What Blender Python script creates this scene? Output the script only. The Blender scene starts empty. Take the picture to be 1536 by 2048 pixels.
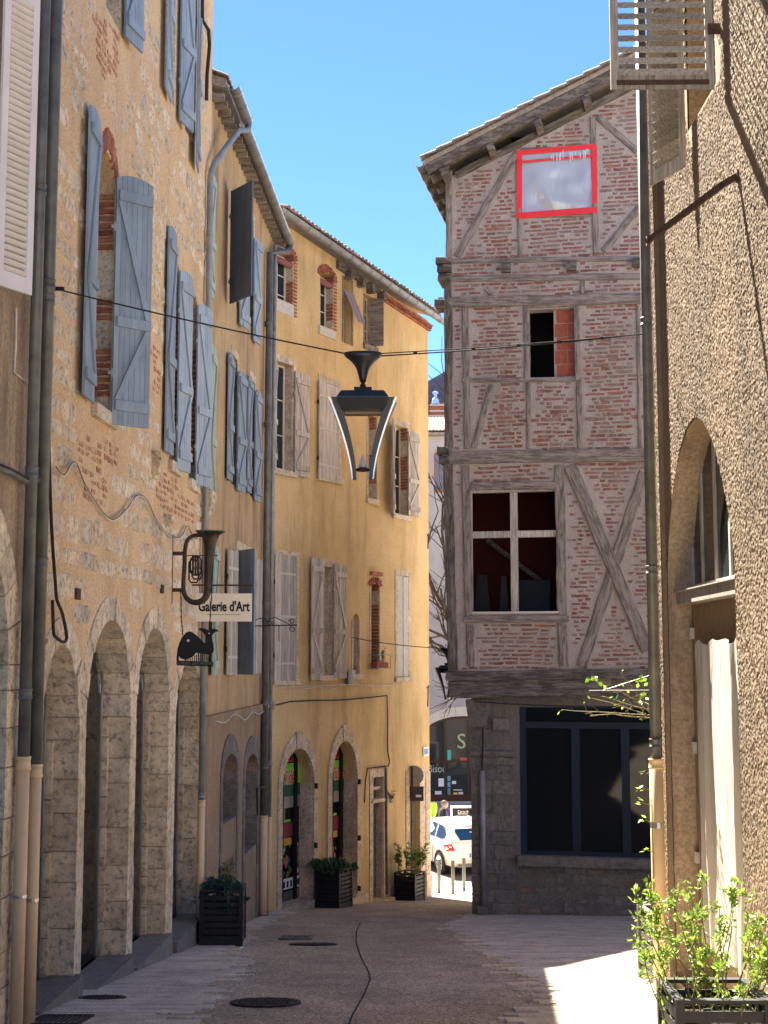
import bpy, bmesh, math, random
from math import radians as R, sin, cos, pi, sqrt
from mathutils import Vector, Matrix
from mathutils import noise as mnoise
from mathutils.geometry import delaunay_2d_cdt
import numpy as np
random.seed(11)
C = bpy.context.scene.collection
SC = bpy.context.scene
# ---------------------------------------------------------------- camera, sky, sun, exposure
E = 6.38                      # eye height above the square (world z = 0 is the square)
F = 2700.0; TH = math.atan(296/F); cT, sT = cos(TH), sin(TH)
cam = bpy.data.cameras.new('camera'); camo = bpy.data.objects.new('camera', cam); C.objects.link(camo)
camo.location = (0, 0, E); camo.rotation_euler = (pi/2+TH, 0, 0)
cam.sensor_fit = 'VERTICAL'; cam.sensor_height = 36.0; cam.lens = 36.0*F/2048; cam.clip_start = .1; cam.clip_end = 2000
SC.camera = camo
SUN = Vector((-.36, 1.0, 1.15)).normalized()      # direction to the sun
elev = math.asin(SUN.z); azim = math.atan2(SUN.x, SUN.y)
w = bpy.data.worlds.new('World'); SC.world = w; w.use_nodes = True
nt = w.node_tree; bg = nt.nodes['Background']
sky = nt.nodes.new('ShaderNodeTexSky'); sky.sky_type = 'NISHITA'; sky.sun_disc = False
sky.sun_elevation = elev; sky.sun_rotation = azim; sky.altitude = 0; sky.air_density = .55; sky.dust_density = 0; sky.ozone_density = 10
nt.links.new(sky.outputs[0], bg.inputs['Color']); bg.inputs['Strength'].default_value = .05
sl = bpy.data.lights.new('sun', 'SUN'); sl.energy = 5.0; sl.angle = R(.5); sl.color = (1, .91, .77)
so = bpy.data.objects.new('sun', sl); C.objects.link(so); so.location = (-10, 30, 40)
so.rotation_euler = SUN.to_track_quat('Z', 'Y').to_euler()
SC.view_settings.view_transform = 'Standard'; SC.view_settings.look = 'None'
SC.view_settings.exposure = 2.95; SC.view_settings.gamma = 1; SC.view_settings.use_curve_mapping = False
SC.cycles.max_bounces = 8; SC.cycles.diffuse_bounces = 5; SC.cycles.glossy_bounces = 3; SC.cycles.transparent_max_bounces = 8

# ---------------------------------------------------------------- geometry helpers
CAM = Vector((0, 0, E)); UP = Vector((0, 0, 1))
def ray(px, py):
    x = (px-768)/F; y = (1024-py)/F
    return Vector((x, cT-y*sT, sT+y*cT))
def at(px, py, Y): r = ray(px, py); return CAM+r*(Y/r.y)
def proj(p):
    X, Y, Z = p[0], p[1], p[2]-E
    d = Y*cT+Z*sT
    return 768+F*X/d, 1024-F*(-Y*sT+Z*cT)/d
def gz(Y):
    if Y < -6: r = -(1.7-.124*6)
    elif Y < 37.2: r = -(1.7+.124*Y)
    elif Y < 40: r = -6.355
    elif Y < 45: r = -6.355+.02*(Y-40)
    else: r = -6.255
    return E+r
def on_ground(px, py):
    r = ray(px, py); Y = 20.0
    for _ in range(40):
        p = CAM+r*(Y/r.y); 
        t = (1.7)/(-(r.z/r.y)-.124) if -(r.z/r.y) > .13 else 60
        Y = t
        break
    if Y > 37.2: Y = 6.355/(-(r.z/r.y))
    return CAM+r*(Y/r.y)
class Wall:
    """A vertical plane: u along d (to the right when seen from the street), o along n (towards the street)."""
    def __init__(s, p0, p1):
        s.p = Vector((p0[0], p0[1], 0)); v = Vector((p1[0]-p0[0], p1[1]-p0[1], 0)); s.len = v.length
        s.d = v.normalized(); s.n = s.d.cross(UP)
    def W(s, u, z, o=0): return s.p+s.d*u+s.n*o+UP*z
    def uv(s, px, py, o=0):
        r = ray(px, py); t = (s.p+s.n*o-CAM).dot(s.n)/r.dot(s.n); q = CAM+r*t
        return (q-s.p).dot(s.d), q.z
    def u(s, px, py, o=0): return s.uv(px, py, o)[0]
    def z(s, u, py, o=0):
        a, b = -12, 40
        for _ in range(40):
            m = (a+b)/2
            if proj(s.W(u, m, o))[1] > py: a = m
            else: b = m
        return (a+b)/2
    def M(s, u=0, z=0, o=0, rot=0):
        d = s.d*cos(rot)+s.n*sin(rot); y = UP.cross(d)
        return Matrix(((d.x, y.x, 0, 0), (d.y, y.y, 0, 0), (0, 0, 1, 0), (0, 0, 0, 1))) if 0 else Matrix.Translation(s.W(u, z, o)) @ Matrix(((d.x, y.x, 0, 0), (d.y, y.y, 0, 0), (0, 0, 1, 0), (0, 0, 0, 1)))
    def off(s, o):
        w_ = Wall((0, 0), (1, 0)); w_.p = s.p+s.n*o; w_.d = s.d; w_.n = s.n; w_.len = s.len; return w_
WL = {}
def wl(p): return WL.get(p.name, Vector((0, 0, 0))) if p else Vector((0, 0, 0))
def thing(name, label, cat, loc=(0, 0, 0), group=None, kind=None):
    o = bpy.data.objects.new(name, None); C.objects.link(o); o.location = loc; o.empty_display_size = .1
    WL[o.name] = Vector(loc); tag(o, label, cat, group, kind); return o
def tag(o, label=None, cat=None, group=None, kind=None):
    if label: o['label'] = label
    if cat: o['category'] = cat
    if group: o['group'] = group
    if kind: o['kind'] = kind
    return o
def link(name, mesh, parent=None, M=None):
    o = bpy.data.objects.new(name, mesh); C.objects.link(o); base = wl(parent)
    if parent: o.parent = parent
    if M is not None: o.matrix_basis = Matrix.Translation(-base) @ M; WL[o.name] = Vector((0, 0, 0))
    else: WL[o.name] = base
    return o
def smooth(pts, k=5):
    P = [Vector(p) for p in pts]; out = []
    for i in range(len(P)-1):
        a, b, c, d = P[max(i-1, 0)], P[i], P[i+1], P[min(i+2, len(P)-1)]
        for j in range(k):
            t = j/k; out.append(.5*((2*b)+(c-a)*t+(2*a-5*b+4*c-d)*t*t+(3*b-a-3*c+d)*t**3))
    return out+[P[-1]]
class MB:
    def __init__(s): s.v = []; s.f = []
    def add(s, vs, fs):
        b = len(s.v); s.v += [Vector(q) for q in vs]; s.f += [tuple(i+b for i in f) for f in fs]
    def box(s, M, sx, sy, sz):
        vs = [M @ Vector((x*sx/2, y*sy/2, z*sz/2)) for x in (-1, 1) for y in (-1, 1) for z in (-1, 1)]
        s.add(vs, [(0, 1, 3, 2), (4, 6, 7, 5), (0, 4, 5, 1), (2, 3, 7, 6), (0, 2, 6, 4), (1, 5, 7, 3)])
    def bx(s, x0, x1, y0, y1, z0, z1):
        s.box(Matrix.Translation(((x0+x1)/2, (y0+y1)/2, (z0+z1)/2)), x1-x0, y1-y0, z1-z0)
    def wb(s, wall, u0, u1, z0, z1, o0, o1):
        s.box(wall.M((u0+u1)/2, (z0+z1)/2, (o0+o1)/2), abs(u1-u0), abs(o1-o0), abs(z1-z0))
    def prism(s, wall, poly, o0, o1):
        n = len(poly); vs = [wall.W(u, z, o1) for u, z in poly]+[wall.W(u, z, o0) for u, z in poly]
        fs = [tuple(range(n)), tuple(range(2*n-1, n-1, -1))]+[(i, i+n, (i+1) % n+n, (i+1) % n) for i in range(n)]
        s.add(vs, fs)
    def tube(s, pts, r, n=8, cap=True):
        pts = [Vector(p) for p in pts]; rs = r if isinstance(r, (list, tuple)) else [r]*len(pts); rings = []
        ref = None
        for i, p in enumerate(pts):
            t = (pts[min(i+1, len(pts)-1)]-pts[max(i-1, 0)])
            if t.length < 1e-9: t = Vector((0, 0, 1))
            t.normalize()
            if ref is None: ref = Vector((1, 0, 0)) if abs(t.x) < .9 else Vector((0, 1, 0))
            a = (ref-t*ref.dot(t)); 
            if a.length < 1e-6: a = t.orthogonal()
            a.normalize(); b = t.cross(a); ref = a
            rings.append([p+(a*cos(2*pi*k/n)+b*sin(2*pi*k/n))*rs[i] for k in range(n)])
        vs = [q for ring in rings for q in ring]; fs = []
        for i in range(len(pts)-1):
            for k in range(n):
                k2 = (k+1) % n; fs.append((i*n+k, i*n+k2, (i+1)*n+k2, (i+1)*n+k))
        if cap: fs += [tuple(range(n-1, -1, -1)), tuple(range((len(pts)-1)*n, len(pts)*n))]
        s.add(vs, fs)
    def lathe(s, prof, c, n=16, sq=False):
        c = Vector(c); vs = []; fs = []
        for r, z in prof:
            for k in range(n):
                a = 2*pi*(k+(.5 if sq else 0))/n; q = sqrt(2) if sq else 1
                vs.append(c+Vector((r*q*cos(a), r*q*sin(a), z)))
        for i in range(len(prof)-1):
            for k in range(n):
                k2 = (k+1) % n; fs.append((i*n+k, i*n+k2, (i+1)*n+k2, (i+1)*n+k))
        fs += [tuple(range(n-1, -1, -1)), tuple(range((len(prof)-1)*n, len(prof)*n))]
        s.add(vs, fs)
    def mesh(s, name, mat, base=Vector((0, 0, 0)), smooth=False):
        m = bpy.data.meshes.new(name); m.from_pydata([tuple(q-base) for q in s.v], [], s.f)
        if mat: m.materials.append(mat)
        if smooth: m.polygons.foreach_set('use_smooth', [True]*len(m.polygons))
        m.update(); return m
    def obj(s, name, mat, parent=None, smooth=False, kind=None):
        m = s.mesh(name, mat, wl(parent), smooth); o = link(name, m, parent)
        if kind: o['kind'] = kind
        return o
def holed(name, wall, outer, holes, depth, mat, parent=None, o=0, mat2=None):
    """A wall face with openings and their reveals (a depth per opening)."""
    bm = bmesh.new(); b = wl(parent); pts = []; eds = []
    for loop in [outer]+list(holes):
        n0 = len(pts); pts += [Vector(p) for p in loop]; eds += [(n0+i, n0+(i+1) % len(loop)) for i in range(len(loop))]
    cv, ce, cf, *_ = delaunay_2d_cdt(pts, eds, [], 0, 1e-5)
    bv = [bm.verts.new(wall.W(p[0], p[1], o)-b) for p in cv]
    for f in cf:
        c = (sum(cv[i][0] for i in f)/len(f), sum(cv[i][1] for i in f)/len(f))
        if inpoly(c, outer) and not any(inpoly(c, h) for h in holes):
            fc = bm.faces.new([bv[i] for i in f]); fc.normal_update()
            if fc.normal.dot(wall.n) < 0: fc.normal_flip()
    for k, h in enumerate(holes):
        dp = depth[k] if isinstance(depth, (list, tuple)) else depth
        a = [bm.verts.new(wall.W(u, z, o)-b) for u, z in h]; c = [bm.verts.new(wall.W(u, z, o-dp)-b) for u, z in h]
        for i in range(len(h)):
            j = (i+1) % len(h); f = bm.faces.new((a[i], a[j], c[j], c[i]))
            if mat2: f.material_index = 1
    m = bpy.data.meshes.new(name); bm.to_mesh(m); bm.free(); m.materials.append(mat)
    if mat2: m.materials.append(mat2)
    return link(name, m, parent)
def rect(u0, u1, z0, z1): return [(u0, z0), (u1, z0), (u1, z1), (u0, z1)]
def archp(u0, u1, z0, zs, rise, n=14, pw=1.0):
    p = [(u0, z0), (u1, z0)]; c = (u0+u1)/2; r = (u1-u0)/2
    for i in range(n+1):
        a = pi*i/n; p.append((c+r*cos(a), zs+rise*(sin(a)**pw)))
    return p
def inpoly(p, poly):
    x, y = p; r = False; j = len(poly)-1
    for i in range(len(poly)):
        xi, yi = poly[i]; xj, yj = poly[j]
        if (yi > y) != (yj > y) and x < (xj-xi)*(y-yi)/(yj-yi)+xi: r = not r
        j = i
    return r
def text(name, s, size, M, mat, parent, ext=.002, align='CENTER', sx=1.0, bold=0):
    cu = bpy.data.curves.new('t', 'FONT'); cu.body = s; cu.size = size; cu.extrude = ext; cu.align_x = align; cu.align_y = 'CENTER'; cu.resolution_u = 3; cu.offset = bold
    t = bpy.data.objects.new('t', cu); C.objects.link(t)
    dg = bpy.context.evaluated_depsgraph_get(); me = bpy.data.meshes.new_from_object(t.evaluated_get(dg)); bpy.data.objects.remove(t)
    me.materials.clear(); me.materials.append(mat)
    return link(name, me, parent, M @ Matrix.Rotation(pi/2, 4, 'X') @ Matrix.Diagonal((sx, 1, 1, 1)))

# ---------------------------------------------------------------- materials
def mat(name, fn):
    m = bpy.data.materials.new(name); m.use_nodes = True; t = m.node_tree; t.nodes.clear()
    out = t.nodes.new('ShaderNodeOutputMaterial'); p = t.nodes.new('ShaderNodeBsdfPrincipled')
    t.links.new(p.outputs[0], out.inputs[0]); fn(t, p, out); return m
def N(t, ty, **kw):
    n = t.nodes.new('ShaderNode'+ty)
    for k, v in kw.items():
        if k.startswith('i_'):
            key = k[2:]; n.inputs[int(key) if key.isdigit() else key.replace('_', ' ')].default_value = v
        else: setattr(n, k, v)
    return n
def L(t, a, b): t.links.new(a, b)
def coord(t, sc=(1, 1, 1), which='Object', rot=(0, 0, 0)):
    if which == 'World':
        g = N(t, 'NewGeometry'); src = g.outputs['Position']
    else: src = N(t, 'TexCoord').outputs[which]
    mp = N(t, 'Mapping'); mp.inputs['Scale'].default_value = sc; mp.inputs['Rotation'].default_value = rot; L(t, src, mp.inputs[0]); return mp.outputs[0]
def nz(t, vec, scale, detail=4, rough=.6):
    n = N(t, 'TexNoise', i_Scale=scale, i_Detail=detail, i_Roughness=rough); L(t, vec, n.inputs['Vector']); return n.outputs['Fac']
def ramp(t, fac, stops):
    r = N(t, 'ValToRGB'); e = r.color_ramp.elements
    while len(e) < len(stops): e.new(.5)
    for k, (p, c) in enumerate(stops): e[k].position = p; e[k].color = (*c, 1) if len(c) == 3 else c
    L(t, fac, r.inputs[0]); return r.outputs[0]
def mix(t, f, a, b, mode='MIX'):
    m = N(t, 'Mix', data_type='RGBA', blend_type=mode)
    if isinstance(f, (int, float)): m.inputs[0].default_value = f
    else: L(t, f, m.inputs[0])
    for s, i in ((a, 6), (b, 7)):
        if isinstance(s, (tuple, list)): m.inputs[i].default_value = (*s, 1)[:4]
        else: L(t, s, m.inputs[i])
    return m.outputs[2]
def bump(t, p, h, strength=.5, dist=.02):
    b = N(t, 'Bump', i_Strength=strength, i_Distance=dist); L(t, h, b.inputs['Height']); L(t, b.outputs[0], p.inputs['Normal'])
def plain(name, col, rough=.6, metal=0, var=.15, scale=8, bs=.15, bd=.004):
    def fn(t, p, o):
        v = coord(t, which='World'); n = nz(t, v, scale, 5)
        lo = tuple(c*(1-var) for c in col); hi = tuple(min(1, c*(1+var)) for c in col)
        L(t, ramp(t, n, [(.3, lo), (.7, hi)]), p.inputs['Base Color']); p.inputs['Roughness'].default_value = rough; p.inputs['Metallic'].default_value = metal; p.inputs['Specular IOR Level'].default_value = .5 if rough < .3 or metal else .28
        if bs: bump(t, p, nz(t, v, scale*6, 4), bs, bd)
    return mat(name, fn)
def plaster(name, base, pale, dark, grain=60, bs=.6, streak=.5):
    def fn(t, p, o):
        v = coord(t, which='World'); a = nz(t, v, .7, 6, .65); c = ramp(t, a, [(.38, base), (.6, pale)])
        st = nz(t, coord(t, (1.3, 1.3, .2), 'World'), 1.5, 7, .72); c = mix(t, ramp(t, st, [(.49, (0, 0, 0)), (.66, (streak,)*3)]), c, dark)
        g = nz(t, v, grain, 3, .7); c = mix(t, ramp(t, g, [(.38, (.55,)*3), (.6, (0, 0, 0))]), c, tuple(x*.45 for x in base))
        L(t, c, p.inputs['Base Color']); p.inputs['Roughness'].default_value = .95; bump(t, p, g, bs, .012)
    return mat(name, fn)
def wood(name, cols, rough=.85, sc=1.0, bs=.7, lime=None, ax=0):
    def fn(t, p, o):
        v = coord(t, (1.2*sc, 14*sc, 14*sc) if ax == 0 else (16*sc, 16*sc, 1.1*sc)); n = nz(t, v, 2.2, 8, .7)
        c = ramp(t, n, [(.36, cols[0]), (.5, cols[1]), (.64, cols[2])])
        oi = N(t, 'ObjectInfo'); c = mix(t, .55, c, ramp(t, oi.outputs['Random'], [(0, (.55,)*3), (1, (1.35,)*3)]), 'MULTIPLY') if not lime else c
        if lime: c = mix(t, ramp(t, nz(t, coord(t, (.7, 5, 5)), 2.4, 9, .75), [(.485, (0, 0, 0)), (.58, (.85,)*3)]), c, lime)
        L(t, c, p.inputs['Base Color']); p.inputs['Roughness'].default_value = rough; bump(t, p, n, bs, .012)
    return mat(name, fn)
def piece(name, cols, grain=25, rough=.92, bs=.8, wash=None, big=5):
    """masonry piece: a colour of its own per piece, plus grain and blotches"""
    def fn(t, p, o):
        g = N(t, 'NewGeometry'); oi = N(t, 'ObjectInfo'); ad = N(t, 'Math', operation='ADD'); L(t, g.outputs['Random Per Island'], ad.inputs[0]); L(t, oi.outputs['Random'], ad.inputs[1])
        fr = N(t, 'Math', operation='FRACT'); L(t, ad.outputs[0], fr.inputs[0])
        k = len(cols); c = ramp(t, fr.outputs[0], [(i/(k-1), q) for i, q in enumerate(cols)])
        v = coord(t, which='World'); n = nz(t, v, big, 6, .7); c = mix(t, .75, c, ramp(t, n, [(.3, (.5,)*3), (.7, (1.25,)*3)]), 'MULTIPLY')
        if wash: c = mix(t, ramp(t, nz(t, v, 6, 6, .75), [(.48, (0, 0, 0)), (.6, (.85,)*3)]), c, wash)
        s = nz(t, v, grain, 5, .7); c = mix(t, ramp(t, s, [(.36, (.6,)*3), (.5, (0, 0, 0))]), c, (.05, .045, .04))
        L(t, c, p.inputs['Base Color']); p.inputs['Roughness'].default_value = rough; bump(t, p, s, bs, .02)
    return mat(name, fn)
def glassm(name, col=(.02, .03, .035), rough=.03):
    def fn(t, p, o):
        p.inputs['Base Color'].default_value = (*col, 1); p.inputs['Roughness'].default_value = rough
        p.inputs['Specular IOR Level'].default_value = .22
    return mat(name, fn)
def clear(name, tint=(.92, .96, .96)):
    def fn(t, p, o):
        tr = N(t, 'BsdfTransparent'); tr.inputs[0].default_value = (*tint, 1); gl = N(t, 'BsdfGlossy'); gl.inputs['Roughness'].default_value = .02
        fr = N(t, 'Fresnel'); fr.inputs[0].default_value = 1.45
        m = N(t, 'MixShader'); L(t, fr.outputs[0], m.inputs[0]); L(t, tr.outputs[0], m.inputs[1]); L(t, gl.outputs[0], m.inputs[2]); L(t, m.outputs[0], o.inputs[0])
    return mat(name, fn)
def leafm(name, cols):
    def fn(t, p, o):
        g = N(t, 'NewGeometry'); k = len(cols); c = ramp(t, g.outputs['Random Per Island'], [(i/(k-1), q) for i, q in enumerate(cols)])
        L(t, c, p.inputs['Base Color']); p.inputs['Roughness'].default_value = .45
        tl = N(t, 'BsdfTranslucent'); L(t, c, tl.inputs[0]); m = N(t, 'MixShader'); m.inputs[0].default_value = .35
        L(t, p.outputs[0], m.inputs[1]); L(t, tl.outputs[0], m.inputs[2]); L(t, m.outputs[0], o.inputs[0])
    return mat(name, fn)
M_ochre = plaster('ochre_render', (.64, .44, .19), (.76, .545, .265), (.36, .22, .10), 55, .7, .55)
M_ochre2 = plaster('brown_ochre_render', (.44, .29, .145), (.58, .40, .20), (.17, .105, .055), 50, .9, .8)
M_oldrender = plaster('old_brown_render', (.33, .235, .145), (.47, .35, .215), (.10, .07, .045), 26, 1.0, .75)
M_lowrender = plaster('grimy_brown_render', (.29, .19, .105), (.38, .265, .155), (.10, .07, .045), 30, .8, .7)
M_mortar = plaster('sand_mortar', (.62, .41, .215), (.70, .49, .28), (.42, .29, .17), 34, .9, .5)
M_lime = plaster('pink_lime_mortar', (.38, .32, .275), (.47, .395, .34), (.22, .185, .16), 40, .7, .35)
M_pebble = plaster('pebbledash', (.18, .128, .078), (.27, .195, .12), (.095, .07, .045), 90, .4, .6)
M_stone = piece('limestone_rubble', [(.70, .56, .38), (.60, .47, .31), (.74, .60, .42), (.50, .42, .31), (.66, .51, .34), (.72, .59, .43)], 15, .95, 1.0)
M_ash = piece('limestone_ashlar', [(.66, .53, .35), (.54, .42, .27), (.70, .57, .38), (.58, .47, .32), (.72, .60, .41)], 13, .95, 1.0)
M_dark_ash = piece('shade_toned_grey_ashlar', [(.205, .172, .14), (.16, .137, .113), (.235, .20, .162), (.14, .12, .103)], 13, .95, 1.0)  # grey-brown ashlar, darkened to carry the ground floor's shade in its colour
M_surr = piece('pale_stone_surround', [(.66, .54, .38), (.58, .46, .32), (.70, .58, .42)], 22, .9, .5)
M_brick = piece('brick', [(.42, .13, .07), (.34, .10, .06), (.48, .19, .10), (.38, .15, .10)], 40, .95, .7)
M_brickw = piece('limewashed_brick', [(.28, .10, .07), (.20, .075, .055), (.32, .12, .085), (.28, .19, .155), (.24, .12, .09)], 40, .95, .7, wash=(.29, .22, .185))
M_brickf = piece('faded_brick', [(.46, .18, .09), (.40, .15, .08), (.52, .24, .13), (.44, .20, .11)], 30, .95, .8, wash=(.62, .45, .28))
M_step = piece('grey_step_stone', [(.17, .15, .13), (.22, .20, .17)], 30, .7, .4)
M_beam = wood('weathered_oak', [(.07, .056, .045), (.16, .13, .105), (.29, .245, .205)], lime=(.29, .24, .205))
M_beamd = wood('dark_oak', [(.035, .027, .021), (.075, .058, .045), (.15, .12, .095)], lime=(.2, .17, .14))
M_greywood = wood('bare_grey_wood', [(.26, .22, .18), (.44, .38, .32), (.58, .51, .43)], bs=.6, ax=2)
M_louvre = wood('peeling_louvre_wood', [(.17, .15, .12), (.33, .30, .25), (.46, .42, .36)], bs=.6, ax=2)
def paint(name, col, wear, amt=.6):
    def fn(t, p, o):
        oi = N(t, 'ObjectInfo'); v = coord(t, which='World'); c = ramp(t, oi.outputs['Random'], [(0, tuple(x*.88 for x in col)), (1, tuple(x*1.10 for x in col))])
        c = mix(t, ramp(t, nz(t, coord(t, (5, 5, .6), 'World'), 2.5, 7, .7), [(.45, (0, 0, 0)), (.68, (.55,)*3)]), c, tuple(x*1.25+.03 for x in col))
        c = mix(t, ramp(t, nz(t, coord(t, (9, 9, 3), 'World'), 5, 7, .75), [(.60, (0, 0, 0)), (.66, (amt,)*3)]), c, wear)
        c = mix(t, ramp(t, nz(t, v, 1.3, 6, .7), [(.46, (0, 0, 0)), (.7, (.5,)*3)]), c, tuple(x*.62 for x in col))
        L(t, c, p.inputs['Base Color']); p.inputs['Roughness'].default_value = .6; p.inputs['Specular IOR Level'].default_value = .3; bump(t, p, nz(t, coord(t, (30, 30, 2), 'World'), 3, 5), .25, .004)
    return mat(name, fn)
M_blue = paint('blue_grey_paint', (.22, .275, .325), (.40, .38, .34))
M_bluel = paint('light_blue_grey_paint', (.275, .335, .385), (.45, .43, .39))
M_blued = paint('slate_paint', (.085, .105, .14), (.22, .21, .20))
M_teal = paint('pale_green_paint', (.31, .40, .34), (.5, .48, .42))
M_white = plain('white_shutter_paint', (.62, .58, .56), .5, 0, .06, 3, .05)
M_shopblue = plain('navy_shopfront_paint', (.006, .015, .027), .6, 0, .1, 3, .05)
M_zinc = plain('zinc', (.25, .25, .24), .55, .3, .25, 4, .1)
M_cast = plain('grey_cast_pipe', (.115, .115, .10), .5, .2, .35, 5, .2)
M_beige = plain('beige_pipe', (.66, .47, .26), .45, 0, .06, 3, .05)
M_iron = plain('dark_iron', (.018, .016, .015), .6, .4, .3, 20, .2)
M_rust = plain('rusty_iron', (.07, .035, .022), .8, .2, .4, 20, .4)
M_brass = plain('tarnished_brass', (.045, .034, .022), .45, .6, .4, 14, .2)
M_verdi = plain('verdigris', (.16, .20, .19), .7, .3, .3, 14, .3)
M_lantern = plain('lantern_grey', (.028, .031, .036), .38, .5, .15, 6, .05)
M_alu = plain('polished_aluminium', (.50, .50, .48), .28, .8, .1, 6, .03)
M_signw = plain('cream_sign_paint', (.76, .70, .58), .6, 0, .05, 3, .05)
M_black = plain('black_paint', (.008, .008, .009), .6, 0, .2, 8, .1)
M_planter = plain('black_planter', (.016, .017, .018), .5, 0, .25, 12, .2)
M_soil = plain('soil', (.04, .028, .018), 1, 0, .4, 30, .8, .02)
M_cable = plain('cable', (.02, .018, .017), .7, 0, .2, 8, 0)
M_cablew = plain('white_cable', (.55, .50, .42), .6, 0, .2, 8, 0)
M_red = plain('red_tape', (.75, .035, .04), .4, 0, .08, 5, .1)
M_terra = plain('terracotta_block', (.30, .085, .05), .9, 0, .2, 12, .4)
M_tile = piece('canal_tile', [(.30, .20, .13), (.20, .15, .12), (.36, .26, .19), (.25, .22, .19)], 22, .95, .8)
M_rtile = piece('verge_tile', [(.34, .28, .23), (.42, .35, .29), (.28, .23, .2)], 22, .95, .8)
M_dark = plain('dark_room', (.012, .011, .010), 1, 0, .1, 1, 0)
M_redroom = plain('red_room_wall', (.045, .006, .003), .9, 0, .1, 1, 0)
M_glass = glassm('window_glass')
M_shopglass = glassm('shop_glass', (.006, .008, .009), .04)
M_clear = clear('clear_glass')
M_green = plain('green_band', (.22, .62, .03), .5, 0, .03, 3, 0)
M_dgreen = plain('dark_green_band', (.012, .09, .05), .5, 0, .05, 3, 0)
M_letr = plain('red_letter', (.62, .06, .04), .5, 0, .05, 3, 0)
M_letw = plain('white_letter', (.75, .74, .72), .5, 0, .03, 3, 0)
M_winframe = plain('cream_window_frame', (.62, .55, .44), .6, 0, .1, 6, .1)
M_maroon = plain('maroon_frame', (.03, .008, .007), .4, 0, .1, 4, 0)
M_bark = plain('bark', (.035, .028, .022), .95, 0, .35, 12, .7, .02)
M_twig = plain('green_twig', (.20, .17, .07), .8, 0, .3, 20, .2)
M_leafl = leafm('light_leaf', [(.12, .24, .025), (.24, .36, .04), (.34, .44, .08), (.16, .26, .06)])
M_leafd = leafm('dark_leaf', [(.02, .06, .03), (.035, .09, .03), (.06, .13, .05)])
M_leafm = leafm('mid_leaf', [(.05, .11, .015), (.12, .20, .02), (.20, .27, .03)])
M_leafb = leafm('blue_green_leaf', [(.015, .05, .045), (.03, .08, .07), (.05, .12, .10)])
# ---------------------------------------------------------------- ground
def sheet(name, x0, x1, ys, nx, mt, dz=0, zf=gz, kind='structure'):
    mb = MB(); xs = [x0+(x1-x0)*i/nx for i in range(nx+1)]; n = nx+1
    mb.add([(x, y, zf(y)+dz) for y in ys for x in xs], [(j*n+i, j*n+i+1, (j+1)*n+i+1, (j+1)*n+i) for j in range(len(ys)-1) for i in range(nx)])
    o = mb.obj(name, mt); o['kind'] = kind; return o
def f_ground(t, p, o):
    v = coord(t, which='World'); n = nz(t, v, .6, 6); L(t, ramp(t, n, [(.3, (.44, .40, .34)), (.7, (.56, .52, .45))]), p.inputs['Base Color']); p.inputs['Roughness'].default_value = .9
M_ground = mat('dry_ground', f_ground)
def f_agg(t, p, o):
    v = coord(t, which='World'); vo = N(t, 'TexVoronoi', i_Scale=42); L(t, v, vo.inputs['Vector'])
    sep = N(t, 'SeparateColor'); L(t, vo.outputs['Color'], sep.inputs[0])
    c = ramp(t, sep.outputs[0], [(0, (.22, .16, .11)), (.3, (.42, .32, .215)), (.6, (.60, .49, .36)), (.85, (.50, .41, .31)), (1, (.80, .72, .59))])
    c = mix(t, ramp(t, vo.outputs['Distance'], [(.35, (0, 0, 0)), (.75, (.8,)*3)]), c, (.15, .12, .09))
    c = mix(t, .7, c, ramp(t, nz(t, v, .8, 7, .72), [(.36, (.62, .58, .52)), (.64, (1.4, 1.32, 1.18))]), 'MULTIPLY')
    L(t, c, p.inputs['Base Color']); p.inputs['Roughness'].default_value = .85
    inv = N(t, 'Math', operation='SUBTRACT'); inv.inputs[0].default_value = 1; L(t, vo.outputs['Distance'], inv.inputs[1]); bump(t, p, inv.outputs[0], .8, .012)
M_agg = mat('exposed_aggregate', f_agg)
M_plank = piece('pale_stone_plank', [(.60, .51, .405), (.67, .575, .46), (.53, .455, .365), (.63, .535, .42)], 40, .8, .35, big=2.5)
M_pave = plain('pale_limestone_paving', (.62, .58, .50), .8, 0, .12, 2, .3)
M_asph = plain('grey_asphalt', (.085, .085, .088), .9, 0, .25, 6, .5)
M_mark = plain('white_road_paint', (.75, .74, .70), .7, 0, .08, 8, .1)
sheet('ground', -400, 400, [-400, -60, -6, 0, 10, 20, 30, 37.2, 39, 60, 400], 4, M_ground, -.16)
sheet('street', -3.6, 6.4, [2+.36*i for i in range(98)]+[37.2], 20, M_agg)
sheet('pavement', -6, 14, [37.21, 38, 39.0], 8, M_pave, .012)
kb = MB(); kb.bx(-6, 14, 39.003, 39.17, E-6.46, E-6.335); tag(kb.obj('kerb', M_surr), kind='structure')
ZR = E-6.45
sheet('road', -40, 60, [39.18, 43, 46, 60], 8, M_asph, 0, lambda y: ZR)
mk = MB(); mk.bx(-20, 30, 40.35, 40.47, ZR+.002, ZR+.006); tag(mk.obj('road_marking', M_mark), kind='structure')
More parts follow.
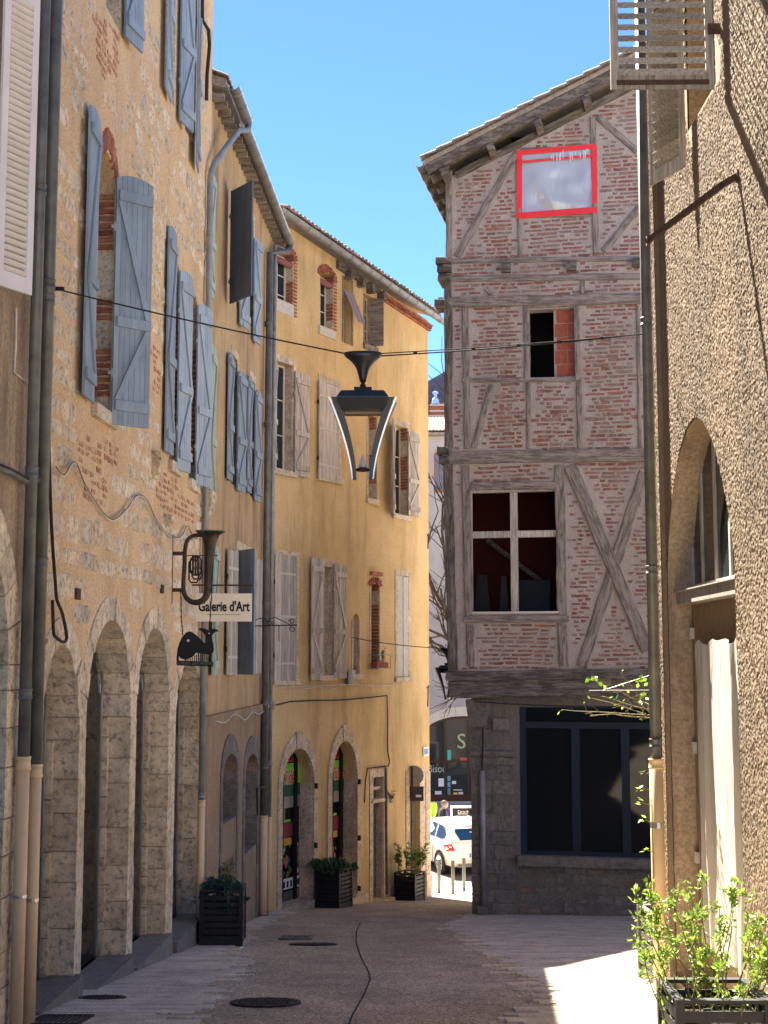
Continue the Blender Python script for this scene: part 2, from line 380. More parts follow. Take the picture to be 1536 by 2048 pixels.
# paving planks, laid across the street, each row ending raggedly on the aggregate
def edgeL(Y):
    pts = sorted([(on_ground(px, py).y, on_ground(px, py).x) for px, py in ((352, 2046), (395, 2005), (465, 1950), (478, 1905), (487, 1880), (520, 1848), (590, 1815), (640, 1803))])
    return np.interp(Y, [a for a, b in pts], [b for a, b in pts])
def edgeR(Y):
    pts = sorted([(on_ground(px, py).y, on_ground(px, py).x) for px, py in ((1020, 2046), (1102, 2000), (1050, 1968), (985, 1925), (940, 1890), (897, 1856), (905, 1845), (938, 1838))])
    return np.interp(Y, [a for a, b in pts], [b for a, b in pts])
pl_side = tag(bpy.data.objects.new('plank_paving', None), kind='structure'); C.objects.link(pl_side); WL['plank_paving'] = Vector((0, 0, 0))
ub = MB(); ub.box(Matrix.Identity(4), 1, 1, 1); plank_mesh = ub.mesh('plank', M_plank)
planks = []
Y = 9.0; row = 0
SLOPE = Matrix.Rotation(-math.atan(.124), 4, 'X')
while Y < 36:
    p = .155; spans = []
    if True: spans.append((-3.35 if Y < 21.5 else -4+.05*Y+.1, edgeL(Y)+random.uniform(-.28, .28) if Y < 34 else -9, 'L'))
    if 9 < Y < 28.9: spans.append((edgeR(Y)+random.uniform(-.26, .3), 3.0 if Y < 15.0 else 6.2, 'R'))
    for a, b, sd in spans:
        x = a if sd == 'L' else b
        while (sd == 'L' and x < b-.05) or (sd == 'R' and x > a+.05):
            ln = random.uniform(.7, 1.5); x2 = min(b, x+ln) if sd == 'L' else max(a, x-ln)
            if abs(x2-x) > .05 and Y > 9.5:
                planks.append((Y, Matrix.Translation(((x+x2)/2, Y, gz(Y)-.008+random.uniform(0, .006))) @ SLOPE @ Matrix.Diagonal((abs(x2-x)-.006, p-.008, .04, 1))))
            x = x2
    Y += p; row += 1
vis = sorted([q for q in planks if q[0] > 12.0], key=lambda q: q[0]); near = vis[:300]; rest = [q for q in planks if q[0] <= 12.0]+vis[300:]
for _, m in near: link('plank', plank_mesh, pl_side, m)
mb = MB()
for _, m in rest: mb.box(m, 1, 1, 1)
mb.obj('plank_field', M_plank, pl_side, kind='stuff')
# covers, grates, joint in the street
def cover(name, px, py, rx, ry, label, grp=None, sq=False, m=M_iron):
    c = on_ground(px, py); z = gz(c.y)+.013
    t = thing(name, label, 'manhole cover' if not sq else 'drain grate', (c.x, c.y, z), grp); mb = MB(); M0 = Matrix.Translation((c.x, c.y, z)) @ SLOPE
    if not sq:
        n = 28; mb.add([M0 @ Vector((rx*cos(2*pi*k/n), ry*sin(2*pi*k/n), .008)) for k in range(n)]+[M0 @ Vector((rx*cos(2*pi*k/n), ry*sin(2*pi*k/n), -.01)) for k in range(n)], [tuple(range(n))]+[(k, k+n, (k+1) % n+n, (k+1) % n) for k in range(n)])
        mb.obj('cover_plate', m, t)
        r = MB(); s = rx/6
        for i in range(-5, 6):
            for j in range(-5, 6):
                if (i*i+j*j) < 26: r.box(M0 @ Matrix.Translation((i*s, j*s*ry/rx, .010)) @ Matrix.Rotation(pi/4, 4, 'Z'), s*.55, s*.55, .008)
        r.obj('tread', m, t, kind='stuff')
    else:
        for k in range(9):
            x = -rx+2*rx*(k+.5)/9; b = MB(); b.box(M0 @ Matrix.Translation((x, 0, .004)), rx*2/9*.55, ry*2, .014); b.obj('bar', m, t)
        b = MB(); b.box(M0 @ Matrix.Translation((0, 0, -.003)), rx*2.1, ry*2.1, .006); b.obj('pit', M_black, t)
        b = MB()
        for s in (-1, 1): b.box(M0 @ Matrix.Translation((s*rx*1.05, 0, .005)), .03, ry*2.1, .016); b.box(M0 @ Matrix.Translation((0, s*ry*1.05, .005)), rx*2.1, .03, .0161)
        b.obj('frame', m, t)
cover('manhole_cover', 531, 2007, .36, .36, 'round black manhole cover in the brown aggregate at the bottom of the picture')
cover('manhole_cover', 205, 1998, .25, .20, 'small round dark cover set in the pale paving by the stone steps')
cover('manhole_cover', 626, 1890, .37, .2, 'flat dark oval cover behind the grey rectangular grate')
cover('drain_grate', 122, 2043, .22, .28, 'dark slatted drain grate beside the beige pipe foot', sq=True)
cover('drain_grate', 592, 1877, .24, .3, 'grey rectangular grate set in the aggregate street', sq=True, m=M_cast)
cover('drain_grate', 515, 1832, .2, .16, 'dark narrow grate in the paving past the ivy planter', sq=True)
mb = MB(); pts = []
for px, py in ((720, 1846), (713, 1862), (712, 1885), (722, 1915), (738, 1945), (740, 1960), (728, 1990), (705, 2030), (695, 2055)):
    c = on_ground(px, py); pts.append((c.x, c.y, gz(c.y)+.002))
mb.tube(pts, .010, 4); tag(mb.obj('street_joint', M_cable), kind='structure')
for i, (px, py) in enumerate(((484, 1896), (493, 1893))):
    c = on_ground(px, py); mb = MB(); n = 6; mb.add([(c.x+.05*cos(k)*random.uniform(.6, 1.2), c.y+.08*sin(k), gz(c.y)+.004+.012*random.random()) for k in range(n)], [tuple(range(n))])
    if i == 0: tag(mb.obj('paper_scrap', M_letw), 'white scrap of paper lying on the street by the ivy planter', 'litter')

# ---------------------------------------------------------------- the facades' planes
def L1(Y): return (-4+.05*Y, Y)
W1 = Wall(L1(4), L1(21.9)); W0 = Wall((L1(2)[0]+.09, 2), (L1(13.05)[0]+.09, 13.05)); W2 = Wall((-2.94, 21.92), (-2.50, 30.3))
W3 = Wall((-2.48, 30.3), (1.23, 37.05)); WT = Wall((1.86, 28.86), (1.86+4.4, 28.86-.88)); WU = WT.off(.28); WR = Wall((3.1, 15.2), (3.1, 3.0))
def blockmass(name, wall, u0, u1, z0, z1, depth, mt, parent, gap=.06, roof=None, side0=0, side1=0):
    """the house behind its front: side, back and top walls"""
    mb = MB(); A = [wall.W(u0, 0, -gap)+Vector((0, 0, 0)), wall.W(u1, 0, -gap), wall.W(u1, 0, -depth)+wall.d*side1, wall.W(u0, 0, -depth)+wall.d*side0]
    lo = [Vector((a.x, a.y, z0)) for a in A]; hi = [Vector((a.x, a.y, z1)) for a in A]
    mb.add(lo+hi, [(1, 2, 6, 5), (2, 3, 7, 6), (3, 0, 4, 7), (4, 5, 6, 7)]); return mb.obj(name, mt, parent)
def roofslab(name, wall, u0, u1, ze0, ze1, over, run, pitch, mt, parent, th=.16, s0=0, s1=0):
    mb = MB(); t = math.tan(R(pitch)); P = []
    for o, dz in ((over, 0), (-run, (over+run)*t)):
        k = 0 if o == over else 1
        P.append((wall.W(u0, ze0+dz, o)+wall.d*s0*k, wall.W(u1, ze1+dz, o)+wall.d*s1*k))
    a, b = P[0]; d, c = P[1]; up = Vector((0, 0, th)); mb.add([a, b, c, d, a+up, b+up, c+up, d+up], [(3, 2, 1, 0), (4, 5, 6, 7), (0, 1, 5, 4), (1, 2, 6, 5), (2, 3, 7, 6), (3, 0, 4, 7)])
    return mb.obj(name, mt, parent)
def gutter(wall, pts, r, parent, mt=M_zinc, band=.55):
    """half round gutter along points (world), with its joint bands"""
    mb = MB(); pts = [Vector(p) for p in pts]; d = (pts[-1]-pts[0]).normalized(); side = d.cross(UP).normalized(); n = 9; rings = []
    for p in pts:
        rings.append([p+side*r*cos(pi+pi*k/(n-1))+UP*r*sin(pi+pi*k/(n-1)) for k in range(n)]+[p+side*(r-.012)*cos(pi+pi*k/(n-1))+UP*((r-.012)*sin(pi+pi*k/(n-1))+.004) for k in range(n-1, -1, -1)])
    k2 = 2*n; mb.add([q for g in rings for q in g], [(i*k2+k, i*k2+(k+1) % k2, (i+1)*k2+(k+1) % k2, (i+1)*k2+k) for i in range(len(pts)-1) for k in range(k2)]+[tuple(range(k2)), tuple(range((len(pts)-1)*k2, len(pts)*k2))])
    g = mb.obj('gutter', mt, parent, True); m2 = MB(); Lg = (pts[-1]-pts[0]).length; q = .2
    while q < Lg:
        p = pts[0]+d*q; m2.add([p+d*e+side*(r+.012)*cos(pi+pi*k/(n-1))+UP*(r+.012)*sin(pi+pi*k/(n-1)) for e in (-.02, .02) for k in range(n)], [(k, k+1, n+k+1, n+k) for k in range(n-1)]); q += band
    m2.obj('gutter_bracket', mt, g, kind='stuff'); return g
def pipe(parent, pts, r, mt, name='drainpipe', collars=(), n=12):
    mb = MB(); mb.tube(pts, r, n); p = mb.obj(name, mt, parent, True)
    for c, h, k in collars:
        m2 = MB(); c = Vector(c); m2.tube([c-UP*h/2, c-UP*h*.3, c-UP*h*.28, c+UP*h*.28, c+UP*h*.3, c+UP*h/2], [r*k, r*k, r*(1+(k-1)*.5), r*(1+(k-1)*.5), r*k, r*k], n); m2.obj('collar', mt, p, True)
    return p
def leaf_angle(wall, u, z, o, w, tx, guess):
    best = None
    for i in range(0, 181):
        a = R(i); q = wall.W(u, z, o)+(wall.d*cos(a)+wall.n*sin(a))*w; e = abs(proj(q)[0]-tx)+abs(i-guess)*.09
        if best is None or e < best[0]: best = (e, a)
    return best[1]
def shutter(parent, wall, hx, tx, yt, yb, w, guess, style, mt, o=.06, arch=0, nb=None, label=None, flip=None, mt2=None, zz=None, ang=None):
    if zz: u = wall.u(hx, yt, o); z0, z1 = zz
    else: u, z0 = wall.uv(hx, yb, o); z1 = wall.z(u, yt, o)
    a = ang if ang is not None else leaf_angle(wall, u, z0, o, w, tx, guess); h = z1-z0; M = wall.M(u, z0, o, a)
    fl = (a > pi/2) if flip is None else flip; s = 1 if fl else -1; t = .028
    m2 = mt2 or mt; fr = .075; core = MB()
    if style == 'louvre': core.bx(0, fr, -t/2, t/2, 0, h); core.bx(w-fr, w, -t/2, t/2, 0, h)
    else: core.bx(.004, w-.004, -t/2+.006, t/2-.006, .01, h-.03-arch)
    sh = link('shutter', core.mesh('shutter', mt if style != 'strap' else M_black), parent, M)
    if label: sh['label'] = label
    if style == 'louvre':
        rails = [(0, .14), (h*.62, h*.62+.10), (h-.1, h)] if h > 2 else [(0, .10), (h-.09, h)]
        for a_, b_ in rails: mb = MB(); mb.bx(fr+.001, w-fr-.001, -t/2+.002, t/2-.002, a_, b_); mb.obj('rail', mt, sh)
        sm = MB(); big = (nb or 0) > .07; sm.box(Matrix.Rotation(R(52 if big else 38)*s, 4, 'X'), w-2*fr-.004, .098 if big else .05, .011 if big else .009); sme = sm.mesh('slat', mt)
        for (a_, b_), (c_, d_) in zip(rails[:-1], rails[1:]):
            z = b_+.03; 
            while z < c_-.015: link('slat', sme, sh, Matrix.Translation((w/2, 0, z))); z += nb or .045
        return sh
    n = nb or max(2, round(w/.085)); bw = w/n
    for k in range(n):
        b = MB(); x0, x1 = k*bw+.003, (k+1)*bw-.003
        def ht(x): return h-arch*(2*x/w-1)**2 if arch else h
        dy = random.uniform(-.002, .002); dz = random.uniform(-.012, .004) if style == 'strap' else 0
        b.add([(x0, -t/2+dy, dz), (x1, -t/2+dy, dz), (x1, t/2+dy, dz), (x0, t/2+dy, dz), (x0, -t/2+dy, ht(x0)+dz), (x1, -t/2+dy, ht(x1)+dz), (x1, t/2+dy, ht(x1)+dz), (x0, t/2+dy, ht(x0)+dz)], [(3, 2, 1, 0), (4, 5, 6, 7), (0, 1, 5, 4), (1, 2, 6, 5), (2, 3, 7, 6), (3, 0, 4, 7)])
        b.obj('board', mt, sh)
    y0 = s*(t/2+.003); y1 = s*(t/2+.032)
    zb = [h*.055, h*.385, h*.89] if h > 1.2 else [h*.1, h*.8]; bh = .12 if h > 1.2 else .08
    if style in ('z', 'zs'):
        for z in zb:
            b = MB(); b.bx(.03, w-.015, min(y0, y1), max(y0, y1), z, z+bh); b.obj('batten', m2, sh)
        for za, zc in zip(zb[:-1], zb[1:]):
            b = MB(); lo, hi = za+bh+.004, zc-.004; xa, xb = (.05, w-.05)
            if za != zb[0]: xa, xb = xb, xa
            q = .07; yy = sorted((y0, y1-s*.006)); vs = []
            for y in yy: vs += [(xa-q/2, y, lo), (xa+q/2, y, lo), (xb+q/2, y, hi), (xb-q/2, y, hi)]
            b.add(vs, [(0, 1, 2, 3), (7, 6, 5, 4), (0, 4, 5, 1), (1, 5, 6, 2), (2, 6, 7, 3), (3, 7, 4, 0)]); b.obj('brace', m2, sh)
    if style == 'strap':
        for z in (h*.13, h*.5, h*.84):
            b = MB(); yy = sorted((s*(t/2+.003), s*(t/2+.012))); b.bx(-.01, w*.94, yy[0], yy[1], z, z+.05); b.obj('strap_hinge', M_surrl, sh)
    for z in (h*.2, h*.78):
        b = MB(); b.tube([(-.012, 0, z-.05), (-.012, 0, z+.05)], .018, 8); b.bx(-.06, -.012, -.012, .012, z-.02, z+.02); b.obj('hinge', M_zinc if style != 'strap' else M_iron, sh)
    return sh
M_surrl = plain('pale_strap_paint', (.52, .47, .40), .7, 0, .12, 9, .2)
def voussoirs(parent, wall, u0, u1, zs, rise, thick, top, n, o0, o1, mt, pw=1.0, name='voussoir', key=True, jit=0):
    c = (u0+u1)/2; r = (u1-u0)/2
    for k in range(n):
        poly = []; a0 = pi*k/n+.006; a1 = pi*(k+1)/n-.006; mid = (n-1)/2; ex = .05 if key and abs(k-mid) < .6 else 0
        for i in range(4):
            a = a0+(a1-a0)*i/3; poly.append((c+r*cos(a), zs+rise*sin(a)**pw))
        for i in range(3, -1, -1):
            a = a0+(a1-a0)*i/3; poly.append((c+(r+thick)*cos(a), zs+(rise+top+ex)*sin(a)**pw))
        mb = MB(); mb.prism(wall, poly, o0, o1+(.02 if ex else 0)+random.uniform(0, jit)); mb.obj(name, mt, parent)
def quoins(parent, wall, ua, ub, z0, z1, o0, o1, mt, name='jamb_stone', hs=(.28, .46), jit=.006):
    z = z0
    while z < z1-.02:
        h = random.uniform(*hs); z2 = min(z+h, z1)
        if z1-z2 < .12: z2 = z1
        mb = MB(); j = random.uniform(0, jit); mb.wb(wall, ua-(j if ua < ub else -j), ub, z+.006, z2-.006, o0, o1+j); mb.obj(name, mt, parent); z = z2
# one brick: ragged front face; several variants
brick_meshes = []
def brick_var(i, mt, rag=.14):
    rnd = random.Random(i); f = []
    for (x, z) in ((-.5, -.5), (-.2, -.5), (.15, -.5), (.5, -.5), (.5, 0), (.5, .5), (.2, .5), (-.15, .5), (-.5, .5), (-.5, 0)):
        f.append((x+rnd.uniform(-.05, .02)*(1 if x > 0 else -1), z+rnd.uniform(-rag, rag)*(1 if abs(z) > .4 else 0)))
    n = len(f); vs = [(x*.96, -.5+rnd.uniform(-.1, .1), z*.94) for x, z in f]+[(x*1.02, .5, z) for x, z in f]
    return vs, [tuple(range(n))]+[(i_, (i_+1) % n, n+(i_+1) % n, n+i_) for i_ in range(n)][::1]
bvars = [brick_var(i, None) for i in range(8)]
def fixn(vs, fs): return vs, [fs[0]]+[tuple(reversed(f)) for f in fs[1:]]
bvars = [fixn(*b) for b in bvars]
def vmesh(name, k, mt):
    mb = MB(); mb.add(*bvars[k]); return mb.mesh(name, mt)
brickw_mesh = [vmesh('limewashed_brick', k, M_brickw) for k in range(8)]
brickf_mesh = [vmesh('brick', k, M_brickf) for k in range(8)]
brick_mesh = [vmesh('brick', k, M_brick) for k in range(8)]
def jambbricks(parent, wall, u1, z0, z1, segs, depth, o_front=0):
    """far jamb of an opening, built of brick and stone courses, seen in the reveal"""
    H = z1-z0; Rm = Matrix.Rotation(-pi/2, 4, 'Z')
    for a, b, ty in segs:
        za, zb_ = z0+H*a, z0+H*b
        if ty == 'b':
            n = max(1, round((zb_-za)/.085))
            for k in range(n):
                z = za+(zb_-za)*(k+.5)/n
                link('brick', random.choice(brick_mesh), parent, wall.M(u1-.012, z, o_front-depth/2) @ Rm @ Matrix.Diagonal((depth*.95, .03, (zb_-za)/n*.72, 1)))
        else:
            mb = MB(); mb.wb(wall, u1-.02, u1+.02, za+.006, zb_-.006, o_front-depth, o_front-.004); mb.obj('jamb_stone', M_surr, parent)
def window(parent, wall, u0, u1, z0, z1, o, mt, cols=2, rows=3, fw=.05, glass=None, arch=0, name='window'):
    mb = MB(); mb.wb(wall, u0, u0+fw, z0, z1, o-.04, o); mb.wb(wall, u1-fw, u1, z0, z1, o-.04, o); mb.wb(wall, u0+fw, u1-fw, z0, z0+fw*1.3, o-.039, o-.001); mb.wb(wall, u0+fw, u1-fw, z1-fw, z1, o-.039, o-.001)
    for k in range(1, cols): u = u0+(u1-u0)*k/cols; mb.wb(wall, u-.03, u+.03, z0+fw*1.3, z1-fw, o-.038, o+.004)
    for k in range(1, rows): z = z0+(z1-z0)*k/rows; mb.wb(wall, u0+fw, u1-fw, z-.012, z+.012, o-.034, o-.006)
    wn = mb.obj(name, mt, parent); p = MB(); p.wb(wall, u0+fw*.5, u1-fw*.5, z0+fw*.5, z1-fw*.5, o-.028, o-.022); p.obj('pane', glass or M_glass, wn); return wn
# ================================================================ the stone house (street side, nearest on the left)
def yU(Y): return (Y-4)*sqrt(1+.05*.05)
def zr(r): return E+r
stone = thing('stone_house', 'tall pale limestone house with pointed shop arches and blue grey shutters', 'house', W1.W(yU(17), gz(17), 0))
def zapex(px, py): return W1.uv(px, py)
AR = []   # u0,u1,zsill,zspring,rise
for Ya, Yb, ap, zs, sill in ((13.2, 14.62, (124, 1289), -.85, -3.32), (14.88, 16.94, (226, 1241), -.70, -3.60), (17.24, 19.22, (312, 1257), -.72, -3.80), (19.68, 21.72, (380, 1322), -.90, -3.98)):
    za = W1.uv(*ap)[1]; AR.append((yU(Ya), yU(Yb), zr(sill), zr(zs), za-zr(zs)))
WN = [(yU(14.90), yU(15.66), zr(2.86), zr(5.55), .36), (yU(18.98), yU(19.47), zr(2.82), zr(5.55), .3), (yU(20.40), yU(20.92), zr(2.75), zr(5.4), .3),
      (yU(15.05), yU(15.75), zr(7.6), zr(10.2), .25), (yU(18.2), yU(18.9), zr(8.0), zr(10.6), .25), (yU(19.7), yU(20.3), zr(8.0), zr(10.6), .25)]
holes = [archp(a-.02, b+.02, z0, zs, ri+.02) for a, b, z0, zs, ri in AR]+[archp(a, b, z0, z1, ri, 8) for a, b, z0, z1, ri in WN]
uA = yU(13.02); uB = W1.len
holed('wall', W1, [(uA, gz(13)-.6), (uB, gz(21.9)-.6), (uB, zr(12.6)), (uA, zr(12.6))], holes, [.6]*4+[.3]*6, M_mortar, stone)
blockmass('side_wall', W1, uA, uB, gz(22)-.6, zr(12.6), 8, M_mortar, stone, gap=.7)
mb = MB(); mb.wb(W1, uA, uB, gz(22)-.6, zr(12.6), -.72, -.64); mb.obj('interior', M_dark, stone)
roofslab('roof', W1, uA, uB, zr(12.6), zr(12.6), .4, 6, 18, M_tile, stone)
# end wall that closes the house towards the lower neighbour
mb = MB(); mb.wb(W1, uB-.11, uB-.001, gz(22)-.6, zr(12.6), -.64, -.005); mb.obj('end_wall', M_mortar, stone)
for k, (a, b, z0, zs, ri) in enumerate(AR):
    voussoirs(stone, W1, a, b, zs, ri, .26, .28, 13, -.56, .003, M_stone, key=False, jit=.02)
    quoins(stone, W1, b-.07, b+.01, z0+.001, zs, -.6, -.26, M_ash, hs=(.3, .55))
    quoins(stone, W1, b-.002, b+.26 if k < 3 else b+.16, z0+.001, zs, -.262, .006, M_ash, hs=(.3, .55), jit=.01)
    quoins(stone, W1, a+.002, a-.18, z0+.001, zs, -.5, .006, M_ash, hs=(.3, .55), jit=.01)
    # stone step under the arch
    mb = MB(); mb.wb(W1, a-.10, b+.06, z0-.9, z0+.004, -.62, .10); st = mb.obj('step', M_step, stone)
    mb = MB(); mb.wb(W1, a-.10, b+.06, z0+.006, z0+.030, -.3, .112); mb.obj('nosing', M_step, st)
    # frameless glass door with clips
    mb = MB(); mb.prism(W1, archp(a+.06, b-.10, z0+.004, zs, ri-.08), -.335, -.325); g = mb.obj('glass_door', M_clear, stone)
    for u in (a+.12, (a+b)/2, b-.12):
        mb = MB(); mb.wb(W1, u-.012, u+.012, z0+.006, zs+ri*.5 if u != (a+b)/2 else zs+ri*.9, -.342, -.318); mb.obj('door_rail', M_alu, g)
    for z in (z0+.12, z0+1.05, z0+2.05, zs+.1):
        mb = MB(); mb.wb(W1, a-.01, a+.10, z-.05, z+.05, -.40, -.10); mb.obj('clip', M_iron, g)
# window reveals: brick and stone jambs, frames
for k, (a, b, z0, z1, ri) in enumerate(WN):
    jambbricks(stone, W1, b, z0, z1, [(0, .08, 's'), (.08, .30, 'b'), (.30, .42, 's'), (.42, .52, 'b'), (.52, .74, 's'), (.74, 1, 'b')] if k == 0 else [(0, .1, 's'), (.1, .8, 'b'), (.8, 1, 's')] if k < 3 else [(0, 1, 's')], .27)
    window(stone, W1, a+.02, b-.03, z0+.02, z1+ri*.4, -.24, M_bluel, 2, 4)
    if k < 3:
        mb = MB(); mb.wb(W1, a-.08, b+.10, z0-.16, z0-.003, -.05, .07); mb.obj('sill', M_surr, stone)
# flat brick arch over the first window
for i in range(11):
    a, b = WN[0][0], WN[0][1]; t = (i+.5)/11; u = a-.06+(b-a+.12)*t; z = WN[0][3]+WN[0][4]*sin(pi*t)+.15
    link('brick', brick_mesh[i % 8], stone, W1.M(u, z, .004) @ Matrix.Rotation((t-.5)*-.5, 4, 'Y') @ Matrix.Diagonal((.055, .05, .24, 1)))
# rubble stones and brick repairs
patches = [[(160, 860), (239, 894), (239, 928), (205, 928), (217, 1027), (171, 1010), (160, 925)], [(314, 942), (355, 955), (355, 983), (386, 1007), (390, 1048), (355, 1034), (314, 1020)],
           [(185, 15), (240, 70), (240, 140), (205, 165), (188, 110)], [(352, 700), (362, 700), (388, 925), (372, 925)], [(300, 690), (318, 700), (318, 800), (304, 780)]]
patches = [[W1.uv(*p) for p in q] for q in patches]
nb = 0
for q in patches:
    us = [p[0] for p in q]; zs_ = [p[1] for p in q]; z = min(zs_)
    while z < max(zs_):
        u = min(us)+random.uniform(0, .1)
        while u < max(us):
            if inpoly((u, z), q) and random.random() < .86 and nb < 230:
                link('brick', random.choice(brickf_mesh), stone, W1.M(u+random.uniform(-.02, .02), z+random.uniform(-.008, .008), -.008) @ Matrix.Rotation(random.uniform(-.06, .06), 4, 'Y') @ Matrix.Diagonal((random.uniform(.12, .25), .034, random.uniform(.04, .062), 1))); nb += 1
            u += .25
        z += .092
def blockedW1(u, z):
    for a, b, z0, zs, ri in AR:
        if a-.2 < u < b+.28 and z < zs+.05: return True
        c = (a+b)/2; r = (b-a)/2+.29
        if z >= zs and ((u-c)/r)**2+((z-zs)/(ri+.31))**2 < 1: return True
    for a, b, z0, z1, ri in WN:
        if a-.16 < u < b+.2 and z0-.2 < z < z1+ri+.3: return True
    return any(inpoly((u, z), q) for q in patches)
stones = []; z = gz(20)-.5
while z < zr(12.4):
    low_ = z < zr(2.2); h = random.uniform(.22, .38) if low_ else random.uniform(.17, .33); u = uA+random.uniform(0, .2)
    while u < uB-.1:
        ln = random.uniform(.3, .85) if low_ else random.uniform(.25, .68); zz = z+random.uniform(-.02, .02); hh = h*random.uniform(.75, 1)
        ok = z > gz(4+u)+.02 and not any(blockedW1(uu, zq) for uu in (u, u+ln/2, u+ln) for zq in (zz, zz+hh))
        keep = .95 if z < zr(2.6) else .82 if z < zr(6) else .72
        if ok and u+ln < uB-.02 and random.random() < keep:
            cu, cz = u+ln/2, zz+hh/2; f = []
            for qx, qz in ((-1, -.55), (-.72, -1), (0, -1), (.72, -1), (1, -.55), (1, .5), (.7, 1), (0, 1), (-.7, 1), (-1, .5)):
                f.append((cu+ln/2*qx*random.uniform(.86, 1.0), cz+hh/2*qz*random.uniform(.84, 1.02)))
            stones.append((f, random.uniform(.006, .024), cu, cz, ln*hh))
        u += ln+random.uniform(.025, .06)
    z += h+random.uniform(.02, .04)
def stone_geo(mb, f, pr):
    n = len(f); cu = sum(p[0] for p in f)/n; cz = sum(p[1] for p in f)/n
    back = [W1.W(u, zq, -.02) for u, zq in f]; edge = [W1.W(u, zq, .001) for u, zq in f]; mid = [W1.W(cu+(u-cu)*.84, cz+(zq-cz)*.84, pr*random.uniform(.7, 1.1)) for u, zq in f]
    mb.add(edge+mid+[W1.W(cu, cz, pr)], [(i, (i+1) % n, n+(i+1) % n, n+i) for i in range(n)]+[(n+i, n+(i+1) % n, 2*n) for i in range(n)])
def vis_area(s):
    p = proj(W1.W(s[2], s[3])); Y = 4+s[2]
    return (s[4]/Y**3) if 0 < p[0] < 1536 and -20 < p[1] < 2060 else 0
stones.sort(key=vis_area, reverse=True)
for s in stones[:300]:
    mb = MB(); stone_geo(mb, s[0], s[1]); mb.obj('stone', M_stone, stone)
mb = MB()
for s in stones[300:]: stone_geo(mb, s[0], s[1])
mb.obj('rubble_stones', M_stone, stone, kind='stuff')
# carved corbels
def corbel(px, py, wd, ht, out, nm='carved_corbel'):
    u, z = W1.uv(px, py); mb = MB()
    for k in range(5):
        t = k/4; r = .05+ht*.10; mb.tube([W1.W(u-wd/2+.01*k, z+ht/2-ht*t, out*(1-t*t*.8)-.02), W1.W(u+wd/2-.01*k, z+ht/2-ht*t, out*(1-t*t*.8)-.02)], .03+ht*.08, 10)
    mb.wb(W1, u-wd/2, u+wd/2, z-ht/2, z+ht/2, -.02, out*.35); mb.obj(nm, M_ash, stone)
corbel(307, 930, .24, .28, .10); corbel(405, 1012, .36, .40, .15); corbel(330, 1043, .2, .12, .10)
for px, py in ((153, 1188), (322, 1178)):
    u, z = W1.uv(px, py); mb = MB(); mb.wb(W1, u-.07, u+.07, z-.06, z+.06, -.01, .03); mb.obj('beam_hole_stone', M_rust, stone)
# shutters of the stone house
shutter(stone, W1, 186, 166, 236, 806, .5, 172, 'z', M_blue, arch=.06)
shutter(stone, W1, 222, 297, 345, 848, .5, 45, 'z', M_blue, arch=.06, nb=7, label='blue grey shutter half open and facing the street')
shutter(stone, W1, 345, 330, 466, 912, .5, 172, 'z', M_blue, arch=.06)
shutter(stone, W1, 353, 379, 534, 938, .5, 25, 'z', M_bluel, arch=.06)
shutter(stone, W1, 390, 419, 603, 968, .5, 35, 'z', M_bluel, arch=.06)
shutter(stone, W1, 251, 284, 0, 64, .5, 25, 'z', M_blue, zz=(zr(7.55), zr(10.4)))
shutter(stone, W1, 346, 334, 0, 150, .5, 175, 'z', M_bluel, zz=(zr(7.85), zr(10.8)))
shutter(stone, W1, 363, 386, 0, 205, .5, 25, 'z', M_blue, zz=(zr(7.85), zr(10.8)))
shutter(stone, W1, 402, 392, 0, 268, .5, 170, 'z', M_blue, zz=(zr(7.6), zr(10.8)))
# hose, garland, pipes
def wpts(wall, pts, o): return [wall.W(*wall.uv(px, py, o), o) for px, py in pts]
mb = MB(); mb.tube(wpts(W1, [(96, 800), (98, 900), (103, 1050), (111, 1170), (114, 1200), (124, 1225), (132, 1262), (133, 1278), (126, 1284), (112, 1274), (107, 1262), (105, 1200)], .10) and smooth(wpts(W1, [(96, 800), (98, 900), (103, 1050), (111, 1170), (114, 1200), (124, 1225), (132, 1262), (133, 1278), (126, 1284), (112, 1274), (107, 1262), (105, 1200)], .10)), .017, 8); mb.obj('black_hose', M_cable, stone, True)
g = [(112, 935), (128, 952), (150, 925), (171, 972), (200, 1018), (225, 1041), (253, 1020), (273, 993), (294, 1001), (314, 1044), (342, 1073), (362, 1075), (375, 1054), (388, 1078), (398, 1074), (405, 1060)]
mb = MB(); mb.tube(smooth(wpts(W1, g, .05)), .013, 6); tag(mb.obj('light_garland', M_cablew, None), 'looping pale festoon cable pinned along the stone house front', 'festoon cable')
mb = MB(); mb.tube(smooth(wpts(W1, [(x, y-2) for x, y in g], .06)), .005, 5); tag(mb.obj('festoon_cable', M_cable, None), 'thin black cable tied along the looping pale festoon', 'cable')
def pipe2(parent, wall, px, o, ytop_z, ybend, zbot, r, mt, mt2, colz, du=0, r2=None):
    """pipe with a plastic foot: px is measured at image height ybend where the plastic starts"""
    u, zb = wall.uv(px, ybend, o); u += du
    p = pipe(parent, [wall.W(u, ytop_z, o), wall.W(u, zb, o)], r, mt, 'drainpipe', [(wall.W(u, z, o), .09, 1.16) for z in colz])
    q = pipe(parent, [wall.W(u, zb, o), wall.W(u, zbot, o)], r2 or r*1.08, mt2, 'plastic_pipe_foot', [(wall.W(u, zb-.05, o), .12, 1.16)])
    mb = MB(); mb.tube([wall.W(u, zb-1.2-.014, o), wall.W(u, zb-1.2+.014, o)], (r2 or r*1.08)*1.06, 14); mb.obj('clamp', M_alu, q)
    return u
pipe2(stone, W0, 47, .10, zr(11), 1515, gz(12.8)-.05, .056, M_cast, M_beige, (zr(4.35), zr(1.7), zr(-.3)))
